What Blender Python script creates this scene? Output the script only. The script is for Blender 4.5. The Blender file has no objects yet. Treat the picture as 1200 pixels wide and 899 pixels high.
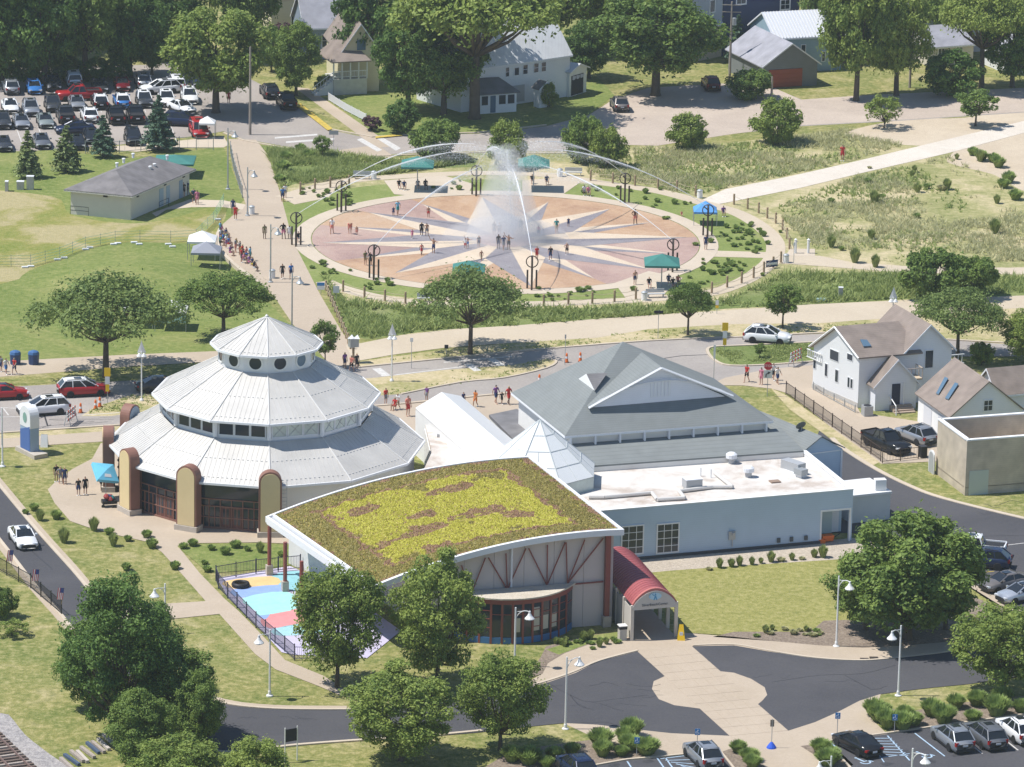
import bpy, bmesh, math, random
from mathutils import Vector, Matrix, Euler
from mathutils.noise import noise as pnoise
random.seed(11)
SC = bpy.context.scene
COL = SC.collection
# ------------------------------------------------------------------ camera, sky, sun
FPX, PITCH, ROLL, DIST = 5533.0, math.radians(15.7), math.radians(1.1), 461.0
_cp, _sp = math.cos(PITCH), math.sin(PITCH)
EYE = Vector((0, -DIST*_cp, DIST*_sp))
_fw = Vector((0, _cp, -_sp)); _r0 = Vector((1, 0, 0)); _u0 = Vector((0, _sp, _cp))
_R = _r0*math.cos(ROLL)+_u0*math.sin(ROLL); _U = _u0*math.cos(ROLL)-_r0*math.sin(ROLL)
cd = bpy.data.cameras.new('camera'); cam = bpy.data.objects.new('camera', cd); COL.objects.link(cam)
cam.matrix_world = Matrix(((_R.x, _U.x, -_fw.x, EYE.x), (_R.y, _U.y, -_fw.y, EYE.y), (_R.z, _U.z, -_fw.z, EYE.z), (0, 0, 0, 1)))
cd.sensor_width = 36; cd.lens = 36*FPX/1200; cd.clip_start = 1; cd.clip_end = 6000
SC.camera = cam
SUN_EL, SUN_AZ = math.radians(61), math.radians(3)      # azimuth: from -X towards the viewer
sv = Vector((-math.cos(SUN_EL)*math.cos(SUN_AZ), -math.cos(SUN_EL)*math.sin(SUN_AZ), math.sin(SUN_EL)))
W = bpy.data.worlds.new('World'); SC.world = W; W.use_nodes = True
_nt = W.node_tree; _bg = _nt.nodes['Background']
_sky = _nt.nodes.new('ShaderNodeTexSky'); _sky.sky_type = 'NISHITA'; _sky.sun_disc = False
_sky.sun_elevation = SUN_EL; _sky.sun_rotation = math.atan2(sv.x, sv.y); _sky.air_density = 1.0; _sky.dust_density = 0.2; _sky.ozone_density = 4.0
_nt.links.new(_sky.outputs[0], _bg.inputs[0]); _bg.inputs[1].default_value = 0.115
sd = bpy.data.lights.new('sun', 'SUN'); sun = bpy.data.objects.new('sun', sd); COL.objects.link(sun)
sd.energy = 5.0; sd.angle = math.radians(0.5); sd.color = (1.0, 0.965, 0.91)
sun.rotation_euler = sv.to_track_quat('Z', 'Y').to_euler(); sun.location = (0, 0, 200)
SC.view_settings.view_transform = 'Standard'; SC.view_settings.look = 'None'
SC.view_settings.exposure = 0.19; SC.view_settings.gamma = 1.0
SC.cycles.transparent_max_bounces = 24; SC.cycles.max_bounces = 6; SC.cycles.diffuse_bounces = 3; SC.cycles.volume_bounces = 2

# ------------------------------------------------------------------ helpers
def G(x, y, z=0.0):
    """photograph pixel -> the point of the level plane at height z that shows there"""
    d = _fw*FPX+_R*(x-600)-_U*(y-449.5)
    return EYE+d*((z-EYE.z)/d.z)
def ray(x, y):
    return (_fw*FPX+_R*(x-600)-_U*(y-449.5)).normalized()
def onplane(x, y, p, n):
    d = ray(x, y); return EYE+d*((p-EYE).dot(n)/d.dot(n))
def PX(p):
    q = Vector(p)-EYE; w = q.dot(_fw); return 600+FPX*q.dot(_R)/w, 449.5-FPX*q.dot(_U)/w
def ZT(bx, by, ty):
    g = G(bx, by); z = 0
    for i in range(40): z += (PX((g.x, g.y, z))[1]-ty)/14
    return z
def hdg(x, y, dx, dy):
    """world heading of a pixel direction at a ground pixel"""
    a, b = G(x, y), G(x+dx, y+dy); return math.atan2(b.y-a.y, b.x-a.x)

MATS = {}
def _new(name):
    m = bpy.data.materials.new(name); m.use_nodes = True; MATS[name] = m
    return m, m.node_tree, m.node_tree.nodes['Principled BSDF']
def mat(name, col, rough=0.7, metal=0.0, spec=0.3, nz=None, bump=0.0, bscale=20, coord='Object', alpha=None, trans=None):
    """plain procedural surface; nz = (scale, amount) tone variation"""
    if name in MATS: return MATS[name]
    m, t, b = _new(name)
    b.inputs['Base Color'].default_value = (*col, 1); b.inputs['Roughness'].default_value = rough
    b.inputs['Metallic'].default_value = metal; b.inputs['Specular IOR Level'].default_value = spec
    if nz or bump:
        tc = t.nodes.new('ShaderNodeTexCoord')
    if nz:
        n = t.nodes.new('ShaderNodeTexNoise'); n.inputs['Scale'].default_value = nz[0]; n.inputs['Detail'].default_value = 6; n.inputs['Roughness'].default_value = .65
        t.links.new(tc.outputs[coord], n.inputs['Vector'])
        r = t.nodes.new('ShaderNodeValToRGB'); r.color_ramp.elements[0].position = .3; r.color_ramp.elements[1].position = .7
        r.color_ramp.elements[0].color = (*[c*(1-nz[1]) for c in col], 1); r.color_ramp.elements[1].color = (*[min(1, c*(1+nz[1])) for c in col], 1)
        t.links.new(n.outputs['Fac'], r.inputs['Fac']); t.links.new(r.outputs['Color'], b.inputs['Base Color'])
    if bump:
        n2 = t.nodes.new('ShaderNodeTexNoise'); n2.inputs['Scale'].default_value = bscale; n2.inputs['Detail'].default_value = 4
        t.links.new(tc.outputs[coord], n2.inputs['Vector'])
        bp = t.nodes.new('ShaderNodeBump'); bp.inputs['Strength'].default_value = bump; bp.inputs['Distance'].default_value = .1
        t.links.new(n2.outputs['Fac'], bp.inputs['Height']); t.links.new(bp.outputs['Normal'], b.inputs['Normal'])
    return m
def ramp(t, src, stops):
    r = t.nodes.new('ShaderNodeValToRGB'); e = r.color_ramp.elements
    while len(e) < len(stops): e.new(.5)
    for q, (p, c) in zip(e, stops): q.position = p; q.color = (*c, 1)
    t.links.new(src, r.inputs['Fac']); return r.outputs['Color']
def ground_mat(name, big, small, sbig=.05, ssmall=1.2, mix=.5, rough=.95, bump=.4, bs=6, stretch=None):
    """two noise scales: big patches (ramp stops) multiplied/mixed with a fine grain (ramp stops)"""
    if name in MATS: return MATS[name]
    m, t, b = _new(name); b.inputs['Roughness'].default_value = rough; b.inputs['Specular IOR Level'].default_value = .1
    tc = t.nodes.new('ShaderNodeTexCoord'); src = tc.outputs['Object']
    if stretch:
        mp = t.nodes.new('ShaderNodeMapping'); mp.inputs['Scale'].default_value = stretch; t.links.new(src, mp.inputs['Vector']); src = mp.outputs['Vector']
    n1 = t.nodes.new('ShaderNodeTexNoise'); n1.inputs['Scale'].default_value = sbig; n1.inputs['Detail'].default_value = 8; n1.inputs['Roughness'].default_value = .62; n1.inputs['Distortion'].default_value = .6
    n2 = t.nodes.new('ShaderNodeTexNoise'); n2.inputs['Scale'].default_value = ssmall; n2.inputs['Detail'].default_value = 8; n2.inputs['Roughness'].default_value = .75
    t.links.new(src, n1.inputs['Vector']); t.links.new(src, n2.inputs['Vector'])
    c1 = ramp(t, n1.outputs['Fac'], [(.5+(p-.5)*.75, c) for p, c in big]); c2 = ramp(t, n2.outputs['Fac'], [(.5+(p-.5)*.6, c) for p, c in small])
    mx = t.nodes.new('ShaderNodeMix'); mx.data_type = 'RGBA'; mx.inputs['Factor'].default_value = mix
    t.links.new(c1, mx.inputs['A']); t.links.new(c2, mx.inputs['B']); t.links.new(mx.outputs['Result'], b.inputs['Base Color'])
    if bump:
        n3 = t.nodes.new('ShaderNodeTexNoise'); n3.inputs['Scale'].default_value = bs; n3.inputs['Detail'].default_value = 5
        t.links.new(src, n3.inputs['Vector'])
        bp = t.nodes.new('ShaderNodeBump'); bp.inputs['Strength'].default_value = bump; bp.inputs['Distance'].default_value = .25
        t.links.new(n3.outputs['Fac'], bp.inputs['Height']); t.links.new(bp.outputs['Normal'], b.inputs['Normal'])
    return m
def line_mat(name, col, dark, axis, spacing, width=.12, rough=.7, metal=0, spec=.3, nz=.12, bump=.3):
    """surface with fine parallel relief (lap siding, courses): object-space wave along an axis"""
    if name in MATS: return MATS[name]
    m, t, b = _new(name); b.inputs['Roughness'].default_value = rough; b.inputs['Metallic'].default_value = metal; b.inputs['Specular IOR Level'].default_value = spec
    tc = t.nodes.new('ShaderNodeTexCoord')
    sep = t.nodes.new('ShaderNodeSeparateXYZ'); t.links.new(tc.outputs['Object'], sep.inputs[0])
    a = t.nodes.new('ShaderNodeMath'); a.operation = 'DIVIDE'; a.inputs[1].default_value = spacing; t.links.new(sep.outputs['XYZ'.index(axis)], a.inputs[0])
    fr = t.nodes.new('ShaderNodeMath'); fr.operation = 'FRACT'; t.links.new(a.outputs[0], fr.inputs[0])
    c = ramp(t, fr.outputs[0], [(0, dark), (width, col), (1, col)])
    n = t.nodes.new('ShaderNodeTexNoise'); n.inputs['Scale'].default_value = .8; n.inputs['Detail'].default_value = 6; t.links.new(tc.outputs['Object'], n.inputs['Vector'])
    g = ramp(t, n.outputs['Fac'], [(.3, (1-nz,)*3), (.7, (1, 1, 1))])
    mx = t.nodes.new('ShaderNodeMix'); mx.data_type = 'RGBA'; mx.blend_type = 'MULTIPLY'; mx.inputs['Factor'].default_value = 1
    t.links.new(c, mx.inputs['A']); t.links.new(g, mx.inputs['B']); t.links.new(mx.outputs['Result'], b.inputs['Base Color'])
    bp = t.nodes.new('ShaderNodeBump'); bp.inputs['Strength'].default_value = bump; bp.inputs['Distance'].default_value = .03
    t.links.new(fr.outputs[0], bp.inputs['Height']); t.links.new(bp.outputs['Normal'], b.inputs['Normal'])
    return m
def leaf_mat(name, dark, lite, trans=.32):
    if name in MATS: return MATS[name]
    m, t, b = _new(name); b.inputs['Roughness'].default_value = .55; b.inputs['Specular IOR Level'].default_value = .25
    tc = t.nodes.new('ShaderNodeTexCoord'); oi = t.nodes.new('ShaderNodeObjectInfo'); ge = t.nodes.new('ShaderNodeNewGeometry')
    n = t.nodes.new('ShaderNodeTexNoise'); n.inputs['Scale'].default_value = .9; n.inputs['Detail'].default_value = 5
    t.links.new(tc.outputs['Object'], n.inputs['Vector'])
    ad = t.nodes.new('ShaderNodeMath'); ad.operation = 'MULTIPLY_ADD'; ad.inputs[1].default_value = .35; t.links.new(ge.outputs['Random Per Island'], ad.inputs[0]); t.links.new(n.outputs['Fac'], ad.inputs[2])
    a2 = t.nodes.new('ShaderNodeMath'); a2.operation = 'MULTIPLY_ADD'; a2.inputs[1].default_value = .18; t.links.new(oi.outputs['Random'], a2.inputs[0]); t.links.new(ad.outputs[0], a2.inputs[2])
    c = ramp(t, a2.outputs[0], [(.45, dark), (1.0, lite)])
    t.links.new(c, b.inputs['Base Color'])
    tr = t.nodes.new('ShaderNodeBsdfTranslucent'); t.links.new(c, tr.inputs['Color'])
    mx = t.nodes.new('ShaderNodeMixShader'); mx.inputs[0].default_value = trans
    t.links.new(b.outputs[0], mx.inputs[1]); t.links.new(tr.outputs[0], mx.inputs[2])
    t.links.new(mx.outputs[0], t.nodes['Material Output'].inputs['Surface'])
    return m

ROOTM = {}
def rootm(o):
    while o.parent is not None: o = o.parent
    if o.name not in ROOTM: ROOTM[o.name] = Matrix.Translation(o.location) @ o.rotation_euler.to_matrix().to_4x4()
    return ROOTM[o.name]
class MB:
    def __init__(s): s.v = []; s.f = []; s.m = []; s.cur = 0
    def add(s, vs, fs):
        o = len(s.v); s.v += [Vector(q) for q in vs]
        for f in fs: s.f.append([o+i for i in f]); s.m.append(s.cur)
        return s
    def poly(s, pts): return s.add(pts, [list(range(len(pts)))])
    def quad(s, *p): return s.poly(p)
    def obox(s, o, x, y, z):
        o, x, y, z = Vector(o), Vector(x), Vector(y), Vector(z)
        vs = [o, o+x, o+x+y, o+y, o+z, o+x+z, o+x+y+z, o+y+z]
        fs = [[0, 3, 2, 1], [4, 5, 6, 7], [0, 1, 5, 4], [1, 2, 6, 5], [2, 3, 7, 6], [3, 0, 4, 7]]
        if x.cross(y).dot(z) < 0: fs = [f[::-1] for f in fs]
        return s.add(vs, fs)
    def box(s, c, size, rz=0):
        c = Vector(c); ca, sa = math.cos(rz), math.sin(rz); sx, sy, sz = size
        x = Vector((ca, sa, 0))*sx; y = Vector((-sa, ca, 0))*sy; z = Vector((0, 0, sz))
        return s.obox(c-x/2-y/2-z/2, x, y, z)
    def prism(s, poly, z0, z1):
        n = len(poly); a = sum(poly[i][0]*poly[(i+1) % n][1]-poly[(i+1) % n][0]*poly[i][1] for i in range(n))
        if a < 0: poly = poly[::-1]
        vs = [(p[0], p[1], z0) for p in poly]+[(p[0], p[1], z1) for p in poly]
        fs = [list(range(n))[::-1], list(range(n, 2*n))]+[[i, (i+1) % n, n+(i+1) % n, n+i] for i in range(n)]
        return s.add(vs, fs)
    def slab(s, pts, th):
        """a polygon of 3-d points given thickness straight down"""
        n = len(pts); pts = [Vector(p) for p in pts]; nn = Vector((0, 0, 0))
        for i in range(n): nn += pts[i].cross(pts[(i+1) % n])
        if nn.z < 0: pts = pts[::-1]
        vs = pts+[p-Vector((0, 0, th)) for p in pts]
        return s.add(vs, [list(range(n)), list(range(n, 2*n))[::-1]]+[[(i+1) % n, i, n+i, n+(i+1) % n] for i in range(n)])
    def tube(s, pts, r, n=8, cap=True):
        pts = [Vector(p) for p in pts]; k = len(pts); rr = r if isinstance(r, (list, tuple)) else [r]*k
        o = len(s.v); prev = None
        for i, p in enumerate(pts):
            t = (pts[min(i+1, k-1)]-pts[max(i-1, 0)]); t = t.normalized() if t.length > 1e-9 else Vector((0, 0, 1))
            if prev is None: a = t.cross(Vector((0, 0, 1)) if abs(t.z) < .9 else Vector((1, 0, 0))).normalized()
            else: a = (prev-t*prev.dot(t)); a = a.normalized() if a.length > 1e-6 else t.orthogonal().normalized()
            prev = a; b = t.cross(a)
            for j in range(n):
                q = 2*math.pi*j/n; s.v.append(p+(a*math.cos(q)+b*math.sin(q))*rr[i])
        for i in range(k-1):
            for j in range(n):
                s.f.append([o+i*n+j, o+i*n+(j+1) % n, o+(i+1)*n+(j+1) % n, o+(i+1)*n+j]); s.m.append(s.cur)
        if cap:
            s.f.append([o+j for j in range(n)][::-1]); s.m.append(s.cur); s.f.append([o+(k-1)*n+j for j in range(n)]); s.m.append(s.cur)
        return s
    def lathe(s, prof, n=12, c=(0, 0, 0), a0=0.0):
        o = len(s.v); c = Vector(c)
        for r, z in prof:
            for j in range(n):
                q = a0+2*math.pi*j/n; s.v.append(c+Vector((r*math.cos(q), r*math.sin(q), z)))
        for i in range(len(prof)-1):
            for j in range(n):
                s.f.append([o+i*n+j, o+i*n+(j+1) % n, o+(i+1)*n+(j+1) % n, o+(i+1)*n+j]); s.m.append(s.cur)
        if prof[0][0] > 1e-4: s.f.append([o+j for j in range(n)][::-1]); s.m.append(s.cur)
        k = len(prof)-1
        if prof[k][0] > 1e-4: s.f.append([o+k*n+j for j in range(n)]); s.m.append(s.cur)
        return s
    def xf(s, M, start=0):
        for i in range(start, len(s.v)): s.v[i] = M @ s.v[i]
        return s
    def build(s, name, mats, parent=None, smooth=False, local=False):
        me = bpy.data.meshes.new(name)
        v = s.v
        if parent is not None and not local:
            Mi = rootm(parent).inverted(); v = [Mi @ q for q in v]
        me.from_pydata([tuple(q) for q in v], [], s.f)
        ms = mats if isinstance(mats, (list, tuple)) else [mats]
        for m in ms: me.materials.append(m)
        if len(ms) > 1: me.polygons.foreach_set('material_index', s.m)
        if smooth: me.polygons.foreach_set('use_smooth', [True]*len(me.polygons))
        me.validate(); me.update()
        o = bpy.data.objects.new(name, me); COL.objects.link(o)
        if parent is not None: o.parent = parent
        return o
def tag(o, label=None, cat=None, group=None, kind=None):
    if label: o['label'] = label
    if cat: o['category'] = cat
    if group: o['group'] = group
    if kind: o['kind'] = kind
    return o
def thing(name, label, cat, loc=(0, 0, 0), rz=0.0, group=None):
    o = bpy.data.objects.new(name, None); COL.objects.link(o); o.location = loc; o.rotation_euler = (0, 0, rz); o.empty_display_size = .3
    ROOTM[o.name] = Matrix.Translation(Vector(loc)) @ Matrix.Rotation(rz, 4, 'Z')
    return tag(o, label, cat, group)
KIDS = {}
def copy_tree(o, loc, rz=0.0, sc=1.0, label=None, group=None, mats=None, parent=None):
    """copy of a thing with its parts and sub-parts (meshes shared); mats: {part name: material} set on the object's slot"""
    c = o.copy(); COL.objects.link(c)
    if parent is None:
        c.location = loc; c.rotation_euler = (0, 0, rz); c.scale = sc if isinstance(sc, (tuple, list)) else (sc, sc, sc)
        if label: c['label'] = label
        if group: c['group'] = group
    else: c.parent = parent
    if mats:
        st = o.name.split('.')[0]
        if st in mats and c.type == 'MESH':
            c.material_slots[0].link = 'OBJECT'; c.material_slots[0].material = mats[st]
    if o.name not in KIDS: KIDS[o.name] = list(o.children)
    for ch in KIDS[o.name]: copy_tree(ch, None, parent=c, mats=mats)
    return c
def spline(pts, n=6, closed=False):
    out = []; k = len(pts); P = [Vector((p[0], p[1])) for p in pts]
    for i in range(k if closed else k-1):
        p0, p1, p2, p3 = (P[(i-1) % k], P[i], P[(i+1) % k], P[(i+2) % k]) if closed else (P[max(i-1, 0)], P[i], P[i+1], P[min(i+2, k-1)])
        for j in range(n):
            t = j/n; out.append(tuple(.5*((2*p1)+(p2-p0)*t+(2*p0-5*p1+4*p2-p3)*t*t+(3*p1-p0-3*p2+p3)*t**3)))
    if not closed: out.append(tuple(P[-1]))
    return out
def flat(name, px, z, m, kind='structure', parent=None, smooth=0):
    """a level sheet whose outline is given in photograph pixels"""
    if smooth: px = spline(px, smooth, True)
    pts = [G(x, y, 0) for x, y in px]
    bm = bmesh.new(); vs = [bm.verts.new((p.x, p.y, z)) for p in pts]; f = bm.faces.new(vs)
    if f.normal.z < 0: f.normal_flip()
    bm.normal_update()
    if f.normal.z < 0: f.normal_flip()
    bmesh.ops.triangulate(bm, faces=bm.faces[:])
    me = bpy.data.meshes.new(name); bm.to_mesh(me); bm.free(); me.materials.append(m)
    o = bpy.data.objects.new(name, me); COL.objects.link(o)
    if parent is not None: o.parent = parent
    elif kind: o['kind'] = kind
    return o
def strip(name, pts, w, z0, z1, m, parent=None, kind='structure', side=0):
    """a low bar of width w following world points; side -1/0/1 shifts it"""
    pts = [Vector((p[0], p[1], 0)) for p in pts]; k = len(pts); L = []; R_ = []
    for i in range(k):
        t = (pts[min(i+1, k-1)]-pts[max(i-1, 0)]).normalized(); n = Vector((-t.y, t.x, 0))
        c = pts[i]+n*(side*w/2); L.append(c+n*w/2); R_.append(c-n*w/2)
    b = MB(); o = []
    for i in range(k):
        for q, z in ((R_[i], z0), (R_[i], z1), (L[i], z1), (L[i], z0)): o.append((q.x, q.y, z))
    fs = []
    for i in range(k-1):
        a, c = 4*i, 4*i+4
        for j in range(3): fs.append([a+j, c+j, c+j+1, a+j+1])
    fs += [[0, 1, 2, 3], [4*k-1, 4*k-2, 4*k-3, 4*k-4]]
    b.add(o, fs); ob = b.build(name, m, parent)
    if parent is None and kind: ob['kind'] = kind
    return ob
def gpts(px, smooth=0):
    if smooth: px = spline(px, smooth)
    return [G(x, y) for x, y in px]
# ------------------------------------------------------------------ ground materials
GR_DRY = ground_mat('dry_lawn', [(.3, (.12, .16, .04)), (.45, (.205, .215, .07)), (.56, (.285, .26, .095)), (.7, (.43, .36, .20))], [(.3, (.075, .115, .025)), (.5, (.22, .225, .075)), (.7, (.45, .39, .20))], .2, 1.5, .55)
GR_GREEN = ground_mat('green_lawn', [(.3, (.125, .18, .045)), (.52, (.195, .23, .07)), (.72, (.31, .29, .12))], [(.3, (.09, .14, .03)), (.55, (.205, .235, .07)), (.75, (.35, .33, .14))], .1, 1.5, .5)
GR_PATCH = ground_mat('patchy_lawn', [(.36, (.17, .21, .045)), (.48, (.28, .26, .085)), (.6, (.47, .38, .24))], [(.3, (.14, .17, .035)), (.6, (.28, .27, .09)), (.8, (.42, .36, .2))], .11, 1.6, .42)
GR_DUNE = ground_mat('dune_sand', [(.38, (0.208, 0.229, 0.079)), (.5, (0.362, 0.338, 0.158)), (.6, (0.615, 0.502, 0.336))], [(.3, (0.187, 0.208, 0.074)), (.55, (0.395, 0.361, 0.179)), (.75, (0.604, 0.502, 0.326))], .09, 1.3, .5, bump=.6)
GR_MEADOW = ground_mat('meadow', [(.35, (0.114, 0.167, 0.045)), (.55, (0.194, 0.235, 0.080)), (.7, (0.317, 0.314, 0.160))], [(.3, (0.097, 0.137, 0.035)), (.6, (0.211, 0.245, 0.085)), (.8, (0.334, 0.333, 0.170))], .12, 2.4, .5, bump=.6)
GR_BED = ground_mat('planted_bed_soil', [(.35, (0.167, 0.216, 0.060)), (.6, (0.238, 0.274, 0.090)), (.75, (0.317, 0.304, 0.160))], [(.3, (0.132, 0.176, 0.050)), (.6, (0.238, 0.274, 0.090)), (.8, (0.317, 0.323, 0.160))], .2, 2.2, .45)
SAND = ground_mat('sand', [(.35, (0.477, 0.391, 0.289)), (.65, (0.565, 0.474, 0.358))], [(.3, (0.442, 0.363, 0.269)), (.7, (0.565, 0.484, 0.368))], .15, 1.5, .4)
VERGE = ground_mat('sandy_verge', [(.4, (.26, .26, .09)), (.5, (.47, .39, .22)), (.62, (.56, .46, .3))], [(.3, (.25, .24, .09)), (.6, (.5, .42, .26)), (.8, (.58, .48, .32))], .16, 1.8, .45)
MULCH = ground_mat('mulch', [(.3, (.17, .13, .10)), (.7, (.30, .24, .19))], [(.3, (.13, .10, .08)), (.7, (.34, .28, .22))], .5, 4, .6)
GRAVEL = ground_mat('gravel', [(.3, (.40, .34, .27)), (.7, (.50, .43, .34))], [(.3, (.30, .26, .21)), (.7, (.58, .50, .41))], .5, 3.5, .55)
BALLAST = ground_mat('ballast', [(.3, (.26, .25, .25)), (.7, (.40, .37, .35))], [(.3, (.18, .17, .18)), (.7, (.5, .47, .45))], .5, 2.5, .6)
AS_NEW = ground_mat('dark_asphalt', [(.3, (.066, .066, .074)), (.7, (.094, .092, .098))], [(.3, (.062, .062, .07)), (.7, (.10, .098, .104))], .10, 5, .35, rough=.9, bump=.1)
AS_OLD = ground_mat('worn_asphalt', [(.3, (0.273, 0.246, 0.228)), (.7, (0.390, 0.353, 0.318))], [(.3, (0.260, 0.233, 0.216)), (.7, (0.403, 0.365, 0.324))], .12, 3.5, .4, rough=.9, bump=.1)
AS_LOT = ground_mat('lot_asphalt', [(.3, (0.270, 0.240, 0.220)), (.7, (0.392, 0.345, 0.305))], [(.3, (0.257, 0.227, 0.207)), (.7, (0.405, 0.364, 0.317))], .12, 3.5, .4, rough=.9, bump=.1)
AS_TAN = ground_mat('tan_asphalt', [(.3, (0.389, 0.324, 0.271)), (.7, (0.515, 0.435, 0.358))], [(.3, (0.366, 0.302, 0.249)), (.7, (0.537, 0.447, 0.368))], .09, 2.5, .4, bump=.1)
CONC = ground_mat('tan_concrete', [(.3, (0.399, 0.327, 0.247)), (.7, (0.476, 0.396, 0.309))], [(.3, (0.391, 0.318, 0.240)), (.7, (0.484, 0.404, 0.316))], .13, 3, .35, rough=.85, bump=.08)
CONC2 = ground_mat('pale_concrete', [(.3, (0.478, 0.405, 0.315)), (.7, (0.556, 0.475, 0.376))], [(.3, (0.461, 0.387, 0.298)), (.7, (0.565, 0.484, 0.385))], .2, 3, .35, rough=.85, bump=.08)
PROM = ground_mat('promenade_paving', [(.3, (0.400, 0.326, 0.250)), (.7, (0.478, 0.396, 0.307))], [(.3, (0.391, 0.321, 0.245)), (.7, (0.487, 0.405, 0.315))], .10, 2.5, .4, rough=.85, bump=.08)
PATHM = ground_mat('sandy_path', [(.3, (0.462, 0.387, 0.289)), (.7, (0.547, 0.468, 0.356))], [(.3, (0.445, 0.369, 0.279)), (.7, (0.547, 0.468, 0.366))], .10, 2.5, .4, bump=.15)
WHITEP = mat('road_paint', (.54, .52, .49), .8, nz=(2.5, .22)); YELP = mat('yellow_paint', (.50, .37, .07), .8, nz=(2, .25)); BLUEP = mat('blue_paint', (.36, .48, .60), .8, nz=(2.5, .22))

# ------------------------------------------------------------------ ground, level by level
g = MB(); g.quad((-900, -430, 0), (900, -430, 0), (900, 1500, 0), (-900, 1500, 0)); tag(g.build('ground', GR_DRY), kind='structure')
L = [.004*i for i in range(40)]
flat('park_lawn', [(-60, 168), (60, 176), (150, 186), (262, 172), (285, 235), (262, 265), (258, 290), (300, 340), (345, 385), (385, 425), (300, 420), (150, 428), (0, 432), (-60, 432)], L[1], GR_GREEN)
flat('worn_lawn', [(-60, 232), (60, 230), (84, 252), (152, 262), (205, 255), (262, 240), (256, 272), (225, 285), (150, 284), (90, 296), (40, 322), (-60, 335)], L[2], GR_PATCH, smooth=4)
flat('dune_grassland', [(660, 185), (745, 172), (850, 168), (1000, 150), (1130, 146), (1260, 128), (1260, 350), (1060, 352), (940, 357), (850, 364), (700, 374), (560, 384), (440, 396), (400, 380), (330, 225), (308, 172), (480, 186), (560, 182)], L[1], GR_DUNE)
flat('beach_sand', [(990, 157), (1060, 140), (1130, 138), (1210, 126), (1290, 120), (1290, 215), (1210, 226), (1165, 205), (1110, 190), (1120, 172), (1060, 170)], L[2], SAND, smooth=4)
flat('meadow_strip', [(372, 310), (405, 352), (500, 362), (640, 362), (760, 360), (850, 352), (925, 322), (1060, 318), (1200, 325), (1260, 328), (1260, 347), (1060, 351), (850, 362), (640, 380), (500, 388), (430, 398), (408, 392)], L[2], GR_MEADOW)
flat('meadow_corner', [(306, 170), (350, 176), (470, 188), (560, 187), (556, 196), (480, 198), (418, 206), (344, 216), (330, 222)], L[2], GR_MEADOW)
# upper road, car park and house drives
flat('upper_road', [(-60, 80), (60, 78), (180, 76), (235, 66), (300, 96), (352, 125), (390, 153), (432, 162), (480, 158), (560, 157), (640, 148), (690, 135), (720, 118), (760, 104), (845, 98), (905, 103), (940, 117), (1000, 113), (1200, 104), (1290, 100), (1290, 126), (1200, 132), (1050, 142), (940, 148), (860, 157), (770, 171), (730, 169), (690, 178), (560, 177), (450, 181), (380, 181), (330, 171), (285, 163), (262, 154), (240, 158), (160, 168), (60, 176), (-60, 180)], L[3], AS_LOT)
flat('sandy_shoulder', [(690, 135), (720, 116), (760, 103), (845, 98), (905, 102), (938, 117), (1010, 112), (1200, 103), (1290, 100), (1290, 124), (1200, 131), (1050, 141), (940, 147), (860, 157), (770, 171), (735, 170), (700, 160)], L[4], AS_TAN)
flat('street_verge', [(352, 124), (378, 118), (416, 150), (392, 156)], L[4], GR_DRY)
flat('street_sidewalk', [(344, 102), (362, 104), (462, 172), (440, 173)], L[5], CONC)
flat('house_lawn', [(374, 106), (420, 100), (700, 90), (720, 112), (690, 134), (640, 147), (560, 156), (470, 158), (440, 160)], L[4], GR_GREEN)
flat('crosswalk_landing', [(398, 176), (442, 170), (462, 184), (440, 192), (398, 186)], L[6], CONC)
for q in ([(418, 164), (424, 162), (448, 176), (442, 178)], [(442, 163), (448, 161), (470, 174), (464, 177)], [(322, 161), (372, 157), (372, 159), (322, 163)], [(335, 166), (392, 162), (392, 164), (335, 168)]):
    flat('crosswalk_stripe', q, L[7], WHITEP)
flat('lot_walkway', [(130, 172), (200, 166), (262, 160), (268, 170), (262, 173), (200, 173), (160, 178), (132, 176)], L[5], CONC2)
# promenade and pad surroundings
flat('promenade', [(268, 163), (300, 164), (314, 182), (328, 225), (343, 282), (375, 345), (400, 388), (416, 412), (424, 436), (384, 440), (380, 420), (343, 380), (320, 346), (300, 330), (275, 313), (258, 294), (255, 272), (262, 262), (288, 240), (280, 215), (273, 195)], L[5], PROM)
flat('building_walk', [(178, 250), (222, 234), (262, 235), (288, 240), (284, 246), (262, 243), (225, 243), (195, 246), (183, 254)], L[6], CONC2)
flat('promenade_sidewalk', [(405, 405), (425, 402), (470, 393), (530, 386), (600, 382), (700, 374), (850, 364), (950, 357), (1060, 352), (1290, 343), (1290, 358), (1180, 362), (1060, 372), (960, 379), (860, 380), (760, 386), (700, 396), (600, 402), (520, 408), (460, 416), (415, 424)], L[6], PATHM)
ring_px = [(330, 232), (395, 214), (470, 207), (560, 203), (640, 205), (700, 214), (770, 224), (820, 237), (862, 249), (892, 266), (908, 284), (906, 303), (890, 318), (866, 332), (830, 344), (770, 350), (700, 354), (600, 357), (520, 357), (450, 350), (400, 338), (380, 330)]
PADC = Vector((-1.0, 57.8, 0))
bed = MB(); bed.poly([PADC+Vector((29.8*math.cos(a*math.pi/36), (27.0 if math.sin(a*math.pi/36) < 0 else 29)*math.sin(a*math.pi/36), L[3])) for a in range(72)]); tag(bed.build('pad_garden', GR_BED), kind='structure')
strip('ring_path', gpts(ring_px, 5), 2.1, 0, .03, PATHM)
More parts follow.
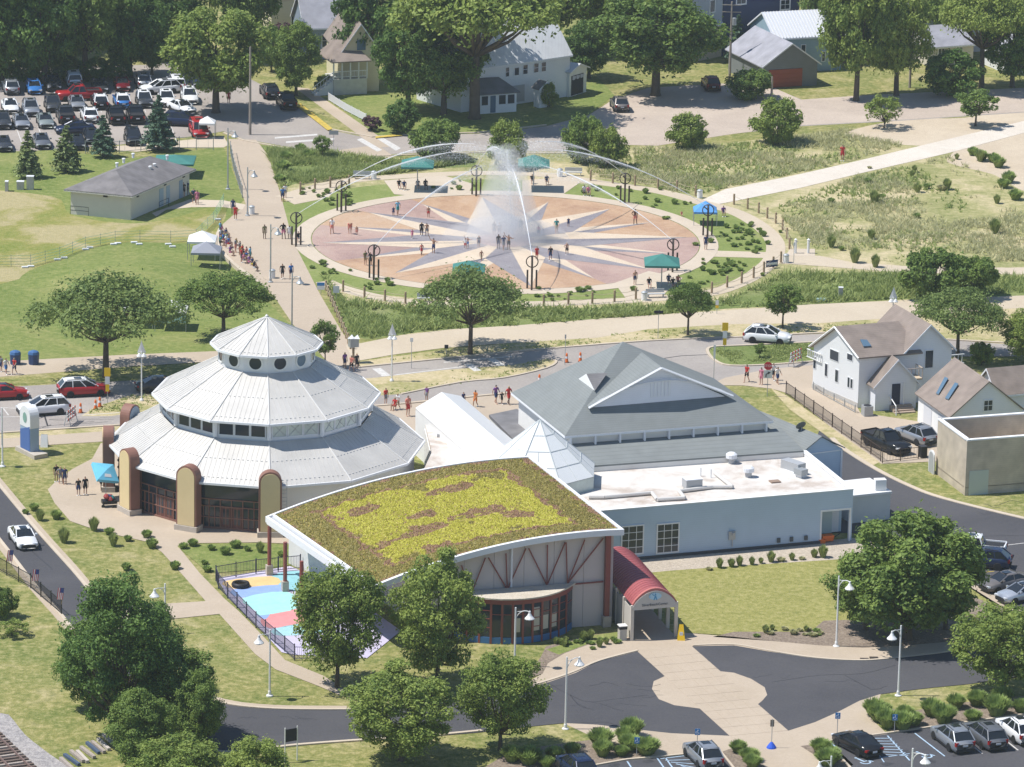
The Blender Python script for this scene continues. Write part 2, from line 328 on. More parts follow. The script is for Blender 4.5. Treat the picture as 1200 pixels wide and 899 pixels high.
flat('sandy_track', [(815, 238), (850, 222), (930, 206), (1000, 190), (1100, 166), (1200, 142), (1290, 120), (1290, 134), (1200, 156), (1110, 180), (1010, 203), (940, 220), (870, 234), (840, 240)], L[7], ground_mat('pale_track', [(.3, (.56, .50, .42)), (.7, (.66, .60, .52))], [(.3, (.54, .48, .41)), (.7, (.67, .61, .53))], .2, 1.6, .4))
flat('east_path', [(898, 298), (960, 300), (1000, 308), (1060, 312), (1180, 314), (1290, 312), (1290, 320), (1190, 322), (1060, 320), (960, 312), (900, 308)], L[7], PATHM)
flat('shower_pad', [(926, 292), (955, 292), (955, 300), (920, 300)], L[8], CONC2)
flat('pad_link', [(835, 294), (906, 296), (906, 303), (830, 301)], L[8], PATHM)
flat('pad_link', [(345, 240), (385, 232), (400, 214), (380, 215), (330, 232)], L[8], PATHM)
for q in ([(450, 212), (520, 206), (555, 216), (548, 228), (500, 231), (462, 228)], [(612, 212), (660, 208), (680, 214), (660, 228), (612, 228)], [(720, 332), (760, 318), (800, 326), (770, 352), (735, 352)], [(520, 330), (560, 330), (560, 352), (508, 352)]):
    flat('rest_terrace', q, L[9], CONC2)
# main road with its sandy median
flat('main_road', [(-60, 457), (100, 449), (250, 441), (420, 430), (600, 412), (760, 400), (880, 395), (1000, 390), (1100, 398), (1200, 405), (1290, 408), (1290, 420), (1200, 418), (1120, 418), (1060, 420), (1000, 424), (950, 428), (955, 432), (850, 445), (830, 452), (720, 458), (590, 462), (480, 473), (300, 487), (120, 500), (-60, 512)], L[6], AS_OLD)
flat('road_median', [(95, 488), (108, 479), (150, 464), (200, 459), (300, 453), (440, 443), (520, 434), (600, 428), (640, 421), (652, 424), (640, 432), (590, 443), (540, 448), (470, 462), (300, 475), (180, 481), (130, 488)], L[7], VERGE)
flat('grass_island', [(829, 412), (836, 407), (870, 406), (955, 402), (1010, 400), (1010, 420), (955, 424), (900, 428), (856, 429), (838, 423)], L[7], GR_MEADOW)
flat('road_verge', [(-60, 452), (-60, 436), (0, 434), (150, 430), (300, 424), (380, 420), (400, 440), (250, 441), (100, 449)], L[5], GR_DRY)
flat('lawn_path', [(-60, 430), (0, 424), (150, 416), (250, 412), (345, 408), (345, 420), (250, 424), (150, 430), (0, 442), (-60, 446)], L[8], CONC)
flat('road_verge', [(420, 424), (520, 410), (600, 402), (700, 396), (760, 386), (860, 380), (960, 379), (1060, 372), (1180, 362), (1290, 358), (1290, 408), (1200, 405), (1100, 398), (1000, 390), (880, 395), (760, 400), (600, 412), (420, 430)], L[5], VERGE)
flat('road_verge', [(-60, 512), (120, 500), (300, 487), (300, 520), (118, 508), (-60, 519)], L[7], VERGE)
flat('front_sidewalk', [(-60, 519), (118, 506), (200, 500), (200, 512), (118, 518), (-60, 529)], L[8], CONC)
flat('rear_sidewalk', [(400, 482), (480, 471), (600, 459), (720, 456), (720, 500), (560, 540), (400, 520)], L[7], CONC)
flat('house_drive', [(830, 452), (850, 443), (900, 433), (955, 428), (985, 440), (1008, 484), (1075, 494), (1105, 520), (1100, 541), (1030, 544), (1000, 522), (925, 462), (905, 456), (870, 452)], L[8], CONC)
flat('fence_verge', [(895, 455), (922, 462), (1005, 530), (1035, 545), (1100, 545), (1096, 560), (1130, 584), (1290, 575), (1290, 625), (1200, 606), (1107, 584), (1066, 569), (1026, 549), (988, 526), (930, 480)], L[9], GR_DRY)
flat('sandy_strip', [(903, 455), (922, 464), (1031, 542), (1020, 547), (985, 523), (925, 480)], L[9]+.003, VERGE)
# plaza round the carousel and the paths
flat('carousel_plaza', [(118, 520), (108, 538), (85, 550), (64, 566), (56, 574), (64, 590), (82, 611), (102, 618), (135, 627), (175, 636), (190, 648), (212, 672), (241, 705), (125, 712), (125, 728), (180, 728), (257, 720), (299, 767), (323, 785), (372, 804), (410, 820), (415, 818), (396, 803), (378, 792), (334, 774), (312, 750), (280, 717), (263, 702), (234, 672), (208, 640), (232, 637), (300, 636), (400, 640), (460, 560), (420, 520), (300, 500), (200, 505)], L[10], CONC)
flat('plaza_bed', [(208, 641), (232, 638), (300, 637), (345, 640), (345, 662), (300, 668), (252, 672), (240, 668)], L[11], GR_GREEN)
# drive on the left with concrete gutters
DR = [(-70, 485), (0, 570), (46, 625), (95, 680), (130, 728), (172, 778), (215, 806), (260, 824), (320, 831), (405, 832)]
DL = [(410, 869), (345, 874), (262, 882), (210, 866), (160, 826), (110, 770), (72, 722), (42, 688), (0, 634), (-70, 548)]
flat('drive', DR+[(500, 826), (560, 812), (605, 808), (640, 798), (700, 776), (747, 764), (800, 758), (860, 757), (900, 764), (955, 772), (1012, 775), (1062, 770), (1120, 764), (1200, 752), (1290, 742), (1290, 782), (1200, 792), (1137, 802), (1095, 806), (1060, 810), (1032, 814), (1007, 822), (982, 835), (955, 847), (924, 857), (855, 863), (787, 860), (750, 856), (700, 850), (660, 848), (620, 852), (560, 859), (500, 864)]+DL, L[10], AS_NEW)
strip('kerb', gpts(DR+[(430, 830)], 5), .32, 0, .12, CONC2)
strip('kerb', gpts([(565, 857), (500, 863)]+DL, 5), .32, 0, .12, CONC2)
strip('gutter', gpts([(x+1.5, y-2.5) for x, y in DR], 5), .7, 0, .05, CONC)
strip('gutter', gpts([(x-2, y+3) for x, y in DL[4:]], 5), .6, 0, .05, CONC)
# entrance court: paving over the loop drive
flat('entrance_walk', [(724, 752), (760, 744), (800, 742), (820, 748), (811, 758), (842, 787), (860, 789), (880, 796), (896, 806), (899, 815), (893, 822), (888, 826), (900, 838), (924, 857), (960, 880), (1000, 905), (880, 905), (855, 863), (820, 831), (790, 827), (772, 820), (764, 808), (766, 799), (779, 793), (747, 764)], L[11], CONC)
flat('court_walk', [(560, 812), (600, 806), (640, 796), (680, 779), (700, 770), (747, 754), (800, 752), (747, 764), (700, 776), (675, 789), (640, 801), (605, 809)], L[11], CONC)
flat('court_walk', [(618, 800), (636, 790), (640, 779), (662, 766), (690, 756), (724, 748), (760, 744), (800, 742), (860, 747), (905, 752), (960, 757), (1010, 760), (1062, 757), (1120, 752), (1200, 742), (1290, 732), (1290, 742), (1200, 752), (1120, 764), (1062, 770), (1012, 775), (955, 772), (900, 764), (860, 757), (800, 758), (747, 764), (700, 776), (670, 789), (640, 799)], L[12], CONC)
strip('kerb', gpts([(560, 818), (605, 808), (640, 799), (672, 788), (702, 775), (747, 763)], 5), .25, 0, .11, CONC2)
strip('kerb', gpts([(812, 757), (860, 756), (900, 763), (955, 771.5), (1012, 774.5), (1062, 770), (1120, 763), (1200, 751), (1290, 741)], 5), .25, 0, .11, CONC2)
flat('south_walk', [(660, 848), (700, 850), (750, 856), (787, 860), (855, 863), (924, 857), (955, 847), (982, 835), (1007, 822), (1032, 814), (1030, 830), (1020, 842), (1040, 861), (968, 870), (940, 876), (1000, 905), (880, 905), (862, 882), (844, 882), (770, 888), (735, 890), (690, 862)], L[12], CONC)
flat('south_lawn', [(500, 866), (560, 860), (620, 853), (662, 849), (690, 856), (722, 872), (770, 886), (735, 890), (690, 899), (600, 925), (330, 925), (345, 876), (410, 871)], L[11], GR_DRY)
flat('mulch_bed', [(690, 868), (722, 872), (768, 884), (735, 892), (690, 896), (600, 905), (560, 905), (600, 880)], L[13], MULCH)
flat('mulch_bed', [(845, 882), (862, 876), (905, 905), (870, 910)], L[13], MULCH)
flat('mulch_bed', [(938, 875), (972, 870), (1000, 897), (985, 905)], L[13], MULCH)
flat('corner_lawn', [(1032, 815), (1060, 811), (1095, 807), (1137, 803), (1200, 794), (1290, 784), (1290, 832), (1200, 838), (1090, 853), (1045, 858), (1022, 842)], L[13], GR_DRY)
flat('mulch_bed', [(1022, 842), (1030, 826), (1060, 836), (1110, 826), (1200, 816), (1290, 806), (1290, 832), (1200, 837), (1090, 853), (1045, 858)], L[14], MULCH)
flat('south_lot', [(690, 900), (735, 892), (770, 889), (844, 882), (862, 905), (870, 960), (640, 960)], L[13], AS_NEW)
flat('south_lot', [(968, 871), (1040, 861), (1090, 854), (1200, 839), (1290, 830), (1290, 980), (1010, 980), (999, 900)], L[13], AS_NEW)
strip('kerb', gpts([(690, 899), (735, 891), (770, 888), (844, 881), (862, 904)]), .2, 0, .13, CONC2)
strip('kerb', gpts([(1000, 905), (968, 870), (1040, 860), (1090, 853), (1200, 838), (1290, 829)]), .2, 0, .13, CONC2)
# east drive and lot
flat('east_drive', [(960, 505), (988, 527), (1026, 551), (1066, 571), (1107, 586), (1200, 609), (1290, 628), (1290, 735), (1200, 735), (1178, 712), (1137, 690), (1120, 660), (1080, 640), (1040, 625), (960, 625), (940, 560)], L[10], AS_NEW)
strip('kerb', gpts([(975, 514), (988, 526), (1026, 550), (1066, 570), (1107, 585), (1200, 608), (1290, 627)], 4), .5, 0, .1, CONC2)
flat('lot_walk', [(1128, 684), (1140, 684), (1182, 708), (1290, 770), (1290, 790), (1170, 712)], L[11], CONC)
for a, b_ in (((1140, 654), (1187, 654)), ((1130, 674), (1165, 670)), ((1175, 640), (1200, 637))):
    strip('stall_line', [G(*a), G(*b_)], .12, L[11], L[12], YELP if a[1] > 650 else WHITEP)
# lawns and beds by the blue building
flat('mid_lawn', [(735, 672), (790, 668), (860, 664), (960, 655), (1000, 652), (1140, 690), (1180, 715), (1100, 745), (1000, 748), (860, 745), (800, 742), (780, 720)], L[11], ground_mat('mown_lawn', [(.3, (.25, .235, .07)), (.7, (.33, .30, .10))], [(.3, (.13, .155, .045)), (.5, (.255, .255, .085)), (.7, (.39, .355, .17))], .2, 1.8, .55))
flat('gravel_strip', [(735, 674), (742, 656), (1000, 631), (1040, 640), (1000, 655), (860, 664), (790, 669)], L[12], GRAVEL)
flat('mulch_bed', [(835, 747), (860, 741), (950, 741), (965, 728), (1060, 725), (1140, 700), (1180, 715), (1120, 752), (1062, 757), (1010, 760), (960, 757), (905, 752)], L[12], MULCH)
flat('mulch_bed', [(618, 796), (634, 770), (640, 758), (690, 745), (722, 742), (722, 748), (690, 756), (662, 766), (642, 778), (636, 790)], L[13], MULCH)
flat('bay_lawn', [(640, 762), (690, 746), (726, 741), (724, 747), (690, 755), (655, 768)], L[14], GR_GREEN)
# railway corner
flat('ballast_bed', [(-80, 820), (0, 836), (12, 840), (30, 862), (58, 884), (85, 905), (95, 940), (-80, 960)], L[8], BALLAST, smooth=3)
# road markings
def line(name, a, b_, w=.12, m=WHITEP, z=12):
    return strip(name, [G(*a), G(*b_)], w, L[z]-.003, L[z], m)
line('lane_line', (-40, 490), (95, 487), .14, z=8); line('lane_line', (95, 487), (140, 484), .14, z=8)
line('lane_line', (0, 478), (22, 479), .14, z=8); line('lane_line', (4, 479), (10, 487), .14, z=8)
for a, b_, w in (((441, 432), (453, 441), .9), ((462, 440), (542, 430), .25), ((520, 425), (600, 418), .25), ((548, 427), (560, 435), .8), ((576, 421), (588, 429), .8)):
    line('crosswalk_stripe', a, b_, w, z=8)
flat('kerb_paint', [(346, 124), (352, 122), (390, 152), (384, 154)], .13, YELP)
flat('kerb_paint', [(440, 161), (470, 158), (472, 160), (440, 163)], .13, YELP)
strip('kerb', gpts([(344, 121), (388, 152), (436, 161), (480, 158), (560, 156), (640, 147)]), .3, 0, .125, CONC2)
strip('kerb', gpts([(262, 156), (286, 165), (330, 173), (380, 183), (450, 183), (560, 179), (690, 180)]), .3, 0, .1, CONC2)
strip('kerb', gpts([(420, 431), (600, 413), (760, 400), (880, 395), (1000, 390), (1100, 398), (1290, 408)], 3), .3, 0, .12, CONC2)
strip('kerb', gpts([(-60, 512), (120, 500), (300, 487), (480, 473), (590, 462), (690, 457)], 3), .3, 0, .12, CONC2)
strip('kerb', gpts([(640, 420.5), (652, 424), (640, 432), (590, 443.5), (540, 448.5), (470, 462.5)], 3), .25, 0, .12, CONC2)
strip('kerb', gpts([(1010, 399), (955, 401.5), (870, 405.5), (836, 407), (829, 412), (838, 423), (856, 429), (900, 428), (955, 424)], 3), .3, 0, .12, CONC2)
# lawn edges in a playground: coloured rubber surface
flat('playground_floor', [(254, 678), (340, 664), (400, 690), (470, 740), (430, 772), (345, 768), (330, 765), (300, 732), (268, 702)], L[13], mat('play_base', (.50, .46, .58), .8, nz=(.6, .12)))
for nm, c, px in (('play_patch', (.66, .47, .22), [(262, 682), (318, 676), (326, 686), (276, 691)]), ('play_patch', (.25, .36, .62), [(272, 692), (328, 686), (336, 694), (284, 701)]), ('play_patch', (.33, .62, .58), [(284, 702), (336, 694), (352, 712), (306, 722), (300, 717)]),
                  ('play_patch', (.70, .50, .25), [(298, 705), (318, 701), (328, 708), (308, 712)]), ('play_patch', (.62, .26, .26), [(307, 724), (346, 714), (366, 728), (316, 737)]), ('play_patch', (.25, .36, .62), [(300, 719), (316, 718), (312, 726), (304, 724)]), ('play_patch', (.25, .50, .55), [(318, 676), (352, 670), (360, 690), (338, 692)]), ('play_patch', (.33, .55, .60), [(320, 738), (368, 730), (385, 740), (330, 746)])):
    flat(nm, px, L[14]+random.uniform(0, .003), mat('play_'+str(int(c[0]*100))+str(int(c[2]*100)), c, .8, nz=(1, .1)), smooth=3)
# crack lines and joints on the court walk (recessed seams as thin dark strips)
JOINT = mat('joint', (.30, .24, .18), .9)
ew = bpy.data.objects['entrance_walk']; sl0, sl1, sl2, sl3 = G(747, 764), G(811, 758), G(924, 857), G(855, 863)
for i in range(11):
    for j in range(5):
        q = [sl0.lerp(sl3, u).lerp(sl1.lerp(sl2, u), v) for u, v in (((i+.02)/11, (j+.02)/5), ((i+.02)/11, (j+.98)/5), ((i+.98)/11, (j+.98)/5), ((i+.98)/11, (j+.02)/5))]
        b = MB(); b.prism([(p.x, p.y) for p in q], L[11]-.002, L[11]+random.uniform(.010, .014)); o = b.build('paving_slab', CONC); o.parent = ew
TAR = mat('tar', (.035, .035, .04), .6)
for pts in ([(640, 800), (668, 815), (690, 823), (720, 820), (760, 815)], [(668, 815), (680, 828), (696, 832)], [(905, 800), (960, 792), (1010, 790), (1050, 780)], [(990, 792), (1020, 808)], [(30, 640), (62, 668)], [(430, 850), (500, 842), (560, 836)], [(1080, 640), (1140, 630), (1200, 628)]):
    strip('tar_seam', gpts(pts, 4), .07, L[11]-.002, L[11]+.0005, TAR)
for pts in ([(52, 487), (56, 500)], [(735, 440), (780, 420), (830, 416)], [(690, 450), (760, 430)]):
    strip('tar_seam', gpts(pts, 3), .15, L[8]-.002, L[8]+.0005, TAR)
# splash pad: ring, wedge slabs, compass rays
pad = thing('splash_pad', 'round splash pad paved as a cream and grey compass rose on orange concrete', 'splash pad', PADC)
CREAM = ground_mat('pad_cream', [(.3, (.54, .44, .33)), (.7, (.64, .53, .41))], [(.3, (.52, .43, .32)), (.7, (.65, .54, .42))], .3, 2.5, .35, rough=.7)
PGREY = ground_mat('pad_grey', [(.3, (.22, .20, .22)), (.7, (.30, .28, .29))], [(.3, (.2, .185, .2)), (.7, (.31, .29, .3))], .3, 2.5, .35, rough=.55)
PORA = ground_mat('pad_orange', [(.3, (.33, .19, .12)), (.5, (.50, .33, .205)), (.72, (.53, .40, .29))], [(.3, (.42, .26, .16)), (.7, (.55, .40, .28))], .11, 1.6, .4, rough=.45)
PPNK = ground_mat('pad_pink', [(.3, (.30, .19, .17)), (.5, (.44, .30, .25)), (.72, (.49, .37, .30))], [(.3, (.38, .255, .22)), (.7, (.50, .37, .31))], .11, 1.6, .4, rough=.4)
PWET = ground_mat('pad_wet', [(.3, (.33, .23, .22)), (.7, (.48, .33, .32))], [(.3, (.31, .22, .21)), (.7, (.46, .34, .32))], .3, 1.6, .4, rough=.3)
def pp(r, a, z): return PADC+Vector((r*math.cos(math.radians(a)), r*math.sin(math.radians(a)), z))
A0 = 8.0
for i in range(16):
    a = A0+22.5*i; b = MB(); am = (a+11.25) % 360
    b.poly([pp(7, a+.05, .035)]+[pp(21.2, a+22.5*j/5, .035) for j in range(6)]+[pp(7, a+22.45, .035)])
    b.build('wedge_slab', PPNK if (am > 305 or am < 10 or 170 < am < 205 or 125 < am < 145) else PORA, pad)
for i in range(16):
    a = A0+22.5*i; b = MB(); g_ = .12
    b.poly([pp(21.3, a+22.5*j/4+g_, .045) for j in range(5)]+[pp(23.3, a+22.5*(4-j)/4-g_, .045) for j in range(5)])
    b.build('border_slab', CONC2, pad)
for i in range(8):
    a = A0+22.5+45*i
    MB().poly([pp(.5, a, .041), pp(8.4, a-12, .041), pp(18.9, a, .041)]).build('ray', PGREY, pad)
    MB().poly([pp(.5, a, .041), pp(18.9, a, .041), pp(8.4, a+12, .041)]).build('ray', CREAM, pad)
for i in range(8):
    a = A0+45*i; R_ = 20.2 if i % 2 == 0 else 19.4
    MB().poly([pp(0, a, .047), pp(8.6, a-22.3, .047), pp(R_, a, .047)]).build('ray', PGREY, pad)
    MB().poly([pp(0, a, .047), pp(R_, a, .047), pp(8.6, a+22.3, .047)]).build('ray', CREAM, pad)
MB().poly([pp(3.2, 15*j, .053) for j in range(24)]).build('centre_slab', PWET, pad)
# kerb of the promenade wall, left of the pad
strip('seat_wall', gpts([(258, 272), (254, 284), (258, 296), (275, 314), (296, 330), (312, 342)], 4), .4, 0, .45, CONC2)

# gentle mound in the left lawn
mc = G(165, 332); mv, mf = [], []
for i in range(13):
    r = i/12
    for j in range(40): a = 2*math.pi*j/40; mv.append((mc.x+13*r*math.cos(a), mc.y+13*r*math.sin(a),   .004+1.3*(.5+.5*math.cos(math.pi*r)) if i < 12 else .0062))
mf = [(i*40+j, (i+1)*40+j, (i+1)*40+(j+1) % 40, i*40+(j+1) % 40) for i in range(12) for j in range(40)]
b = MB(); b.add(mv, mf); tag(b.build('lawn_mound', GR_GREEN, None, True), kind='structure')

random.seed(77); STAIN = mat('oil_stain', (.05, .05, .056), .7, nz=(3, .3)); STAIN2 = mat('pale_patch', (.115, .112, .115), .9, nz=(3, .15)); STAIN3 = mat('old_patch', (.17, .16, .155), .9, nz=(3, .2))
def blot(x, y, w, h, m, z, n=9): flat('asphalt_patch', [(x+w*math.cos(2*math.pi*i/n)*random.uniform(.7, 1.2), y+h*math.sin(2*math.pi*i/n)*random.uniform(.6, 1.2)) for i in range(n)], z, m, smooth=3)
for k, (x, y) in enumerate([(1015, 888), (1062, 882), (1122, 886), (1166, 882), (760, 893), (800, 895), (720, 898), (1090, 893), (1040, 896)]): blot(x, y, random.uniform(4, 9), random.uniform(1.5, 3), STAIN, L[13]+.002+.0002*k)
for k in range(26):
    x, y = random.choice([(random.uniform(630, 760), random.uniform(800, 850)), (random.uniform(900, 1100), random.uniform(775, 825)), (random.uniform(260, 420), random.uniform(838, 866)), (random.uniform(1040, 1180), random.uniform(590, 640))]); pts = [(x, y)]
    for i in range(4): pts.append((pts[-1][0]+random.uniform(3, 14)*(1 if k % 2 else -.6), pts[-1][1]+random.uniform(-3, 3)))
    strip('tar_seam', gpts(pts, 3), random.uniform(.035, .07), L[11]-.003+.0001*k, L[11]+.0001*k, TAR)
for k in range(8):
    x, y = random.uniform(20, 120), random.uniform(488, 503); strip('tar_seam', gpts([(x, y), (x+random.uniform(-20, 40), y+random.uniform(-6, 3)), (x+random.uniform(10, 60), y+random.uniform(-8, 2))], 3), .07, L[7], L[7]+.0003*k, TAR)
for x, y in ((1024, 772), (700, 855), (1013, 773.5)): g = G(x, y); b = MB(); b.box((g.x, g.y, .055), (.7, .5, .1)); tag(b.build('drain_grate', mat('drain_iron', (.05, .04, .035), .7)), 'iron drain grate in the loop drive kerb at %s' % ('the front of the mulch bed' if x > 1020 else 'the south lawn' if x < 800 else 'the mown lawn side'), 'drain')
# ------------------------------------------------------------------ building materials
METAL = mat('seamed_metal', (.55, .53, .495), .5, .1, .4, nz=(.35, .10)); METALW = mat('metal_cap', (.62, .61, .59), .5)
WHITE = mat('white_paint', (.78, .78, .77), .6, nz=(.7, .04)); WHITE2 = mat('white_trim', (.74, .75, .77), .55); OFFW = mat('off_white_wall', (.70, .69, .66), .75, nz=(.6, .05))
GLASS = mat('dark_glass', (.025, .035, .05), .06, 0, .55); GLASSL = mat('pale_glass', (.52, .58, .54), .2, 0, .5, nz=(.6, .2)); GLASSB = mat('sky_glass', (.10, .17, .24), .08, 0, .6)
BROWN = mat('brown_trim', (.24, .12, .09), .6, nz=(1, .1)); TANP = mat('tan_panel', (.66, .52, .29), .8, nz=(.5, .05)); PLIN = mat('plinth_stone', (.46, .41, .35), .85, nz=(2, .12))
REDB = mat('red_brown_steel', (.25, .075, .06), .5); BLACK = mat('black_metal', (.02, .02, .022), .5); GREYM = mat('grey_metal', (.42, .43, .44), .5, .2); DARK = mat('dark_void', (.03, .03, .035), .8)
SHG = line_mat('grey_shingle', (.215, .232, .23), (.17, .185, .182), 'Z', .14, .25, .9, nz=.12); SHB = line_mat('brown_shingle', (.30, .245, .21), (.23, .19, .165), 'Z', .12, .25, .9, nz=.3)
SHD = line_mat('dark_shingle', (.20, .195, .20), (.15, .15, .155), 'Z', .12, .25, .9, nz=.3)
SIDB = line_mat('blue_siding', (.46, .57, .70), (.39, .49, .60), 'Z', .2, .14, .6, nz=.05); SIDW = line_mat('white_siding', (.76, .77, .78), (.60, .62, .65), 'Z', .18, .14, .6, nz=.04)
SIDP = line_mat('shade_blue_siding', (.78, .79, .84), (.68, .69, .74), 'Z', .18, .14, .6, nz=.05)  # white siding for walls in shade, the bluish shade put into its colour
MEMB = ground_mat('roof_membrane', [(.34, (.36, .28, .22)), (.47, (.56, .51, .46)), (.62, (.64, .62, .58))], [(.3, (.52, .47, .42)), (.6, (.66, .63, .59))], .22, 1.2, .4, rough=.8, bump=0)
MEMW = mat('white_membrane', (.68, .68, .67), .6, nz=(.25, .03)); BEIGE = mat('beige_panel', (.56, .50, .47), .8, nz=(.4, .05))
BRICK = line_mat('tan_brick', (.62, .53, .41), (.53, .45, .35), 'Z', .2, .2, .85, nz=.3); BRICKG = BRICK
def text_mesh(body, size, M, m, parent=None, name='lettering', ext=.01, align='CENTER', spacing=1.0):
    cu = bpy.data.curves.new(name, 'FONT'); cu.body = body; cu.size = size; cu.extrude = ext; cu.align_x = align; cu.align_y = 'CENTER'; cu.resolution_u = 2; cu.space_character = spacing
    t = bpy.data.objects.new(name, cu); COL.objects.link(t); dg = bpy.context.evaluated_depsgraph_get()
    me = bpy.data.meshes.new_from_object(t.evaluated_get(dg)); bpy.data.objects.remove(t); bpy.data.curves.remove(cu)
    if parent is not None: M = rootm(parent).inverted() @ M
    me.transform(M); me.materials.clear(); me.materials.append(m)
    o = bpy.data.objects.new(name, me); COL.objects.link(o)
    if parent is not None: o.parent = parent
    return o
def face_M(o, right, up):
    r = Vector(right).normalized(); u = Vector(up); u = (u-r*u.dot(r)).normalized(); n = r.cross(u)
    return Matrix(((r.x, u.x, n.x, o[0]), (r.y, u.y, n.y, o[1]), (r.z, u.z, n.z, o[2]), (0, 0, 0, 1)))
UP = Vector((0, 0, 1))
def wallq(b, p0, p1, z0, z1, off=0.0, th=.06):
    """a thin upright box between two plan points, its outer face pushed off to the viewer's side"""
    p0, p1 = Vector((p0[0], p0[1], 0)), Vector((p1[0], p1[1], 0)); d = (p1-p0); n = Vector((d.y, -d.x, 0)).normalized()
    return b.obox(p0+n*(off-th)+UP*z0, d, n*th, UP*(z1-z0))
def window(parent, p0, p1, z0, z1, cols=1, rows=1, frame=WHITE2, glass=GLASS, fw=.09, off=.05, name='window'):
    """framed window between two plan points of a wall: frame bars with a pane sub-part"""
    a, c = Vector((p0[0], p0[1], 0)), Vector((p1[0], p1[1], 0)); d = (c-a).normalized(); L_ = (c-a).length; b = MB()
    def bar(u0, u1, v0, v1, o=off): wallq(b, a+d*u0, a+d*u1, v0, v1, o, .1)
    bar(0, fw, z0, z1); bar(L_-fw, L_, z0, z1); bar(fw, L_-fw, z0, z0+fw); bar(fw, L_-fw, z1-fw, z1)
    for i in range(1, cols): u = L_*i/cols; bar(u-.025, u+.025, z0+fw, z1-fw, off-.01)
    for j in range(1, rows): v = z0+(z1-z0)*j/rows; bar(fw, L_-fw, v-.025, v+.025, off-.013)
    w = b.build(name, frame, parent)
    g_ = MB(); wallq(g_, a+d*fw*.5, a+d*(L_-fw*.5), z0+fw*.5, z1-fw*.5, off-.04, .05); g_.build('pane', glass, w)
    return w
# ------------------------------------------------------------------ carousel pavilion
CX, CY = -22.0, -36.6; CC = Vector((CX, CY, 0))
car = thing('carousel_pavilion', 'twelve-sided pavilion with three tiers of pale standing-seam roof and round cupola windows', 'pavilion', CC)
def cv(r, a, z): q = math.radians(a); return CC+Vector((r*math.sin(q), -r*math.cos(q), z))
AV = [4.6+30*k for k in range(12)]
def tier(r0, z0, r1, z1, th, guards):
    for k in range(12):
        a, c = AV[k], AV[k]+30
        P0, P1, P2, P3 = cv(r0, a, z0), cv(r0, c, z0), cv(r1, c, z1), cv(r1, a, z1)
        pts = [P0, P1, P2, P3] if r1 > .1 else [P0, P1, P2]
        o = MB().slab(pts, th).build('roof_panel', METAL, car)
        s = MB(); Lw = (P1-P0).length; n = int(Lw/.42); mid0 = (P0+P1)/2; mid1 = (P2+P3)/2; slope = (mid1-mid0); tan = (P1-P0).normalized(); up = slope.cross(tan); up = -up if up.z < 0 else up; up.normalize()
        half0, half1 = Lw/2, (P2-P3).length/2
        for i in range(n):
            u = -half0+(i+.5)*Lw/n; f = min(1, (half0-abs(u))/max(half0-half1, 1e-6))
            if f < .03: continue
            s.obox(mid0+tan*(u-.015)+up*.0, tan*.03, slope*f, up*.022)
        tag(s.build('seam', METAL, o), kind='stuff')
        if guards:
            g_ = MB()
            for f in guards:
                w = half0+(half1-half0)*f
                for i in range(int(2*w/.42)):
                    u = -w+.2+i*.42
                    if u < w-.1: g_.obox(mid0+slope*f+tan*u, tan*.14, slope.normalized()*.05, up*.06)
            tag(g_.build('snow_guard', METALW, o), kind='stuff')
        MB().tube([P0+up*.03, P3+up*.03], .055, 6).build('hip_cap', METALW, car)
        b = MB(); b.obox(P0-UP*.2, P1-P0, (cv(r0+.13, (a+c)/2, 0)-cv(r0, (a+c)/2, 0)), UP*.2); b.build('gutter', WHITE2, car)
tier(14.2, 4.5, 9.55, 7.2, .12, (.12, .55)); tier(10.15, 9.0, 4.45, 12.0, .12, (.08, .5)); tier(4.95, 13.7, 0.0, 16.05, .1, (.06,))
MB().lathe([(0.16, 15.9), (.16, 16.15), (0, 16.3)], 8, (CX, CY, 0)).build('finial', METALW, car)
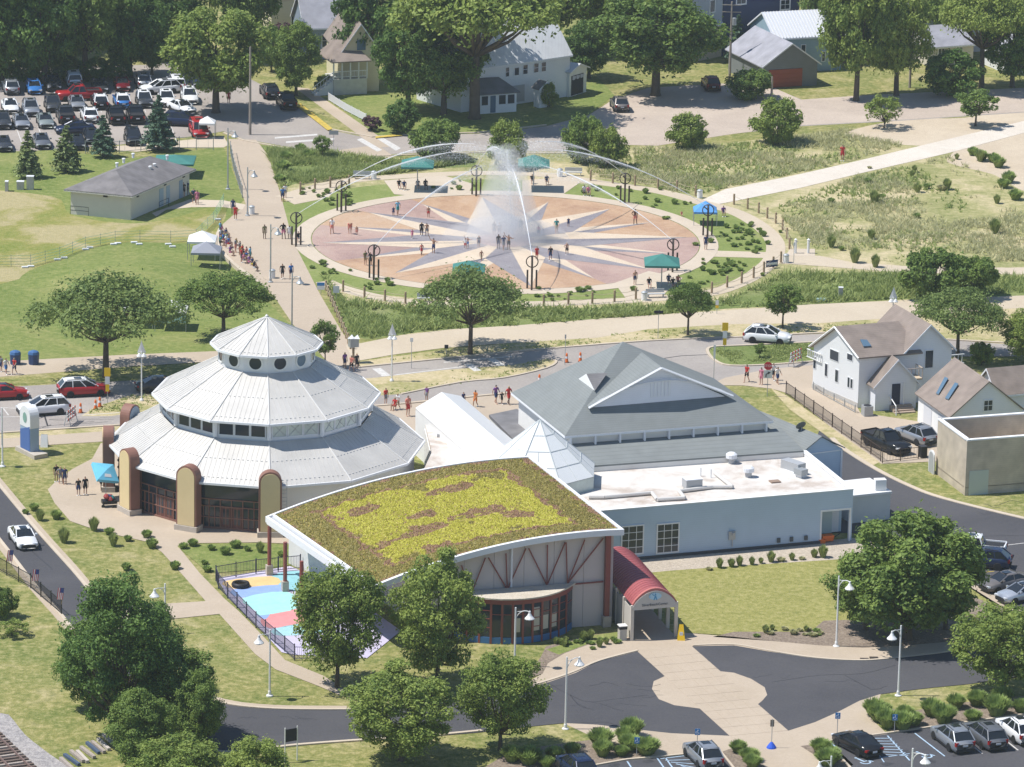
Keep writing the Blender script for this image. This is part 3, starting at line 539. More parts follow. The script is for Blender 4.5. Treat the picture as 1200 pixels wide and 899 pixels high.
for k in range(12):                                                # clerestory windows and cupola
    a, c = AV[k], AV[k]+30; p0, p1 = cv(9.3, a, 0), cv(9.3, c, 0); d = (p1-p0)
    bright = 0 < ((a+15) % 360) < 130  # sides whose panes are coloured pale, standing for light seen through clear glass
    b = MB(); wallq(b, p0, p1, 7.1, 7.45, .04, .2); wallq(b, p0, p1, 8.87, 9.0, .04, .2); b.build('clerestory_wall', WHITE2, car)
    MB().tube([cv(9.35, a, 7.3), cv(9.35, a, 8.98)], .22, 8).build('corner_post', WHITE2, car)
    for i in range(3):
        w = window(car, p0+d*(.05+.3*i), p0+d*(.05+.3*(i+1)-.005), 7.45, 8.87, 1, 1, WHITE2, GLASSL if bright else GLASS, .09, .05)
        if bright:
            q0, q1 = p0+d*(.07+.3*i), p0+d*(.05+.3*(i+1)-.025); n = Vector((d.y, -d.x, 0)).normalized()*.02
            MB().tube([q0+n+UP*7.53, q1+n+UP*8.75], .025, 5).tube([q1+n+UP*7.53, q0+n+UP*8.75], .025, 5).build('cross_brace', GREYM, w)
    p0, p1 = cv(4.35, a, 0), cv(4.35, c, 0); b = MB(); wallq(b, p0, p1, 11.85, 13.68, 0, .12); b.build('drum_wall', WHITE2, car)
    m = (p0+p1)/2+UP*12.85; n = Vector((math.sin(math.radians(a+15)), -math.cos(math.radians(a+15)), 0)); t = n.cross(UP)
    ring = MB(); gl = MB(); R0, R1 = .72, .56; vo = [m+n*.07+(t*math.cos(q*math.pi/12)+UP*math.sin(q*math.pi/12))*R0 for q in range(24)]; vi = [m+n*.07+(t*math.cos(q*math.pi/12)+UP*math.sin(q*math.pi/12))*R1 for q in range(24)]
    ring.add(vo+vi+[q-n*.12 for q in vo], [[i, (i+1) % 24, 24+(i+1) % 24, 24+i] for i in range(24)]+[[(i+1) % 24, i, 48+i, 48+(i+1) % 24] for i in range(24)])
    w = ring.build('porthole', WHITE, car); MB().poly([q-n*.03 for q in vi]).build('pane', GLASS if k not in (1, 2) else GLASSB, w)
for k in range(12):                                                # ground-floor bays
    a, c = AV[k], AV[k]+30; p0, p1 = cv(13.35, a, 0), cv(13.35, c, 0); d = p1-p0; n = Vector((d.y, -d.x, 0)).normalized()
    if k in (0, 1, 2, 3, 4, 5):
        if k == 0: pass
        b = MB(); wallq(b, p0, p1, 0, 4.32, 0, .2); b.build('wall', OFFW, car); continue
    b = MB(); wallq(b, p0, p1, 0, 4.3, -.1, .04); g_ = b.build('glass_wall', GLASS, car)
    f = MB()
    for i in range(13):
        q = p0+d*(.06+.88*i/12); tall = i in (0, 12); wallq(f, q-d.normalized()*.04, q+d.normalized()*.04, 0, 4.3 if tall else (2.1 if i % 2 else 2.75), 0, .12)
    for z in (.0, 1.05, 2.05, 2.7): wallq(f, p0, p1, z, z+(.22 if z == 0 else .09), .012, .12)
    f.build('mullion', BROWN, car)
    for i in (4, 6): q = p0+d*(.06+.88*i/12); b = MB(); wallq(b, q+d*.012, q+d*(.88/6-.012), .22, 2.05, -.03, .05); dr = b.build('door', mat('brown_door', (.13, .05, .04), .5), car); e = MB(); wallq(e, q+d*.035, q+d*(.88/6-.035), .5, 1.9, -.022, .03); e.build('pane', GLASS, dr)
for a in (AV[0], AV[11], AV[10], AV[9], AV[8]):
    n = cv(1, a, 0)-CC; n = n.normalized(); t = Vector((-n.y, n.x, 0)); base = cv(13.55, a, 0); w, zs, r = 1.0, 4.95, 1.0
    def arch(w, r, z0, zs, o): return [base+n*o+t*-w+UP*z0, base+n*o+t*w+UP*z0]+[base+n*o+t*(r*math.cos(q*math.pi/14))+UP*(zs+r*math.sin(q*math.pi/14)) for q in range(15)]
    A, B = arch(w, r, .0, zs, 1.05), arch(w, r, .0, zs, .1); k = len(A); b = MB()
    b.add(A+B, [list(range(k)), list(range(k, 2*k))[::-1]]+[[(i+1) % k, i, k+i, k+(i+1) % k] for i in range(k)]); o = b.build('pier', BROWN, car)
    A, B = arch(.84, .84, .55, zs, 1.11), arch(.84, .84, .55, zs, 1.0); k = len(A)
    MB().add(A+B, [list(range(k)), list(range(k, 2*k))[::-1]]+[[(i+1) % k, i, k+i, k+(i+1) % k] for i in range(k)]).build('face_panel', TANP, o)
    A, B = arch(.84, .84, .55, zs, .04), arch(.84, .84, .55, zs, .2); k = len(A)
    MB().add(A+B, [list(range(k))[::-1], list(range(k, 2*k))]+[[i, (i+1) % k, k+(i+1) % k, k+i] for i in range(k)]).build('back_panel', mat('slate_panel', (.22, .29, .38), .6), o)
    MB().obox(base-t*1.12-n*.0, t*2.24, n*1.22, UP*.52).build('plinth', PLIN, o)
# low white roofs between the pavilion and the halls
low = thing('link_block', 'low white flat-roofed link between the round pavilion and the planted roof', 'building', G(520, 560))
pl = [G(x, y, 3.7) for x, y in [(334, 614), (345, 604), (430, 585), (492, 560), (506, 530), (498, 496), (522, 486), (604, 548), (640, 600), (420, 650)]]
MB().slab(pl, .35).build('roof', MEMB, low)
b = MB(); pq = [(p.x, p.y) for p in pl]; cxm = sum(p[0] for p in pq)/len(pq); cym = sum(p[1] for p in pq)/len(pq)
b.prism([(cxm+(x-cxm)*.97, cym+(y-cym)*.97) for x, y in pq], 0, 3.34); b.build('wall', OFFW, low)
b = MB(); b.tube([G(345, 612, 3.8), G(372, 594, 3.8)], .12, 4); b.build('parapet', WHITE, low)
un = G(516, 512, 3.7); b = MB(); b.box((un.x, un.y, 3.85), (.6, .5, .3)); b.build('roof_drain', GREYM, low)
lad = MB(); q = G(337, 598, 0); q = cv(14.35, 9.5, 0)
for s in (-.22, .22): lad.tube([q+Vector((s, 0, .3)), q+Vector((s, 0, 5.2))], .03, 5)
for i in range(14): lad.tube([q+Vector((-.22, 0, .5+.34*i)), q+Vector((.22, 0, .5+.34*i))], .02, 4)
lad.build('roof_ladder', GREYM, car)
# ------------------------------------------------------------------ planted-roof hall
RA, RB, RC, RD = Vector((-20.7, -61.3, 5.0)), Vector((1.75, -53.2, 8.4)), Vector((9.45, -73.8, 8.4)), Vector((-11.25, -80.2, 5.0))
def rs(s, t, dz=0):
    p = RA.lerp(RB, s).lerp(RD.lerp(RC, s), t); p.z += 4.4*s*(1-s)+dz; return p
hall = thing('planted_roof_hall', 'hall with a curved roof planted yellow, green and russet over beige walls and red trusses', 'building', ((RA+RC)/2).to_2d().to_3d())
NS = 16
def roof_sheet(s0, s1, t0, t1, z0, z1):
    b = MB(); vs = []
    for i in range(NS+1):
        s = s0+(s1-s0)*i/NS
        vs += [rs(s, t0, z1), rs(s, t1, z1), rs(s, t1, z0), rs(s, t0, z0)]
    fs = []
    for i in range(NS):
        for j in range(4): fs.append([4*i+j, 4*i+(j+1) % 4, 4*i+4+(j+1) % 4, 4*i+4+j])
    fs += [[3, 2, 1, 0], [4*NS, 4*NS+1, 4*NS+2, 4*NS+3]]
    b.add(vs, [f[::-1] for f in fs]); return b
deck = roof_sheet(.03, .985, .012, .985, -.3, -.02).build('roof_deck', ground_mat('roof_soil', [(.35, (.26, .19, .06)), (.65, (.30, .25, .07))], [(.3, (.22, .15, .06)), (.7, (.32, .28, .08))], .5, 4, .5), hall)
roof_sheet(0, 1.0, .985, 1.0, -.42, .08).build('fascia', WHITE2, hall); roof_sheet(0, 1.0, 0, .012, -.4, .1).build('fascia', WHITE2, hall)
roof_sheet(0, .008, .0121, .9849, -.5, .08).build('fascia', WHITE2, hall); roof_sheet(.0081, .022, .0122, .9848, -.3, -.08).build('gutter', GREYM, hall); roof_sheet(.0221, .03, .0122, .9848, -.25, .08).build('edge_strip', WHITE2, hall); roof_sheet(.986, 1.0, .0121, .9849, -.4, .08).build('fascia', WHITE2, hall)
def st_of(x, y):
    s, t = .5, .5
    for _ in range(25):
        u, v = PX(rs(s, t)); e = .01; us, vs_ = PX(rs(s+e, t)); ut, vt = PX(rs(s, t+e))
        a, b_, c, d = (us-u)/e, (ut-u)/e, (vs_-v)/e, (vt-v)/e; D = a*d-b_*c; ex, ey = x-u, y-v
        s += (ex*d-ey*b_)/D; t += (a*ey-c*ex)/D
    return s, t
BL = [(st_of(x, y), rx, ry) for x, y, rx, ry in [(422, 599, .09, .05), (497, 603, .055, .06), (530, 573, .10, .05), (566, 600, .12, .05), (492, 622, .11, .05), (612, 602, .05, .06), (446, 640, .05, .04), (600, 560, .04, .03), (515, 640, .06, .04)]]
inner = [st_of(*p) for p in [(372, 598), (590, 549), (668, 612), (447, 665)]]
def zone(s, t):
    n = pnoise(Vector((s*7, t*7, 2))); n2 = pnoise(Vector((s*22, t*22, 7)))
    ss = s+.025*n2+.012*n; tt = t+.03*n2+.012*n
    for (c, rx, ry) in BL:
        if ((ss-c[0])/rx)**2+((tt-c[1])/ry)**2 < .8+1.2*n2: return 2 if random.random() < .92 else 0
    u0, u1, v0, v1 = .135, .86, .125, .88
    if u0 < ss < u1 and v0 < tt < v1:
        if min(ss-u0, u1-ss)*.9 < .018 or min(tt-v0, v1-tt) < .018: return 2 if n2 > -.3 else 0
        if min(ss-u0, u1-ss) < .07 or min(tt-v0, v1-tt) < .05: return 1 if n > -.45 else 0
        return 1 if n+.6*n2 > -.62 else 0
    return 0 if not (min(s, 1-s) < .045 or min(t, 1-t) < .04) else (2 if n2 > .1 else 0)
random.seed(5); zb = [MB(), MB(), MB()]
for i in range(38000):
    s, t = random.uniform(.032, .983), random.uniform(.015, .972); z = zone(s, t)
    if random.random() < .05: z = random.choice((0, 0, 1, 2)) if z != 2 else 0
    p = rs(s, t, -.03); r = random.uniform(.08, .15); h = random.uniform(.04, .13); a = random.uniform(0, 6.28)
    zb[z].add([p+Vector((r*math.cos(a+2.09*j), r*math.sin(a+2.09*j), 0)) for j in range(3)]+[p+Vector((random.uniform(-.05, .05), random.uniform(-.05, .05), h))], [[0, 1, 3], [1, 2, 3], [2, 0, 3]])
for nm, z, c1, c2 in (('olive_sedum', 0, (.195, .165, .042), (.28, .24, .065)), ('yellow_sedum', 1, (.34, .32, .04), (.48, .45, .065)), ('russet_sedum', 2, (.25, .145, .085), (.33, .195, .12))):
    tag(zb[z].build(nm, leaf_mat(nm, c1, c2, .05), hall), kind='stuff')
e1 = Vector((RC.x-RD.x, RC.y-RD.y, 0)).normalized(); e2 = Vector((-e1.y, e1.x, 0))
def plan(p): return Vector((p.x, p.y, 0))
W0 = plan(rs(.27, .955)); W1 = plan(rs(.978, .955)); W3 = plan(rs(.27, .06)); W2 = plan(rs(.978, .06))
def wall_under(a_s, b_s, a_t, b_t, name, m, n=10, th=.15):
    """wall whose top follows the underside of the roof"""
    b = MB(); P = []
    for i in range(n+1):
        s, t = a_s+(b_s-a_s)*i/n, a_t+(b_t-a_t)*i/n; p = rs(s, t, -.45); P.append(p)
    d = (plan(P[-1])-plan(P[0])).normalized(); nn = Vector((d.y, -d.x, 0))*th
    vs = [];
    for p in P: vs += [plan(p), p, p-nn, plan(p)-nn]
    fs = []
    for i in range(n):
        for j in range(4): fs.append([4*i+j, 4*i+(j+1) % 4, 4*i+4+(j+1) % 4, 4*i+4+j])
    fs += [[0, 1, 2, 3], [4*n+3, 4*n+2, 4*n+1, 4*n]]
    b.add(vs, fs); return b.build(name, m, hall)
for i in range(6): s0, s1 = .27+.708*i/6, .27+.708*(i+1)/6-.0012; wall_under(s0, s1, .955, .955, 'wall_panel', BEIGE, 4)
for i in range(6): t0, t1 = .952-.9*i/6, .952-.9*(i+1)/6+.001; wall_under(.978, .978, t0, t1, 'wall_panel', BEIGE, 2)
wall_under(.268, .268, .06, .95, 'wall', BEIGE, 2); wall_under(.97, .275, .06, .06, 'wall', BEIGE, 8)
WN = -e2*.22; wp = W0-e2*.12
def onwall(x, y): return onplane(x, y, W0-e2*.16, e2)
tr = MB()
chord = [onwall(556, 695), onwall(707, 681.5)]; MB().tube(chord, .07, 6).build('truss_chord', REDB, hall)
for node, tops in (((551, 699), [(541, 662), (569, 653)]), ((594.5, 691), [(572.5, 653), (593, 648), (616.5, 642)]), ((641, 686), [(619.6, 642), (641.6, 638), (662.4, 635)]), ((665, 684), [(663.4, 635), (685.3, 632), (707, 630)])):
    for tp in tops: MB().tube([onwall(*node), onwall(*tp)-UP*.05], .06, 6).build('truss_rod', REDB, hall)
q = onwall(709.5, 733); MB().obox(Vector((q.x, q.y, .9))-e1*.2-e2*.3, e1*.42, e2*.4, UP*7.4).build('column', REDB, hall); MB().obox(Vector((q.x, q.y, 0))-e1*.35-e2*.45, e1*.7, e2*.6, UP*.9).build('column_base', PLIN, hall)
q = onwall(599, 688); MB().tube([q-e2*.02, Vector((q.x, q.y, 7.5))-e2*.02], .09, 8).build('downpipe', WHITE2, hall)
for x, y in ((315.6, 674), (334, 693), (353, 716), (385, 742)):
    q = G(x, y); h = 4.35; MB().tube([Vector((q.x, q.y, .9)), Vector((q.x, q.y, h))], .17, 8).build('column', REDB, hall); MB().box((q.x, q.y, .45), (.55, .55, .9), .3).build('column_base', PLIN, hall)
# glazed bow bay on the front
BR = plan(G(671, 694, 3.7)); BR = plan(onplane(671, 696, W0-e2*.2, e2)); LB = 10.2
def bow(u, r=0): return BR-e1*LB*(1-u)+(-e2)*(2.75+r)*(4*u*(1-u))**.8
K = 12; top = [bow(i/K, .25) for i in range(K+1)]; top[0] -= e1*.2; top[-1] += e1*.25
b = MB(); b.slab([p+UP*3.95 for p in top], .12); b.build('bay_roof', ground_mat('bay_roof_felt', [(.3, (.48, .42, .34)), (.7, (.60, .54, .45))], [(.3, (.45, .4, .32)), (.7, (.6, .55, .46))], .5, 1.5, .4), hall)
b = MB(); arc = [bow(i/K, .12) for i in range(K+1)]
for i in range(K): b.obox(arc[i]+UP*3.42, arc[i+1]-arc[i], e2*.15, UP*.4)
b.build('bay_fascia', REDB, hall)
for i in range(K):
    p0, p1 = bow(i/K), bow((i+1)/K); d = (p1-p0); n = Vector((d.y, -d.x, 0)).normalized()
    b = MB(); wallq(b, p0, p1, .55, 3.42, -.03, .05); w = b.build('window', GLASS, hall)
    f = MB(); wallq(f, p0-d.normalized()*.09, p0+d.normalized()*.09, 0, 3.42, .05, .16)
    for z in ((1.35, 2.1, 2.8) if i in (1, 2, 7, 9, 10) else (2.5,)): wallq(f, p0+d*.08, p1-d*.08, z, z+.06, .02, .06)
    f.build('mullion', REDB, hall); b = MB(); wallq(b, p0+d*.06, p1-d*.06, .02, .56, .03, .1); b.build('base_panel', mat('blue_panel', (.05, .16, .36), .5), hall)
    if i in (5, 7, 8, 9): b = MB(); wallq(b, p0+d*.15, p1-d*.25, 1.0, 2.2 if i != 7 else 3.0, -.02, .02); b.build('blind', mat('pale_blind', (.50, .46, .38), .7), w)
# ------------------------------------------------------------------ entrance canopy, red barrel vault
cn = thing('entrance_canopy', 'red barrel-vaulted entrance canopy with a cream arched front and blue figure emblem', 'canopy', G(766, 748))
REDF = mat('red_canopy_sheet', (.36, .10, .105), .45, .1, nz=(.5, .08)); CREAMF = mat('canopy_front', (.56, .52, .47), .8, nz=(1, .04)); POST = mat('canopy_post', (.62, .56, .49), .7)
F0, F1 = plan(G(740, 751)), plan(G(791.5, 746.5)); fx = (F1-F0).normalized(); WD = (F1-F0).length
pk0, pk1 = G(763, 694, 4.35), G(724, 650, 4.35); by = plan(pk1-pk0).normalized(); LN = plan(pk1-pk0).length+1.5
def av(u, y, z0=3.05, rise=1.25): return F0+fx*(WD*u)+by*y+UP*(z0+rise*math.sin(math.pi*min(1, max(0, u)))**.75)
NU = 14
MB().quad(F0+UP*.052-by*.2, F1+UP*.052-by*.2, F1+by*LN+UP*.052, F0+by*LN+UP*.052).build('floor', CONC, cn)
nb = int(LN/.45)
b = MB()
for j in range(nb+1):
    for i in range(NU+1): b.v.append(av(i/NU, j*LN/nb)+(UP*.0)); 
for j in range(nb):
    for i in range(NU): q = j*(NU+1)+i; b.f.append([q, q+1, q+NU+2, q+NU+1]); b.m.append(0)
b.build('vault', REDF, cn)
s = MB()
for j in range(1, nb, 1): s.tube([av(i/NU, j*LN/nb)+UP*.01 for i in range(NU+1)], .035, 4)
s.build('seam', REDF, cn)
A = [av(i/NU, -.08) for i in range(NU+1)]; Bk = [p+by*.35 for p in A]
b = MB(); k = len(A); lip = [p+UP*.1 for p in A]; lipb = [p+UP*.1 for p in Bk]
b.add(lip+lipb+[p-UP*.22 for p in A]+[p-UP*.22 for p in Bk], [[i, i+1, k+i+1, k+i] for i in range(k-1)]+[[i+1, i, 2*k+i, 2*k+i+1] for i in range(k-1)]); b.build('arch_trim', mat('red_trim', (.46, .15, .135), .5), cn)
fr = [av(i/NU, -.14)-UP*.12 for i in range(NU+1)]; b = MB(); lo = [F0-by*.14+UP*2.65, F1-by*.14+UP*2.65]
pts = [lo[1]]+fr[::-1]+[lo[0]]; b.add(pts+[p+by*.12 for p in pts], [list(range(len(pts)))[::-1], list(range(len(pts), 2*len(pts)))]+[[i, (i+1) % len(pts), len(pts)+(i+1) % len(pts), len(pts)+i] for i in range(len(pts))]); b.build('arch_panel', CREAMF, cn)
cf = (F0+F1)/2-by*.165
text_mesh('SilverBeachCenter', .3, face_M(cf+UP*3.02, fx, UP), mat('dark_lettering', (.10, .10, .12), .6), cn)
BLF = mat('emblem_blue', (.10, .33, .55), .5); BLL = mat('emblem_sky', (.45, .66, .78), .5)
eb = MB(); Mf = face_M(cf+UP*3.68, fx, UP)
ring = [(Mf @ Vector((.55*math.cos(q*math.pi/10), .3*math.sin(q*math.pi/10)+.05, .004))) for q in range(20)]; MB().poly(ring).build('emblem_ground', BLL, cn)
def flatp(b, pts, z=.012): b.poly([Mf @ Vector((x, y, z)) for x, y in pts])
flatp(eb, [(-.03, .12), (.07, .12), (.2, -.28), (.1, -.28), (.03, -.08), (-.06, -.28), (-.16, -.28)]); flatp(eb, [(.02+.07*math.cos(q*math.pi/4), .2+.07*math.sin(q*math.pi/4)) for q in range(8)]); flatp(eb, [(-.28, .2), (-.03, .04), (.0, .09), (-.25, .27)])
for q in range(6): a = math.radians(70+25*q); flatp(eb, [(-.1+.3*math.cos(a), .1+.2*math.sin(a)), (-.1+.42*math.cos(a), .1+.3*math.sin(a)), (-.1+.40*math.cos(a+.25), .1+.29*math.sin(a+.25))])
eb.build('emblem', BLF, cn)
for u in (0, 1):
    for j in range(6):
        p = F0+fx*(WD*u)+by*(j*LN/5.01); MB().obox(p-fx*.14-by*.1, fx*.28, by*.2, UP*3.05).build('post', POST, cn)
b = MB(); b.obox(F0+by*.2-fx*.05+UP*.05, by*(LN-.4), fx*.06, UP*2.7); b.build('side_sheet', mat('canopy_side', (.50, .47, .43), .7), cn)
MB().obox(F0+fx*.0+UP*2.9, fx*WD, by*.1, UP*.15).build('tie_beam', POST, cn)
# ------------------------------------------------------------------ blue block with flat white roof
P0 = Vector((30.0, -48.95, 0)); b1 = Vector((.943, .333, 0)); b2 = Vector((-.29, .957, 0)).normalized(); BH = 4.75
blue = thing('blue_block', 'long flat-roofed block with pale blue lap siding and a white membrane roof', 'building', P0)
BLN, BDP = 25.0, 12.6
def bp(u, v, z): return P0-b1*u+b2*v+UP*z
nn = Vector((b1.y, -b1.x, 0))
def upx(x, y): q = onplane(x, y, P0, nn); return (P0-q).dot(b1), q.z
uo0, _ = upx(994, 640); uo1, _ = upx(961, 640)
b = MB(); wallq(b, bp(BLN, 0, 0), bp(uo1, 0, 0), .15, BH, 0, .25); wallq(b, bp(uo1, 0, 0), bp(uo0, 0, 0), 2.95, BH, 0, .25); wallq(b, bp(uo0, 0, 0), bp(0, 0, 0), .1, BH, 0, .25); b.build('front_wall', SIDB, blue)
b = MB(); wallq(b, bp(0, 0.02, 0), bp(0, BDP, 0), 2.95, BH, 0, .25); wallq(b, bp(0, 2.6, 0), bp(0, BDP, 0), .1, 2.94, 0, .25); b.build('side_wall', SIDB, blue)
b = MB(); wallq(b, bp(uo1, 0.26, 0), bp(uo1, 2.6, 0), .1, 2.95, 0, .1); wallq(b, bp(uo1-.1, 2.6, 0), bp(.26, 2.6, 0), .1, 2.95, 0, .1); b.build('porch_wall', SIDP, blue)
b = MB(); wallq(b, bp(uo1-1.0, 2.48, 0), bp(uo1-2.0, 2.48, 0), .1, 2.2, .02, .06); b.build('door', mat('pale_door', (.50, .60, .64), .6), blue)
for uu in (uo1+.08, uo0): b = MB(); wallq(b, bp(uu+.0, -.03, 0), bp(uu-.16, -.03, 0), .0, 3.05, 0, .2); b.build('opening_trim', WHITE2, blue)
b = MB(); wallq(b, bp(uo1+.08, -.035, 0), bp(uo0-.16, -.035, 0), 2.92, 3.1, 0, .2); b.build('opening_trim', WHITE2, blue)
b = MB(); b.obox(bp(BLN, 0, 0)+nn*.06, b1*(BLN-uo1), b2*.2, UP*.32); b.build('foundation', mat('dark_foundation', (.07, .075, .085), .8), blue)
MB().slab([bp(BLN, .15, BH-.35), bp(.15, .15, BH-.35), bp(.15, BDP, BH-.35), bp(BLN, BDP, BH-.35)], .3).build('roof', MEMB, blue)
b = MB(); b.obox(bp(BLN, 0, BH)+nn*.05, b1*(BLN+.05), b2*.5, UP*.06); b.obox(bp(.45, .46, BH), b1*.5, b2*(BDP-.5), UP*.06); b.build('parapet_cap', WHITE, blue)
b = MB(); b.obox(bp(BLN, .25, BH-.36), b1*BLN, b2*.2, UP*.355); b.obox(bp(.4, .46, BH-.36), b1*.15, b2*(BDP-.5), UP*.355); b.build('parapet', WHITE, blue)
def bwin(x0, y0, x1, y1, c, r):
    ua, za = upx(x0, y0); ub, zb_ = upx(x1, y1); window(blue, bp(ua, 0, 0), bp(ub, 0, 0), zb_, za, c, r, WHITE2, GLASS, .12, .07)
bwin(728, 616.5, 754, 649, 3, 4); bwin(769.5, 614, 795.5, 647, 3, 4)
u, z = upx(858, 626); b = MB(); b.obox(bp(u+.35, -.18, z-.45), b1*.6, b2*.16, UP*.75); b.tube([bp(u, -.1, z-.45), bp(u, -.1, z-1.1)], .05, 6); b.lathe([(.16, 0), (.16, .25), (0, .3)], 10, bp(u-.05, -.2, z-.05)); b.build('electric_meter', GREYM, blue)
for x, y in ((912, 638), (927, 637), (944, 635)): u, z = upx(x, y); MB().obox(bp(u+.15, -.14, .5), b1*.3, b2*.12, UP*.4).build('wall_box', mat('dark_box', (.08, .09, .1), .6), blue)
# things standing on the flat roof
RZ = BH-.35
def on_roof(x, y): q = G(x, y, RZ); return Vector((q.x, q.y, RZ))
ang = math.atan2(b1.y, b1.x)
q = on_roof(811, 573); t_ = thing('rooftop_unit', 'boxy pale grey rooftop air handler in the middle of the white flat roof', 'air handler', q, ang)
MB().box((q.x, q.y, RZ+.55), (1.5, 1.1, .8), ang).build('housing', GREYM, t_); MB().box((q.x, q.y, RZ+.075), (1.2, .9, .15), ang).build('curb', WHITE, t_); MB().box((q.x, q.y, RZ+.985), (1.56, 1.16, .07), ang).build('lid', WHITE2, t_)
q = on_roof(931, 556); t_ = thing('rooftop_unit', 'long grey metal duct unit near the right edge of the white flat roof', 'air handler', q, ang+1.9)
MB().box((q.x-.1, q.y+.6, RZ+.65), (2.2, .95, .8), ang+1.95).build('housing', GREYM, t_); MB().box((q.x+.5, q.y-.85, RZ+.55), (1.0, .8, .5), ang+1.95).build('hood', mat('dull_steel', (.35, .37, .38), .5, .3), t_); MB().box((q.x, q.y, RZ+.125), (2.4, .8, .25), ang+1.95).build('curb', WHITE, t_)
for (x, y), lb in (((857, 543), 'mushroom-capped roof vent nearest the grey shingle skirt on the white flat roof'), ((877, 559), 'larger drum-shaped roof vent between the duct unit and air handler')):
    q = on_roof(x, y); t_ = thing('roof_vent', lb, 'vent', q); MB().lathe([(.3, 0), (.3, .5)], 12, q).build('stack', GREYM, t_); MB().lathe([(.5, .5), (.5, .85), (.3, 1.0), (0, 1.05)], 12, q).build('cap', WHITE2, t_)
for x, y in ((821, 558), (833, 560)): q = on_roof(x, y); tag(MB().tube([q, q+UP*.8], .07, 6).build('vent_pipe', WHITE), 'thin white vent pipe beside the air handler, '+('left one of the two' if x == 821 else 'right one of the two'), 'pipe', 'vent pipes on the flat roof')
pp_ = [on_roof(x, y)+UP*.2 for x, y in [(690, 585), (708, 585), (764, 580), (770, 588), (802, 586), (796, 578), (835, 573), (858, 573), (838, 557)]]
pbm = MB()
for a_, c_ in zip(pp_, pp_[1:]): pbm.tube([a_, c_], .17, 8)
tag(pbm.build('roof_pipe', mat('lagging', (.58, .56, .53), .7)), 'fat white lagged pipe zigzagging across the flat roof', 'pipe')
q = on_roof(908, 565); tag(MB().box((q.x, q.y, RZ+.06), (.9, .7, .12), ang).build('roof_hatch', mat('rust_brown', (.28, .2, .15), .8)), 'low rusty hatch on the white roof below the duct unit', 'hatch')
# annex to the right and rear blue gable wing
anx = thing('annex', 'small low off-white flat-roofed annex at the right end of the blue block', 'building', G(1020, 612))
a0, a1 = plan(G(997, 614)), plan(G(1042.5, 609)); ad = (a1-a0); an = Vector((-ad.y, ad.x, 0)).normalized()
MB().obox(a0, ad, an*4.2, UP*2.45).build('wall', mat('annex_wall', (.60, .61, .58), .75, nz=(.5, .05)), anx); MB().obox(a0-ad*.01-an*.1+UP*2.455, ad*1.03, an*4.4, UP*.2).build('roof', MEMW, anx)
q = G(1031, 574, 2.65); tag(MB().box((q.x, q.y, 3.15), (1.0, .7, 1.0), .2).build('cooling_unit', WHITE), 'white boxy cooling unit on the annex roof', 'air conditioner')
# ------------------------------------------------------------------ hipped hall with grey shingles
hip = thing('hipped_hall', 'big grey-shingled hipped hall with a wide pale gable dormer', 'building', (11, -31, 0))
ZE = 6.8; NL, NR, FL = G(662, 511, ZE), G(906, 493, ZE), G(599, 460, ZE); FR = NR+FL-NL; AP = G(730, 400.5, 12.7)
for f in ((NL, NR, AP), (FL, NL, AP), (NR, FR, AP), (FR, FL, AP)): MB().slab(f, .12).build('roof_slope', SHG, hip)
b = MB(); cen = (NL+NR+FL+FR)/4
def inset(p, k=.94): return Vector((cen.x+(p.x-cen.x)*k, cen.y+(p.y-cen.y)*k, 0))
b = MB(); b.prism([(inset(p).x, inset(p).y) for p in (NL, NR, FR, FL)], 3.0, ZE-.02); b.build('wall', OFFW, hip)
for p, q in ((NL, NR), (FL, NL), (NR, FR)):
    d = (q-p); n_ = Vector((d.y, -d.x, 0)).normalized(); MB().obox(p+n_*.02-UP*.22, d, -n_*.16, UP*.2).build('fascia', WHITE2, hip); MB().obox(p-n_*.15-UP*.26, d, -n_*.55, UP*.06).build('soffit', WHITE, hip)
for i in range(9):
    p = inset(NL).lerp(inset(NR), i/8); dd = (NR-NL).normalized(); n_ = Vector((dd.y, -dd.x, 0)); MB().obox(p-dd*.08+UP*(ZE-1.1), dd*.16, n_*.45, UP*.9).build('bracket', WHITE2, hip)
nF = (NR-NL).cross(AP-NL).normalized()
D0, D1 = onplane(688, 478, NL, nF), onplane(857, 464, NL, nF); dn = Vector(((D1-D0).y, -(D1-D0).x, 0)).normalized()
D0 = D0+UP*.1; D1 = D1+UP*.1
DP = onplane(773, 430, (D0+D1)/2, dn)
hr = DP-dn*((DP-NL).dot(nF)/(-dn).dot(nF))*-1 if False else None
tt = (NL-DP).dot(nF)/((-dn).dot(nF)); DRG = DP-dn*tt
MB().slab([DP+dn*.35+UP*.12, D0+dn*.35+UP*.12, D0+UP*.12, DRG+UP*.12], .12).build('dormer_slope', SHG, hip); MB().slab([DP+dn*.35+UP*.12, DRG+UP*.12, D1+UP*.12, D1+dn*.35+UP*.12], .12).build('dormer_slope', SHG, hip)
MB().add([D0-UP*.4, D1-UP*.4, DP-UP*.05, D0-UP*.4-dn*.1, D1-UP*.4-dn*.1, DP-UP*.05-dn*.1], [[0, 1, 2], [5, 4, 3], [0, 3, 4, 1], [1, 4, 5, 2], [2, 5, 3, 0]]).build('gable_wall', SIDP, hip)
for p in (D0, D1): MB().tube([p+dn*.4-UP*.02, DP+dn*.4-UP*.02], .13, 4).build('bargeboard', WHITE2, hip)
K = [D0.lerp(D1, i/12)+dn*.3+UP*(.0+3.2*(4*(i/12)*(1-i/12))*.62) for i in range(13)]
MB().tube([p for p in K if True], .07, 4).build('arch_trim', WHITE2, hip)
gm = (D0+D1)/2; dd = (D1-D0).normalized()
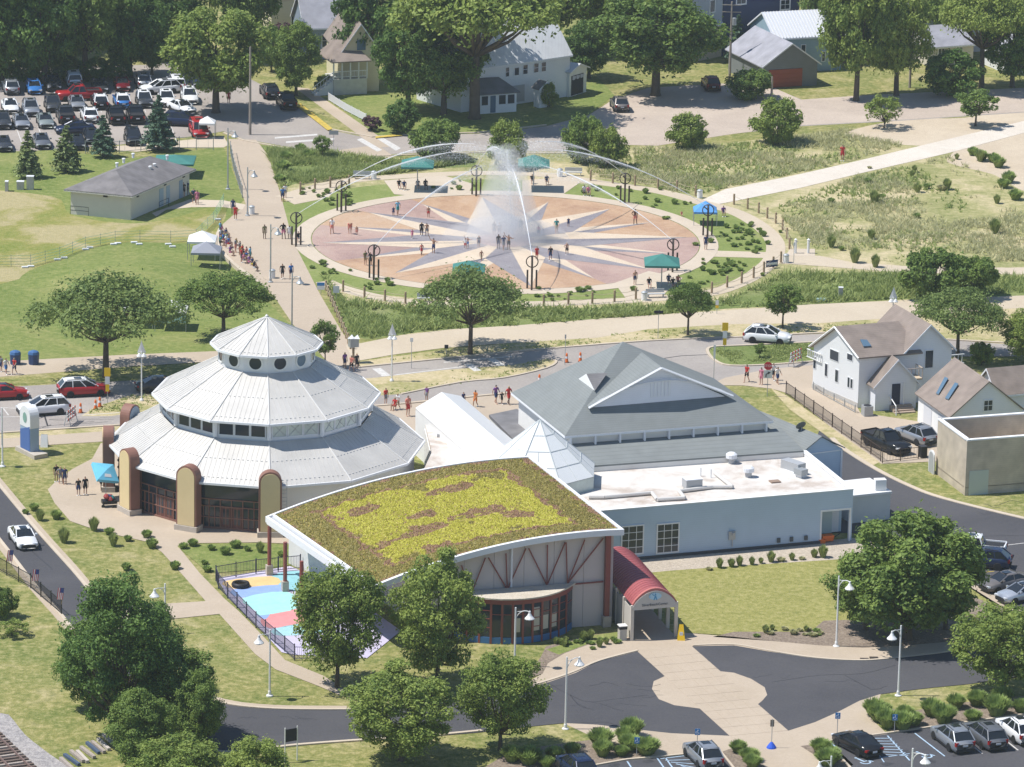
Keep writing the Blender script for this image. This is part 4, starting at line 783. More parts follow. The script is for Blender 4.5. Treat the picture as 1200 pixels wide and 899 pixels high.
for i in range(6): p = gm+dd*(-.9+.34*i)+dn*.02; MB().obox(p-UP*-.4, dd*.2, dn*.03, UP*1.6).build('louvre', WHITE2, hip)
# small white triangular skylight dormer on the left slope
q = onplane(690, 447, FL, (NL-FL).cross(AP-FL).normalized()); dl = (NL-FL).normalized(); nl = Vector((dl.y, -dl.x, 0))
a_, b_, c_ = onplane(678, 444, NL, (AP-FL).cross(NL-FL).normalized()), onplane(697, 458, NL, (AP-FL).cross(NL-FL).normalized()), onplane(687, 438, NL, (AP-FL).cross(NL-FL).normalized())
nS = (NL-FL).cross(AP-FL).normalized(); nS = nS if nS.z > 0 else -nS
tp = onplane(687, 438, (a_+b_)/2, Vector((dl.y, -dl.x, 0))); rg = onplane(712, 437, NL, nS)
sk = MB(); sk.add([a_, b_, tp], [[0, 1, 2]]); sk.build('skylight_face', WHITE, hip); MB().add([b_, rg, tp], [[0, 1, 2]]).build('skylight_slope', SHD, hip); MB().add([a_, tp, rg], [[0, 1, 2]]).build('skylight_slope', SHD, hip)
# lower skirts
S0, S1 = G(690, 546, 5.0), G(942, 528, 5.0); dS = (S1-S0).normalized(); T0, T1 = inset(NL)-dS*.0+UP*5.9, inset(NR)+UP*5.9
sk0 = S0-dS*3; MB().slab([sk0, S1, T1+dS*1.6, T0-dS*3], .15).build('skirt_roof', SHG, hip)
MB().obox(sk0-UP*.75, S1-sk0, b2*.2, UP*.6).build('skirt_wall', OFFW, hip)
# small lead-grey roofs at the left foot of the hipped hall
lf = thing('lean_to', 'small flat grey-roofed lean-to at the left foot of the hipped hall', 'building', G(602, 520))
pl = [G(x, y, 3.9) for x, y in [(573, 486), (606, 479), (640, 512), (602, 515)]]; MB().slab(pl, .25).build('roof', SHD, lf); b = MB(); cm = sum(pl, Vector())/4; b.prism([(cm.x+(p.x-cm.x)*.96, cm.y+(p.y-cm.y)*.96) for p in pl], 0, 3.63); b.build('wall', OFFW, lf)
wing = thing('gable_wing', 'narrow rear wing with a blue gable end under grey shingles behind the flat roof', 'building', G(962, 580))
w0, w1 = G(940, 530, 4.6), G(987, 524, 4.6); wm = (w0+w1)/2; wd = (w1-w0).normalized(); wn = Vector((wd.y, -wd.x, 0)); wpk = onplane(962, 510.5, w0, wn); back = -wn*21-wd*2.5
MB().slab([wpk+wn*.2, w0+wn*.2-wd*.2, w0+back-wd*.2, wpk+back], .1).build('roof_slope', SHG, wing); MB().slab([wpk+wn*.2, wpk+back, w1+back+wd*.2, w1+wn*.2+wd*.2], .1).build('roof_slope', SHG, wing)
MB().add([w0-UP*4.6, w1-UP*4.6, w1-UP*.12, wpk-UP*.12, w0-UP*.12]+[p+back for p in (w0-UP*4.6, w1-UP*4.6, w1-UP*.12, wpk-UP*.12, w0-UP*.12)], [[0, 1, 2, 3, 4], [9, 8, 7, 6, 5], [1, 6, 7, 2], [0, 4, 9, 5]]).build('wall', SIDB, wing)
MB().obox(w0-UP*.3+wn*.02, wd*(w1-w0).length, wn*.05, UP*.12).build('belt_trim', WHITE2, wing); MB().obox(w1-UP*4.6-wd*.15+wn*.02, wd*.18, wn*.05, UP*4.4).build('corner_board', WHITE2, wing)
q = onplane(938, 508, w0+UP*.3, wd.cross(UP).cross(UP) if False else UP); q = G(939, 512, 5.2)
sdsh = thing('satellite_dish', 'dark satellite dish on a pole beside the blue gable wing', 'satellite dish', (q.x, q.y, 5.0)); MB().tube([q-UP*.6, q+UP*.9], .04, 6).build('mast', GREYM, sdsh)
MB().lathe([(0, 0), (.3, .05), (.5, .16), (.5, .19), (.3, .08), (0, .04)], 14).xf(Matrix.Translation(q+UP*.95) @ Euler((math.radians(-55), 0, .5)).to_matrix().to_4x4()).build('dish', mat('dark_dish', (.12, .13, .13), .5), sdsh)
# ------------------------------------------------------------------ white gable roof and glazed pyramid
atr = thing('white_gable_link', 'long white membrane gable roof running back from the planted roof', 'building', G(560, 520))
zr, zw = 6.2, 4.5; R0, R1 = G(517.5, 459.5, zr), G(600, 530, zr); EL0, ER0 = G(487, 478, zw), G(540, 464, zw); rd = (R1-R0); 
EL1, ER1 = EL0+rd*1.25, ER0+rd; R1b = R0+rd*1.25
MB().slab([R0, EL0, EL1, R1b], .15).build('roof_slope', MEMW, atr); MB().slab([R0, R1b, ER0+rd*1.25, ER0], .15).build('roof_slope', MEMW, atr)
b = MB(); b.add([EL0-UP*5, ER0-UP*5, ER0-UP*.16, R0-UP*.16, EL0-UP*.16]+[p+rd*1.24 for p in (EL0-UP*5, ER0-UP*5, ER0-UP*.16, R0-UP*.16, EL0-UP*.16)], [[4, 3, 2, 1, 0], [5, 6, 7, 8, 9], [2, 7, 6, 1], [0, 5, 9, 4]]); b.xf(Matrix.Identity(4)); b.build('wall', WHITE, atr)
for p in (EL0.lerp(R0, .3), EL0.lerp(R0, .7)): MB().obox(Vector((p.x, p.y-.16, .1)), (R0-EL0).to_2d().to_3d().normalized()*1.2, Vector((0, -.06, 0)), UP*2.6).build('window', GLASS, atr)
pyr = thing('glass_pyramid', 'faceted white glazed pyramid rising beside the corner of the planted roof', 'skylight', G(632, 600))
pz = 5.6; pc = G(631.5, 549, pz); pk = Vector((pc.x, pc.y, 0)); pk.z = ZT(*PX((pc.x, pc.y, 0)), 492)
for i in range(8):
    a0, a1 = math.radians(-24+45*i), math.radians(-24+45*i+45); r = 5.25
    q0, q1 = pc+Vector((r*math.cos(a0), r*math.sin(a0), 0)), pc+Vector((r*math.cos(a1), r*math.sin(a1), 0))
    o = MB().slab([q0, q1, pk], .08).build('glass_slope', mat('milky_panel', (.76, .77, .76), .35, 0, .5, nz=(.4, .03)), pyr)
    l = MB()
    for f in (.25, .5, .75): l.tube([q0.lerp(pk, f), q1.lerp(pk, f)], .045, 4)
    l.tube([(q0+q1)/2, ((q0+q1)/2).lerp(pk, .5)], .04, 4); l.tube([q0, pk], .06, 4); l.build('glazing_bar', mat('bar_grey', (.50, .53, .53), .5), o)
    b = MB(); wallq(b, q0, q1, 2.0, pz-.02, 0, .1); b.build('glass_wall', GLASSL, pyr)
# ------------------------------------------------------------------ houses
def gable_block(par, p0, p1, depth, eave, ridge, wallm, roofm, side=False, oh=.35, th=.12, e0=None, base=0.0, zb=0.0, back=None):
    """p0 -> p1: the face towards the viewer (left to right); ridge runs back from it, or along it when side"""
    p0, p1 = plan(p0), plan(p1); d = (p1-p0); u = d.normalized(); n = Vector((u.y, -u.x, 0)); bk = back if back is not None else -n*depth; bd = bk.normalized()
    q0, q1 = p0+bk, p1+bk; e0 = eave if e0 is None else e0
    if not side:
        m0, m1 = (p0+p1)/2, (q0+q1)/2; pts = [p0+UP*zb, p1+UP*zb, p1+UP*eave, m0+UP*ridge, p0+UP*e0]; b = MB()
        b.add(pts+[p+bk for p in pts], [[0, 1, 2, 3, 4], [9, 8, 7, 6, 5], [1, 6, 7, 2], [0, 4, 9, 5]]); b.build('wall', wallm, par)
        s0, s1 = (ridge-e0)/(d.length/2)*oh, (ridge-eave)/(d.length/2)*oh; f, g_ = -bd*oh, bd*oh
        for a, e, s, sg in ((p0, e0, s0, -1), (p1, eave, s1, 1)):
            MB().slab([m0+f+UP*(ridge+th), m1+g_+UP*(ridge+th), a+bk+g_+u*sg*oh+UP*(e-s+th), a+f+u*sg*oh+UP*(e-s+th)], th).build('roof_slope', roofm, par)
            t = MB(); A, B = m0+f*1.02+UP*(ridge+th*.4), a+f*1.02+u*sg*oh+UP*(e-s+th*.4); t.obox(A-UP*.12, B-A, -bd*.05, UP*.2); t.build('bargeboard', WHITE2, par)
    else:
        mL, mR = (p0+q0)/2, (p1+q1)/2; b = MB(); vs = [p0, p1, q1, q0]
        b.add([p+UP*zb for p in vs]+[p0+UP*eave, p1+UP*eave, q1+UP*e0, q0+UP*e0, mL+UP*ridge, mR+UP*ridge], [[0, 1, 5, 4], [1, 2, 6, 9, 5], [2, 3, 7, 6], [3, 0, 4, 8, 7]]); b.build('wall', wallm, par)
        for a, c, e, sg in ((p0, p1, eave, -1), (q0, q1, e0, 1)):
            s = (ridge-e)/(bk.length/2)*oh
            MB().slab([mL-u*oh+UP*(ridge+th), mR+u*oh+UP*(ridge+th), c+u*oh+bd*sg*oh+UP*(e-s+th), a-u*oh+bd*sg*oh+UP*(e-s+th)], th).build('roof_slope', roofm, par)
            for w, x in ((mL, a), (mR, c)):
                o_ = -u*(oh+.02) if w is mL else u*(oh+.02); A, B = w+o_+UP*(ridge+.02), x+o_+bd*sg*oh+UP*(e-s+.02); MB().obox(A-UP*.1, B-A, u*(.05 if w is mL else -.05), UP*.2).build('bargeboard', WHITE2, par)
        MB().obox(p0-bd*(oh+.03)+UP*(eave-(ridge-eave)/(bk.length/2)*oh-.08)-u*oh, d+u*2*oh, bd*.06, UP*.16).build('gutter', WHITE2, par)
    return p0, p1, q0, q1
def wins(par, a, b, lst, **k):
    a, b = plan(a), plan(b)
    for (u0, u1, z0, z1, c, r) in lst: window(par, a.lerp(b, u0), a.lerp(b, u1), z0, z1, c, r, **k)
# white house by the drive
hs = thing('white_house', 'two-storey white house with brown shingles, cross gable and small balcony beside the paved drive', 'house', G(1020, 470))
hN, hL = G(1005, 478), G(952, 455); hu = Vector((.93, .36, 0)).normalized(); lw = plan(hL-hN); lu = lw.normalized()
a0, a1 = plan(hN), plan(hN)+hu*6.2
MEMB_ = SIDW
m0, m1 = a0+lw/2, a1+lw/2; b = MB(); eN, eF, zr = 5.2, 4.3, 7.1
b.add([a0, a1, a1+lw, a0+lw, a0+UP*eN, a1+UP*eN, a1+lw+UP*eF, a0+lw+UP*eF, m0+UP*zr, m1+UP*zr], [[0, 1, 5, 4], [1, 2, 6, 9, 5], [2, 3, 7, 6], [3, 0, 4, 8, 7]]); b.build('wall', SIDW, hs)
for a, e, sg in ((a0, eN, -1), (a0+lw, eF, 1)):
    o_ = lu*sg*.35; MB().slab([m0-hu*.3+UP*(zr+.12), m1+hu*.3+UP*(zr+.12), a+hu*6.5+o_+UP*(e-.1), a-hu*.3+o_+UP*(e-.1)], .14).build('roof_slope', SHB, hs)
    MB().tube([m0-hu*.33+UP*(zr+.05), a-hu*.33+o_+UP*(e-.15)], .1, 4).build('bargeboard', WHITE, hs)
wno = Vector((-lu.y, lu.x, 0)); wno = wno if wno.x < 0 else -wno
MB().obox(a0-lu*.02+wno*.04, lw*1.01, -wno*.05, UP*.5).build('foundation', mat('block_grey', (.48, .46, .43), .9, nz=(2, .12)), hs)
def onl(x, y): return onplane(x, y, a0, wno)
for x0, y0, x1, y1 in ((973, 408, 983, 425), (993, 413, 999.5, 424), (967, 425, 970, 442), (979, 432, 982.5, 449), (993.5, 441, 996, 455), (997, 443, 999.5, 456), (953.5, 417, 956.5, 433)):
    p, q = onl(x0, y0), onl(x1, y1); b = MB(); uu = plan(q-p); L_ = max(.35, uu.length); d_ = -lu; b.obox(Vector((p.x, p.y, 0))+wno*.04+UP*min(p.z, q.z), d_*L_, -wno*.05, UP*abs(p.z-q.z)); w = b.build('window', WHITE2, hs); b = MB(); b.obox(Vector((p.x, p.y, 0))+wno*.055+d_*.07+UP*(min(p.z, q.z)+.07), d_*(L_-.14), -wno*.02, UP*(abs(p.z-q.z)-.14)); b.build('pane', GLASS, w)
c0 = G(1058, 473); c1 = plan(c0)+hu*5.0
gable_block(hs, c0, c1, 7.5, 5.3, 7.7, SIDP, SHB)
wins(hs, c0, c1, [(.42, .62, 3.3, 5.2, 1, 1), (.72, .9, 1.4, 2.3, 1, 1)], glass=GLASS)
g0, g1 = G(1025, 482), G(1073, 478.5); gd = plan(g1-g0)
gable_block(hs, g0, g1, 3.4, 2.7, 5.0, SIDP, SHB)
b = MB(); p, q = plan(g0).lerp(plan(g1), .40), plan(g0).lerp(plan(g1), .60); wallq(b, p, q, .45, 2.6, .05, .1); b.build('door', mat('navy_door', (.02, .025, .06), .5), hs)
b = MB(); p = plan(g0).lerp(plan(g1), .66); b.tube([p+Vector((.1, -.2, 0)), p+Vector((.1, -.2, 2.7))], .06, 6); b.build('downpipe', WHITE, hs)
st_ = MB()
for i in range(4): p, q = plan(g0).lerp(plan(g1), .36), plan(g0).lerp(plan(g1), .86); d = (q-p).normalized(); n = Vector((d.y, -d.x, 0)); MB().obox(p+n*(.05+.35*i), q-p, n*.36, UP*(.55-.14*i)).build('step', mat('timber_step', (.42, .33, .26), .8), hs)
p = plan(g0).lerp(plan(g1), .34); d = gd.normalized(); n = Vector((d.y, -d.x, 0))
MB().tube([p+UP*1.5, p+n*1.8+UP*.9, p+n*1.9], .05, 5).tube([p, p+UP*1.5], .06, 5).build('handrail', WHITE, hs)
bal = MB(); bq = plan(c0)-Vector((hu.y, -hu.x, 0))*-.0; n = Vector((hu.y, -hu.x, 0)); bq = plan(c0)-hu*1.2
bal.obox(bq+UP*2.75, hu*2.4, n*1.6, UP*.15); bal.build('balcony_deck', mat('deck_tan', (.52, .42, .31), .8), hs)
r = MB()
for s in ((bq, hu*2.4, n*1.58),):
    for p in (bq+n*1.55, bq+hu*2.35+n*1.55, bq+hu*1.2+n*1.55, bq+hu*2.35, bq+n*.75+hu*2.35): r.obox(p+UP*2.9, hu*.07, n*.07, UP*1.0)
    r.obox(bq+n*1.55+UP*3.85, hu*2.4, n*.07, UP*.08); r.obox(bq+hu*2.35+UP*3.85, hu*.07, n*1.6, UP*.08)
r.build('balcony_rail', mat('rail_tan', (.50, .42, .35), .7), hs)
r = MB(); q = plan(c1)-lu*-3.0; r.obox(q+hu*.2+UP*2.6, hu*3.2, lu*.1, UP*.1)
for i in range(8): r.obox(q+hu*(.2+.42*i)+UP*2.6, hu*.05, lu*.05, UP*.95)
r.obox(q+hu*.2+UP*3.5, hu*3.2, lu*.1, UP*.08); r.build('deck_rail', WHITE, hs); MB().obox(q+hu*.2+UP*2.3, hu*3.2, lu*2.5, UP*.25).build('deck', mat('deck_tan', (.5, .4, .3), .8), hs)
def onroofq(par, pts, m, name, lift=.06, th=.1): return MB().slab([p+UP*lift for p in pts], th).build(name, m, par)
nM = (a1-a0).cross((m0+UP*zr)-(a0+UP*eN)).normalized()
onroofq(hs, [onplane(x, y, a0+UP*(eN+.1), nM) for x, y in [(1008, 399.5), (1016, 400), (1021, 407), (1012, 407.5)]], GLASSB, 'skylight', .16)
# balustrade on the low left roof of the house
b = MB(); q = plan(hL)+lu*.1
b.obox(q-hu*.2-lu*1.6+UP*3.0, hu*.1, lu*2.4, UP*.08); b.obox(q-hu*.2-lu*1.6+UP*3.75, hu*.1, lu*2.4, UP*.08)
for i in range(7): b.obox(q-hu*.2-lu*(1.6-.36*i)+UP*3.05, hu*.06, lu*.06, UP*.75)
b.build('balustrade', WHITE, hs)
# white garage
ga = thing('white_garage', 'white garage with two roller doors and twin skylights in its brown shingle roof', 'garage', G(1113, 520))
gN = plan(G(1113.5, 522)); gF = plan(G(1075.5, 494)); gl = gF-gN; glu = gl.normalized(); gdv = Vector((-glu.y, glu.x, 0)); gdv = gdv if gdv.x > 0 else -gdv; gdv = Vector((.93, .36, 0)).normalized(); GW = 7.4
q0, q1 = gN, gN+gdv*GW; mm0 = (q0+q1)/2
pts = [q0, q1, q1+UP*2.9, mm0+UP*5.9, q0+UP*2.9]
MB().add(pts+[p+gl for p in pts], [[0, 1, 2, 3, 4], [9, 8, 7, 6, 5], [1, 6, 7, 2], [0, 4, 9, 5]]).build('wall', SIDP, ga)
for a, sg in ((q0, -1), (q1, 1)): MB().slab([mm0-glu*.25+UP*6.02, mm0+gl+glu*.25+UP*6.02, a+gl+glu*.25+gdv*sg*.35+UP*2.8, a-glu*.25+gdv*sg*.35+UP*2.8], .13).build('roof_slope', SHB, ga)
b = MB(); b.obox(q0-gdv*.03, gl, gdv*.02, UP*2.7); b.build('white_side', WHITE, ga)  # sunlit side kept plain white over the shade-tinted wall
for f in (.30, .74): p = q0+gl*(1-f); MB().obox(p-gdv*.06-glu*1.0, glu*2.0, gdv*.04, UP*2.2).build('garage_door', mat('door_grey', (.62, .63, .66), .6), ga)
nG = gl.cross((mm0+UP*6.02)-(q0+UP*2.8)).normalized(); P_ = q0-gdv*.35+UP*2.8
for pts in ([(1097, 462), (1107, 443), (1111, 444.5), (1100, 463)], [(1107.5, 467.5), (1119, 449.5), (1123, 451), (1111.5, 469)]): onroofq(ga, [onplane(x, y, P_, nG) for x, y in pts], GLASSB, 'skylight', .12)
wins(ga, q0, q1, [(.44, .58, 3.0, 4.15, 2, 2)])
k0 = plan(G(1140, 470)); gable_block(ga, q1+gl*.75+gdv*.1, q1+gl*.75+gdv*3.6, 4, 2.8, 4.6, SIDP, SHB, side=True)
# roofless brick enclosure
be = thing('brick_enclosure', 'roofless tan brick enclosure with a white coping and pale steel door', 'enclosure', G(1130, 581))
N_, L_b, R_b = plan(G(1130.5, 581)), plan(G(1096.5, 555)), plan(G(1200, 575.5)); rv = (R_b-N_).normalized()*9.5; lv = L_b-N_; BHt = 5.15
for nm, p, q in (('wall', N_, N_+rv), ('wall', L_b, N_), ('wall', L_b+rv, L_b), ('wall', N_+rv, L_b+rv)):
    b = MB(); d = (q-p).normalized(); n = Vector((d.y, -d.x, 0)); b.obox(p+d*(.0), (q-p)-d*.31, -n*.3, UP*BHt); b.build('wall', BRICK, be); b = MB(); b.obox(p+n*.05+UP*BHt, (q-p)-d*.26, -n*.4, UP*.13); b.build('coping', WHITE, be)
d = rv.normalized(); n = Vector((d.y, -d.x, 0)); MB().obox(N_+d*.35+n*.04, d*1.9, -n*.06, UP*2.3).build('door', mat('sage_door', (.50, .54, .47), .6), be)
MB().obox(N_+rv*.955+lv*.06+UP*.9, lv*.88, rv.normalized()*-.1, UP*(BHt-1.1)).build('inner_panel', WHITE, be)
MB().slab([N_+UP*.8, N_+rv+UP*.8, L_b+rv+UP*.8, L_b+UP*.8], .1).build('inner_floor', CONC, be)
ar = MB(); p = L_b-lv*.02; w = -lv.normalized(); q = L_b+lv.normalized()*.25-rv.normalized()*.12
shp = [(0, 0), (1.3, 0)]+[(.65+.65*math.cos(i*math.pi/8), 1.7+.5*math.sin(i*math.pi/8)) for i in range(9)]
b = MB(); vs = [L_b-rv.normalized()*.4+w*(-.9+x)+UP*z for x, z in shp]; b.add(vs+[v+rv.normalized()*.12 for v in vs], [list(range(len(vs))), list(range(len(vs), 2*len(vs)))[::-1]]+[[(i+1) % len(vs), i, len(vs)+i, len(vs)+(i+1) % len(vs)] for i in range(len(vs))]); gt = b.build('arched_gate', WHITE)
tag(gt, 'white arched garden gate standing at the far corner of the brick enclosure', 'gate')
b = MB(); vs = [L_b-rv.normalized()*.42+w*(-.9+.65+(x-.65)*.82)+UP*(z*.93) for x, z in shp]; o = b.poly(vs).build('panel', GREYM); o.parent = gt
# grey-roofed park toilets on the left
rb = thing('park_toilets', 'low beige park toilet block with a grey hipped shingle roof', 'building', G(153, 258))
r0, r1, r2 = plan(G(83, 251)), plan(G(153, 258)), plan(G(222, 228)); r3 = r0+r2-r1; ZB = 2.75
b = MB(); b.prism([(p.x, p.y) for p in (r0, r1, r2, r3)], 0, ZB); b.build('wall', mat('sage_beige_wall', (.58, .56, .50), .8, nz=(.5, .05)), rb)
ce = (r0+r2)/2
def ex(p, k=.55): d = (p-ce); return p+Vector((math.copysign(k, d.dot((r1-r0).normalized()))*(r1-r0).normalized().x+math.copysign(k, d.dot((r2-r1).normalized()))*(r2-r1).normalized().x, math.copysign(k, d.dot((r1-r0).normalized()))*(r1-r0).normalized().y+math.copysign(k, d.dot((r2-r1).normalized()))*(r2-r1).normalized().y, 0))
E_ = [ex(p)+UP*(ZB+.0) for p in (r0, r1, r2, r3)]; mA, mB = (E_[0]+E_[1])/2, (E_[3]+E_[2])/2; ax = (mB-mA); pkA, pkB = mA+ax*.27+UP*1.75, mB-ax*.2+UP*1.75
RSH = line_mat('charcoal_shingle', (.235, .22, .22), (.19, .18, .18), 'Z', .1, .25, .9, nz=.35)
for f in ([E_[0], E_[1], pkA], [E_[1], E_[2], pkB, pkA], [E_[2], E_[3], pkB], [E_[3], E_[0], pkA, pkB]): MB().slab([p+UP*.14 for p in f], .14).build('roof_slope', RSH, rb)
for i in range(4): MB().obox(E_[i]-UP*.06, (E_[(i+1) % 4]-E_[i]), Vector((0, 0, .0))+(ce-E_[i]).to_2d().to_3d().normalized()*.08, UP*.16).build('fascia', OFFW, rb)
for u0, u1, c in ((.48, .55, (.32, .42, .50)), (.60, .66, (.32, .42, .50)), (.82, .88, (.25, .33, .42))): b = MB(); wallq(b, r1.lerp(r2, u0), r1.lerp(r2, u1), .05, 2.1, .04, .06); b.build('door', mat('slate_door%d' % (c[0]*100), c, .6), rb)
for u in (.1, .56, .88): b = MB(); wallq(b, r1.lerp(r2, u), r1.lerp(r2, u+.03), 2.3, 2.5, .12, .12); b.build('wall_lamp', DARK, rb)
b = MB(); wallq(b, r0.lerp(r1, .55), r0.lerp(r1, .62), 2.35, 2.55, .12, .12); b.build('wall_lamp', DARK, rb)
for x, y in ((137, 195), (145, 190), (156, 184), (176, 199), (181, 196), (196, 186)):
    q = onplane(x, y, pkA, (E_[2]-E_[1]).cross(pkA-E_[1]).normalized()); MB().lathe([(.14, -.1), (.14, .3), (.2, .3), (.2, .42), (0, .48)], 8, q).build('roof_vent', WHITE, rb)
for q in (r1.lerp(r2, .40), r0.lerp(r1, -.0)):
    b = MB(); n = Vector(((r2-r1).normalized().y, -(r2-r1).normalized().x, 0)); d = (r2-r1).normalized()
    if q == r0: n, d = -(r1-r0).normalized()*.1+(Vector((0, 0, 0))), (r1-r0).normalized()
    b.tube([q+n*.6, q+n*.6+UP*.95, q+n*.6+d*2.2+UP*.95, q+n*.6+d*2.2], .03, 5); b.tube([q+n*.6+UP*.5, q+n*.6+d*2.2+UP*.5], .025, 5); b.build('handrail', BLACK, rb)
# houses along the top
ph = thing('porch_house', 'pale yellow house with a brown roof, raised white railed porch and steps', 'house', G(420, 108))
YEL = line_mat('yellow_siding', (.66, .60, .42), (.52, .47, .33), 'Z', .2, .14, .7, nz=.05)
h0, h1 = G(400, 108), G(444, 107)
gable_block(ph, h0, h1, 12, 5.2, 8.6, YEL, SHB, oh=.4)
p0, p1 = plan(G(391, 112)), plan(G(430, 110)); d = (p1-p0).normalized(); n = Vector((d.y, -d.x, 0))
MB().obox(p0, p1-p0, -n*4, UP*2.0).build('porch_base', mat('pale_block', (.55, .54, .50), .85, nz=(1.5, .1)), ph)
for i in range(5): MB().obox(p0.lerp(p1, i/4.0)+UP*2.0-d*.08, d*.16, -n*.16, UP*2.3).build('porch_post', WHITE, ph)
r = MB()
for z in (2.25, 2.95): r.obox(p0+UP*z, p1-p0, -n*.06, UP*.08)
for i in range(22): r.obox(p0.lerp(p1, i/21)+UP*2.25, d*.04, -n*.04, UP*.7)
tag(r.build('porch_rail', WHITE, ph), kind='stuff')
e0_, e1_ = p0-d*.4+n*.4+UP*4.3, p1+d*.4+n*.4+UP*4.3; MB().slab([e0_, e1_, p1-n*3.5-d*1.2+UP*6.2, p0-n*4.2+d*1.2+UP*6.2], .14).build('porch_roof', SHB, ph); MB().slab([e0_, p0-n*4.2+d*1.2+UP*6.2, p0-n*6-d*.4+UP*4.3], .14).build('porch_roof', SHB, ph)
b = MB(); b.obox(p0+d*1.6-n*2+UP*2.1, d*1.3, n*.05, UP*1.5); b.build('red_banner', mat('banner_red', (.45, .04, .06), .7), ph)
MB().obox(h0.lerp(h1, .4)+UP*5.3+n*.1, d*1.1, n*.06, UP*1.3).build('gable_window', GLASSB, ph)
for i in range(8): MB().obox(p0-d*(.15+.32*i)-n*1.9, d*.32, n*1.6, UP*(1.85-.23*i)).build('step', WHITE, ph)
sr = MB(); sr.tube([p0-n*.3+UP*2.9, p0-d*2.7-n*.3+UP*1.0], .05, 4).tube([p0-n*.3+UP*2.2, p0-d*2.7-n*.3+UP*.3], .04, 4)
for i in range(7): sr.tube([p0-d*.4*i-n*.3+UP*(2.0-.27*i), p0-d*.4*i-n*.3+UP*(2.9-.27*i)], .03, 4)
sr.build('stair_rail', WHITE, ph)
gh = thing('blue_grey_house', 'blue-grey house with a pale grey shingle roof behind the porch house', 'house', G(385, 62))
BLG = line_mat('slate_siding', (.25, .31, .40), (.19, .24, .31), 'Z', .2, .14, .7); SHL = line_mat('pale_shingle', (.36, .36, .40), (.30, .30, .33), 'Z', .12, .25, .9, nz=.25)
gable_block(gh, G(358, 70), G(420, 68), 8, 4.3, 7.8, BLG, SHL, side=True); wins(gh, G(358, 70), G(420, 68), [(.3, .42, 1.5, 3.3, 1, 2)])
yh = thing('yellow_house', 'tall pale yellow clapboard house at the top edge beyond the blue-grey one', 'house', G(350, 40))
gable_block(yh, G(318, 48), G(405, 44), 9, 6.0, 9.0, YEL, SHL, side=True); wins(yh, G(318, 48), G(405, 44), [(.26, .34, 2.0, 4.3, 1, 2), (.62, .7, 3.5, 5, 1, 2)])
wh = thing('big_white_house', 'large white clapboard house with a steep front slope and glazed porch behind the big tree', 'house', G(600, 125))
w0, w1 = G(540, 132), G(667, 113); d = plan(w1-w0).normalized(); n = Vector((d.y, -d.x, 0))
gable_block(wh, w0, w1, 9, 5.4, 10.2, SIDW, line_mat('white_metal_roof', (.66, .67, .68), (.55, .56, .58), 'X', .4, .1, .5), side=True, oh=.25)
wins(wh, w0, w1, [(.40, .44, 3.6, 4.9, 1, 2), (.48, .53, 3.6, 4.7, 1, 1), (.56, .61, 3.6, 4.9, 1, 2), (.66, .71, 3.6, 4.9, 1, 2), (.73, .78, 3.6, 4.9, 1, 2)]); b = MB(); wallq(b, plan(w0).lerp(plan(w1), .46), plan(w0).lerp(plan(w1), .58), .3, 2.4, .05, .1); b.build('blind_panel', GREYM, wh)
v0, v1 = plan(G(562, 134)), plan(G(605, 131)); MB().obox(v0, v1-v0, -n*3, UP*2.5).build('porch', WHITE, wh); wins(wh, v0, v1, [(.03, .24, 1.0, 2.3, 1, 1), (.5, .72, 1.0, 2.3, 1, 1), (.74, .96, 1.0, 2.3, 1, 1)]); b = MB(); wallq(b, v0.lerp(v1, .29), v0.lerp(v1, .43), .1, 2.2, .05, .1); b.build('door', GLASSB, wh)
MB().slab([v0-d*.3+n*.4+UP*2.55, v1+d*.3+n*.4+UP*2.55, v1-n*2.6-d*.8+UP*4.0, v0-n*2.6+UP*4.0], .12).build('porch_roof', SHD, wh)
k0, k1 = G(632, 127), G(646, 125); gable_block(wh, k0, k1, 1.2, 2.5, 3.2, WHITE, SHD, oh=.25)
gr0, gr1 = G(667, 114), G(687, 108); gable_block(wh, gr0, gr1, 6, 3.2, 3.9, WHITE, mat('flat_grey_roof', (.55, .56, .57), .7), oh=.3)
b = MB(); wallq(b, plan(gr0).lerp(plan(gr1), .1), plan(gr0).lerp(plan(gr1), .8), .1, 2.6, .03, .08); b.build('garage_opening', DARK, wh); bun = MB()
for i in range(3): u = .1+.23*i; p = plan(gr0).lerp(plan(gr1), u+.115); bun.poly([p+n*.09+d*(.42*math.cos(math.pi+q*math.pi/8))+UP*(2.55+.5*math.sin(math.pi+q*math.pi/8)) for q in range(9)])
bun.build('bunting', mat('bunting_blue', (.5, .5, .56), .8), wh)
gg = thing('grey_garage', 'grey gabled garage with a wide rust-red door facing the road', 'garage', G(925, 103))
GRS = line_mat('grey_siding', (.20, .215, .22), (.15, .165, .17), 'Z', .2, .14, .7); g0, g1 = G(894, 104), G(957, 100)
gable_block(gg, g0, g1, 11, 3.0, 5.6, GRS, SHL, oh=.4); b = MB(); wallq(b, plan(g0).lerp(plan(g1), .1), plan(g0).lerp(plan(g1), .72), .05, 2.35, .06, .08); dr = b.build('garage_door', mat('rust_red_door', (.30, .07, .035), .6), gg)
for i in range(4): b = MB(); wallq(b, plan(g0).lerp(plan(g1), .1), plan(g0).lerp(plan(g1), .72), .06+.58*i, .06+.58*i+.53, .09, .05); b.build('door_panel', mat('rust_red_door', (.3, .07, .035)), dr)
bm_ = thing('metal_roof_house', 'pale blue house with a bright ribbed metal roof behind the grey garage', 'house', G(935, 75))
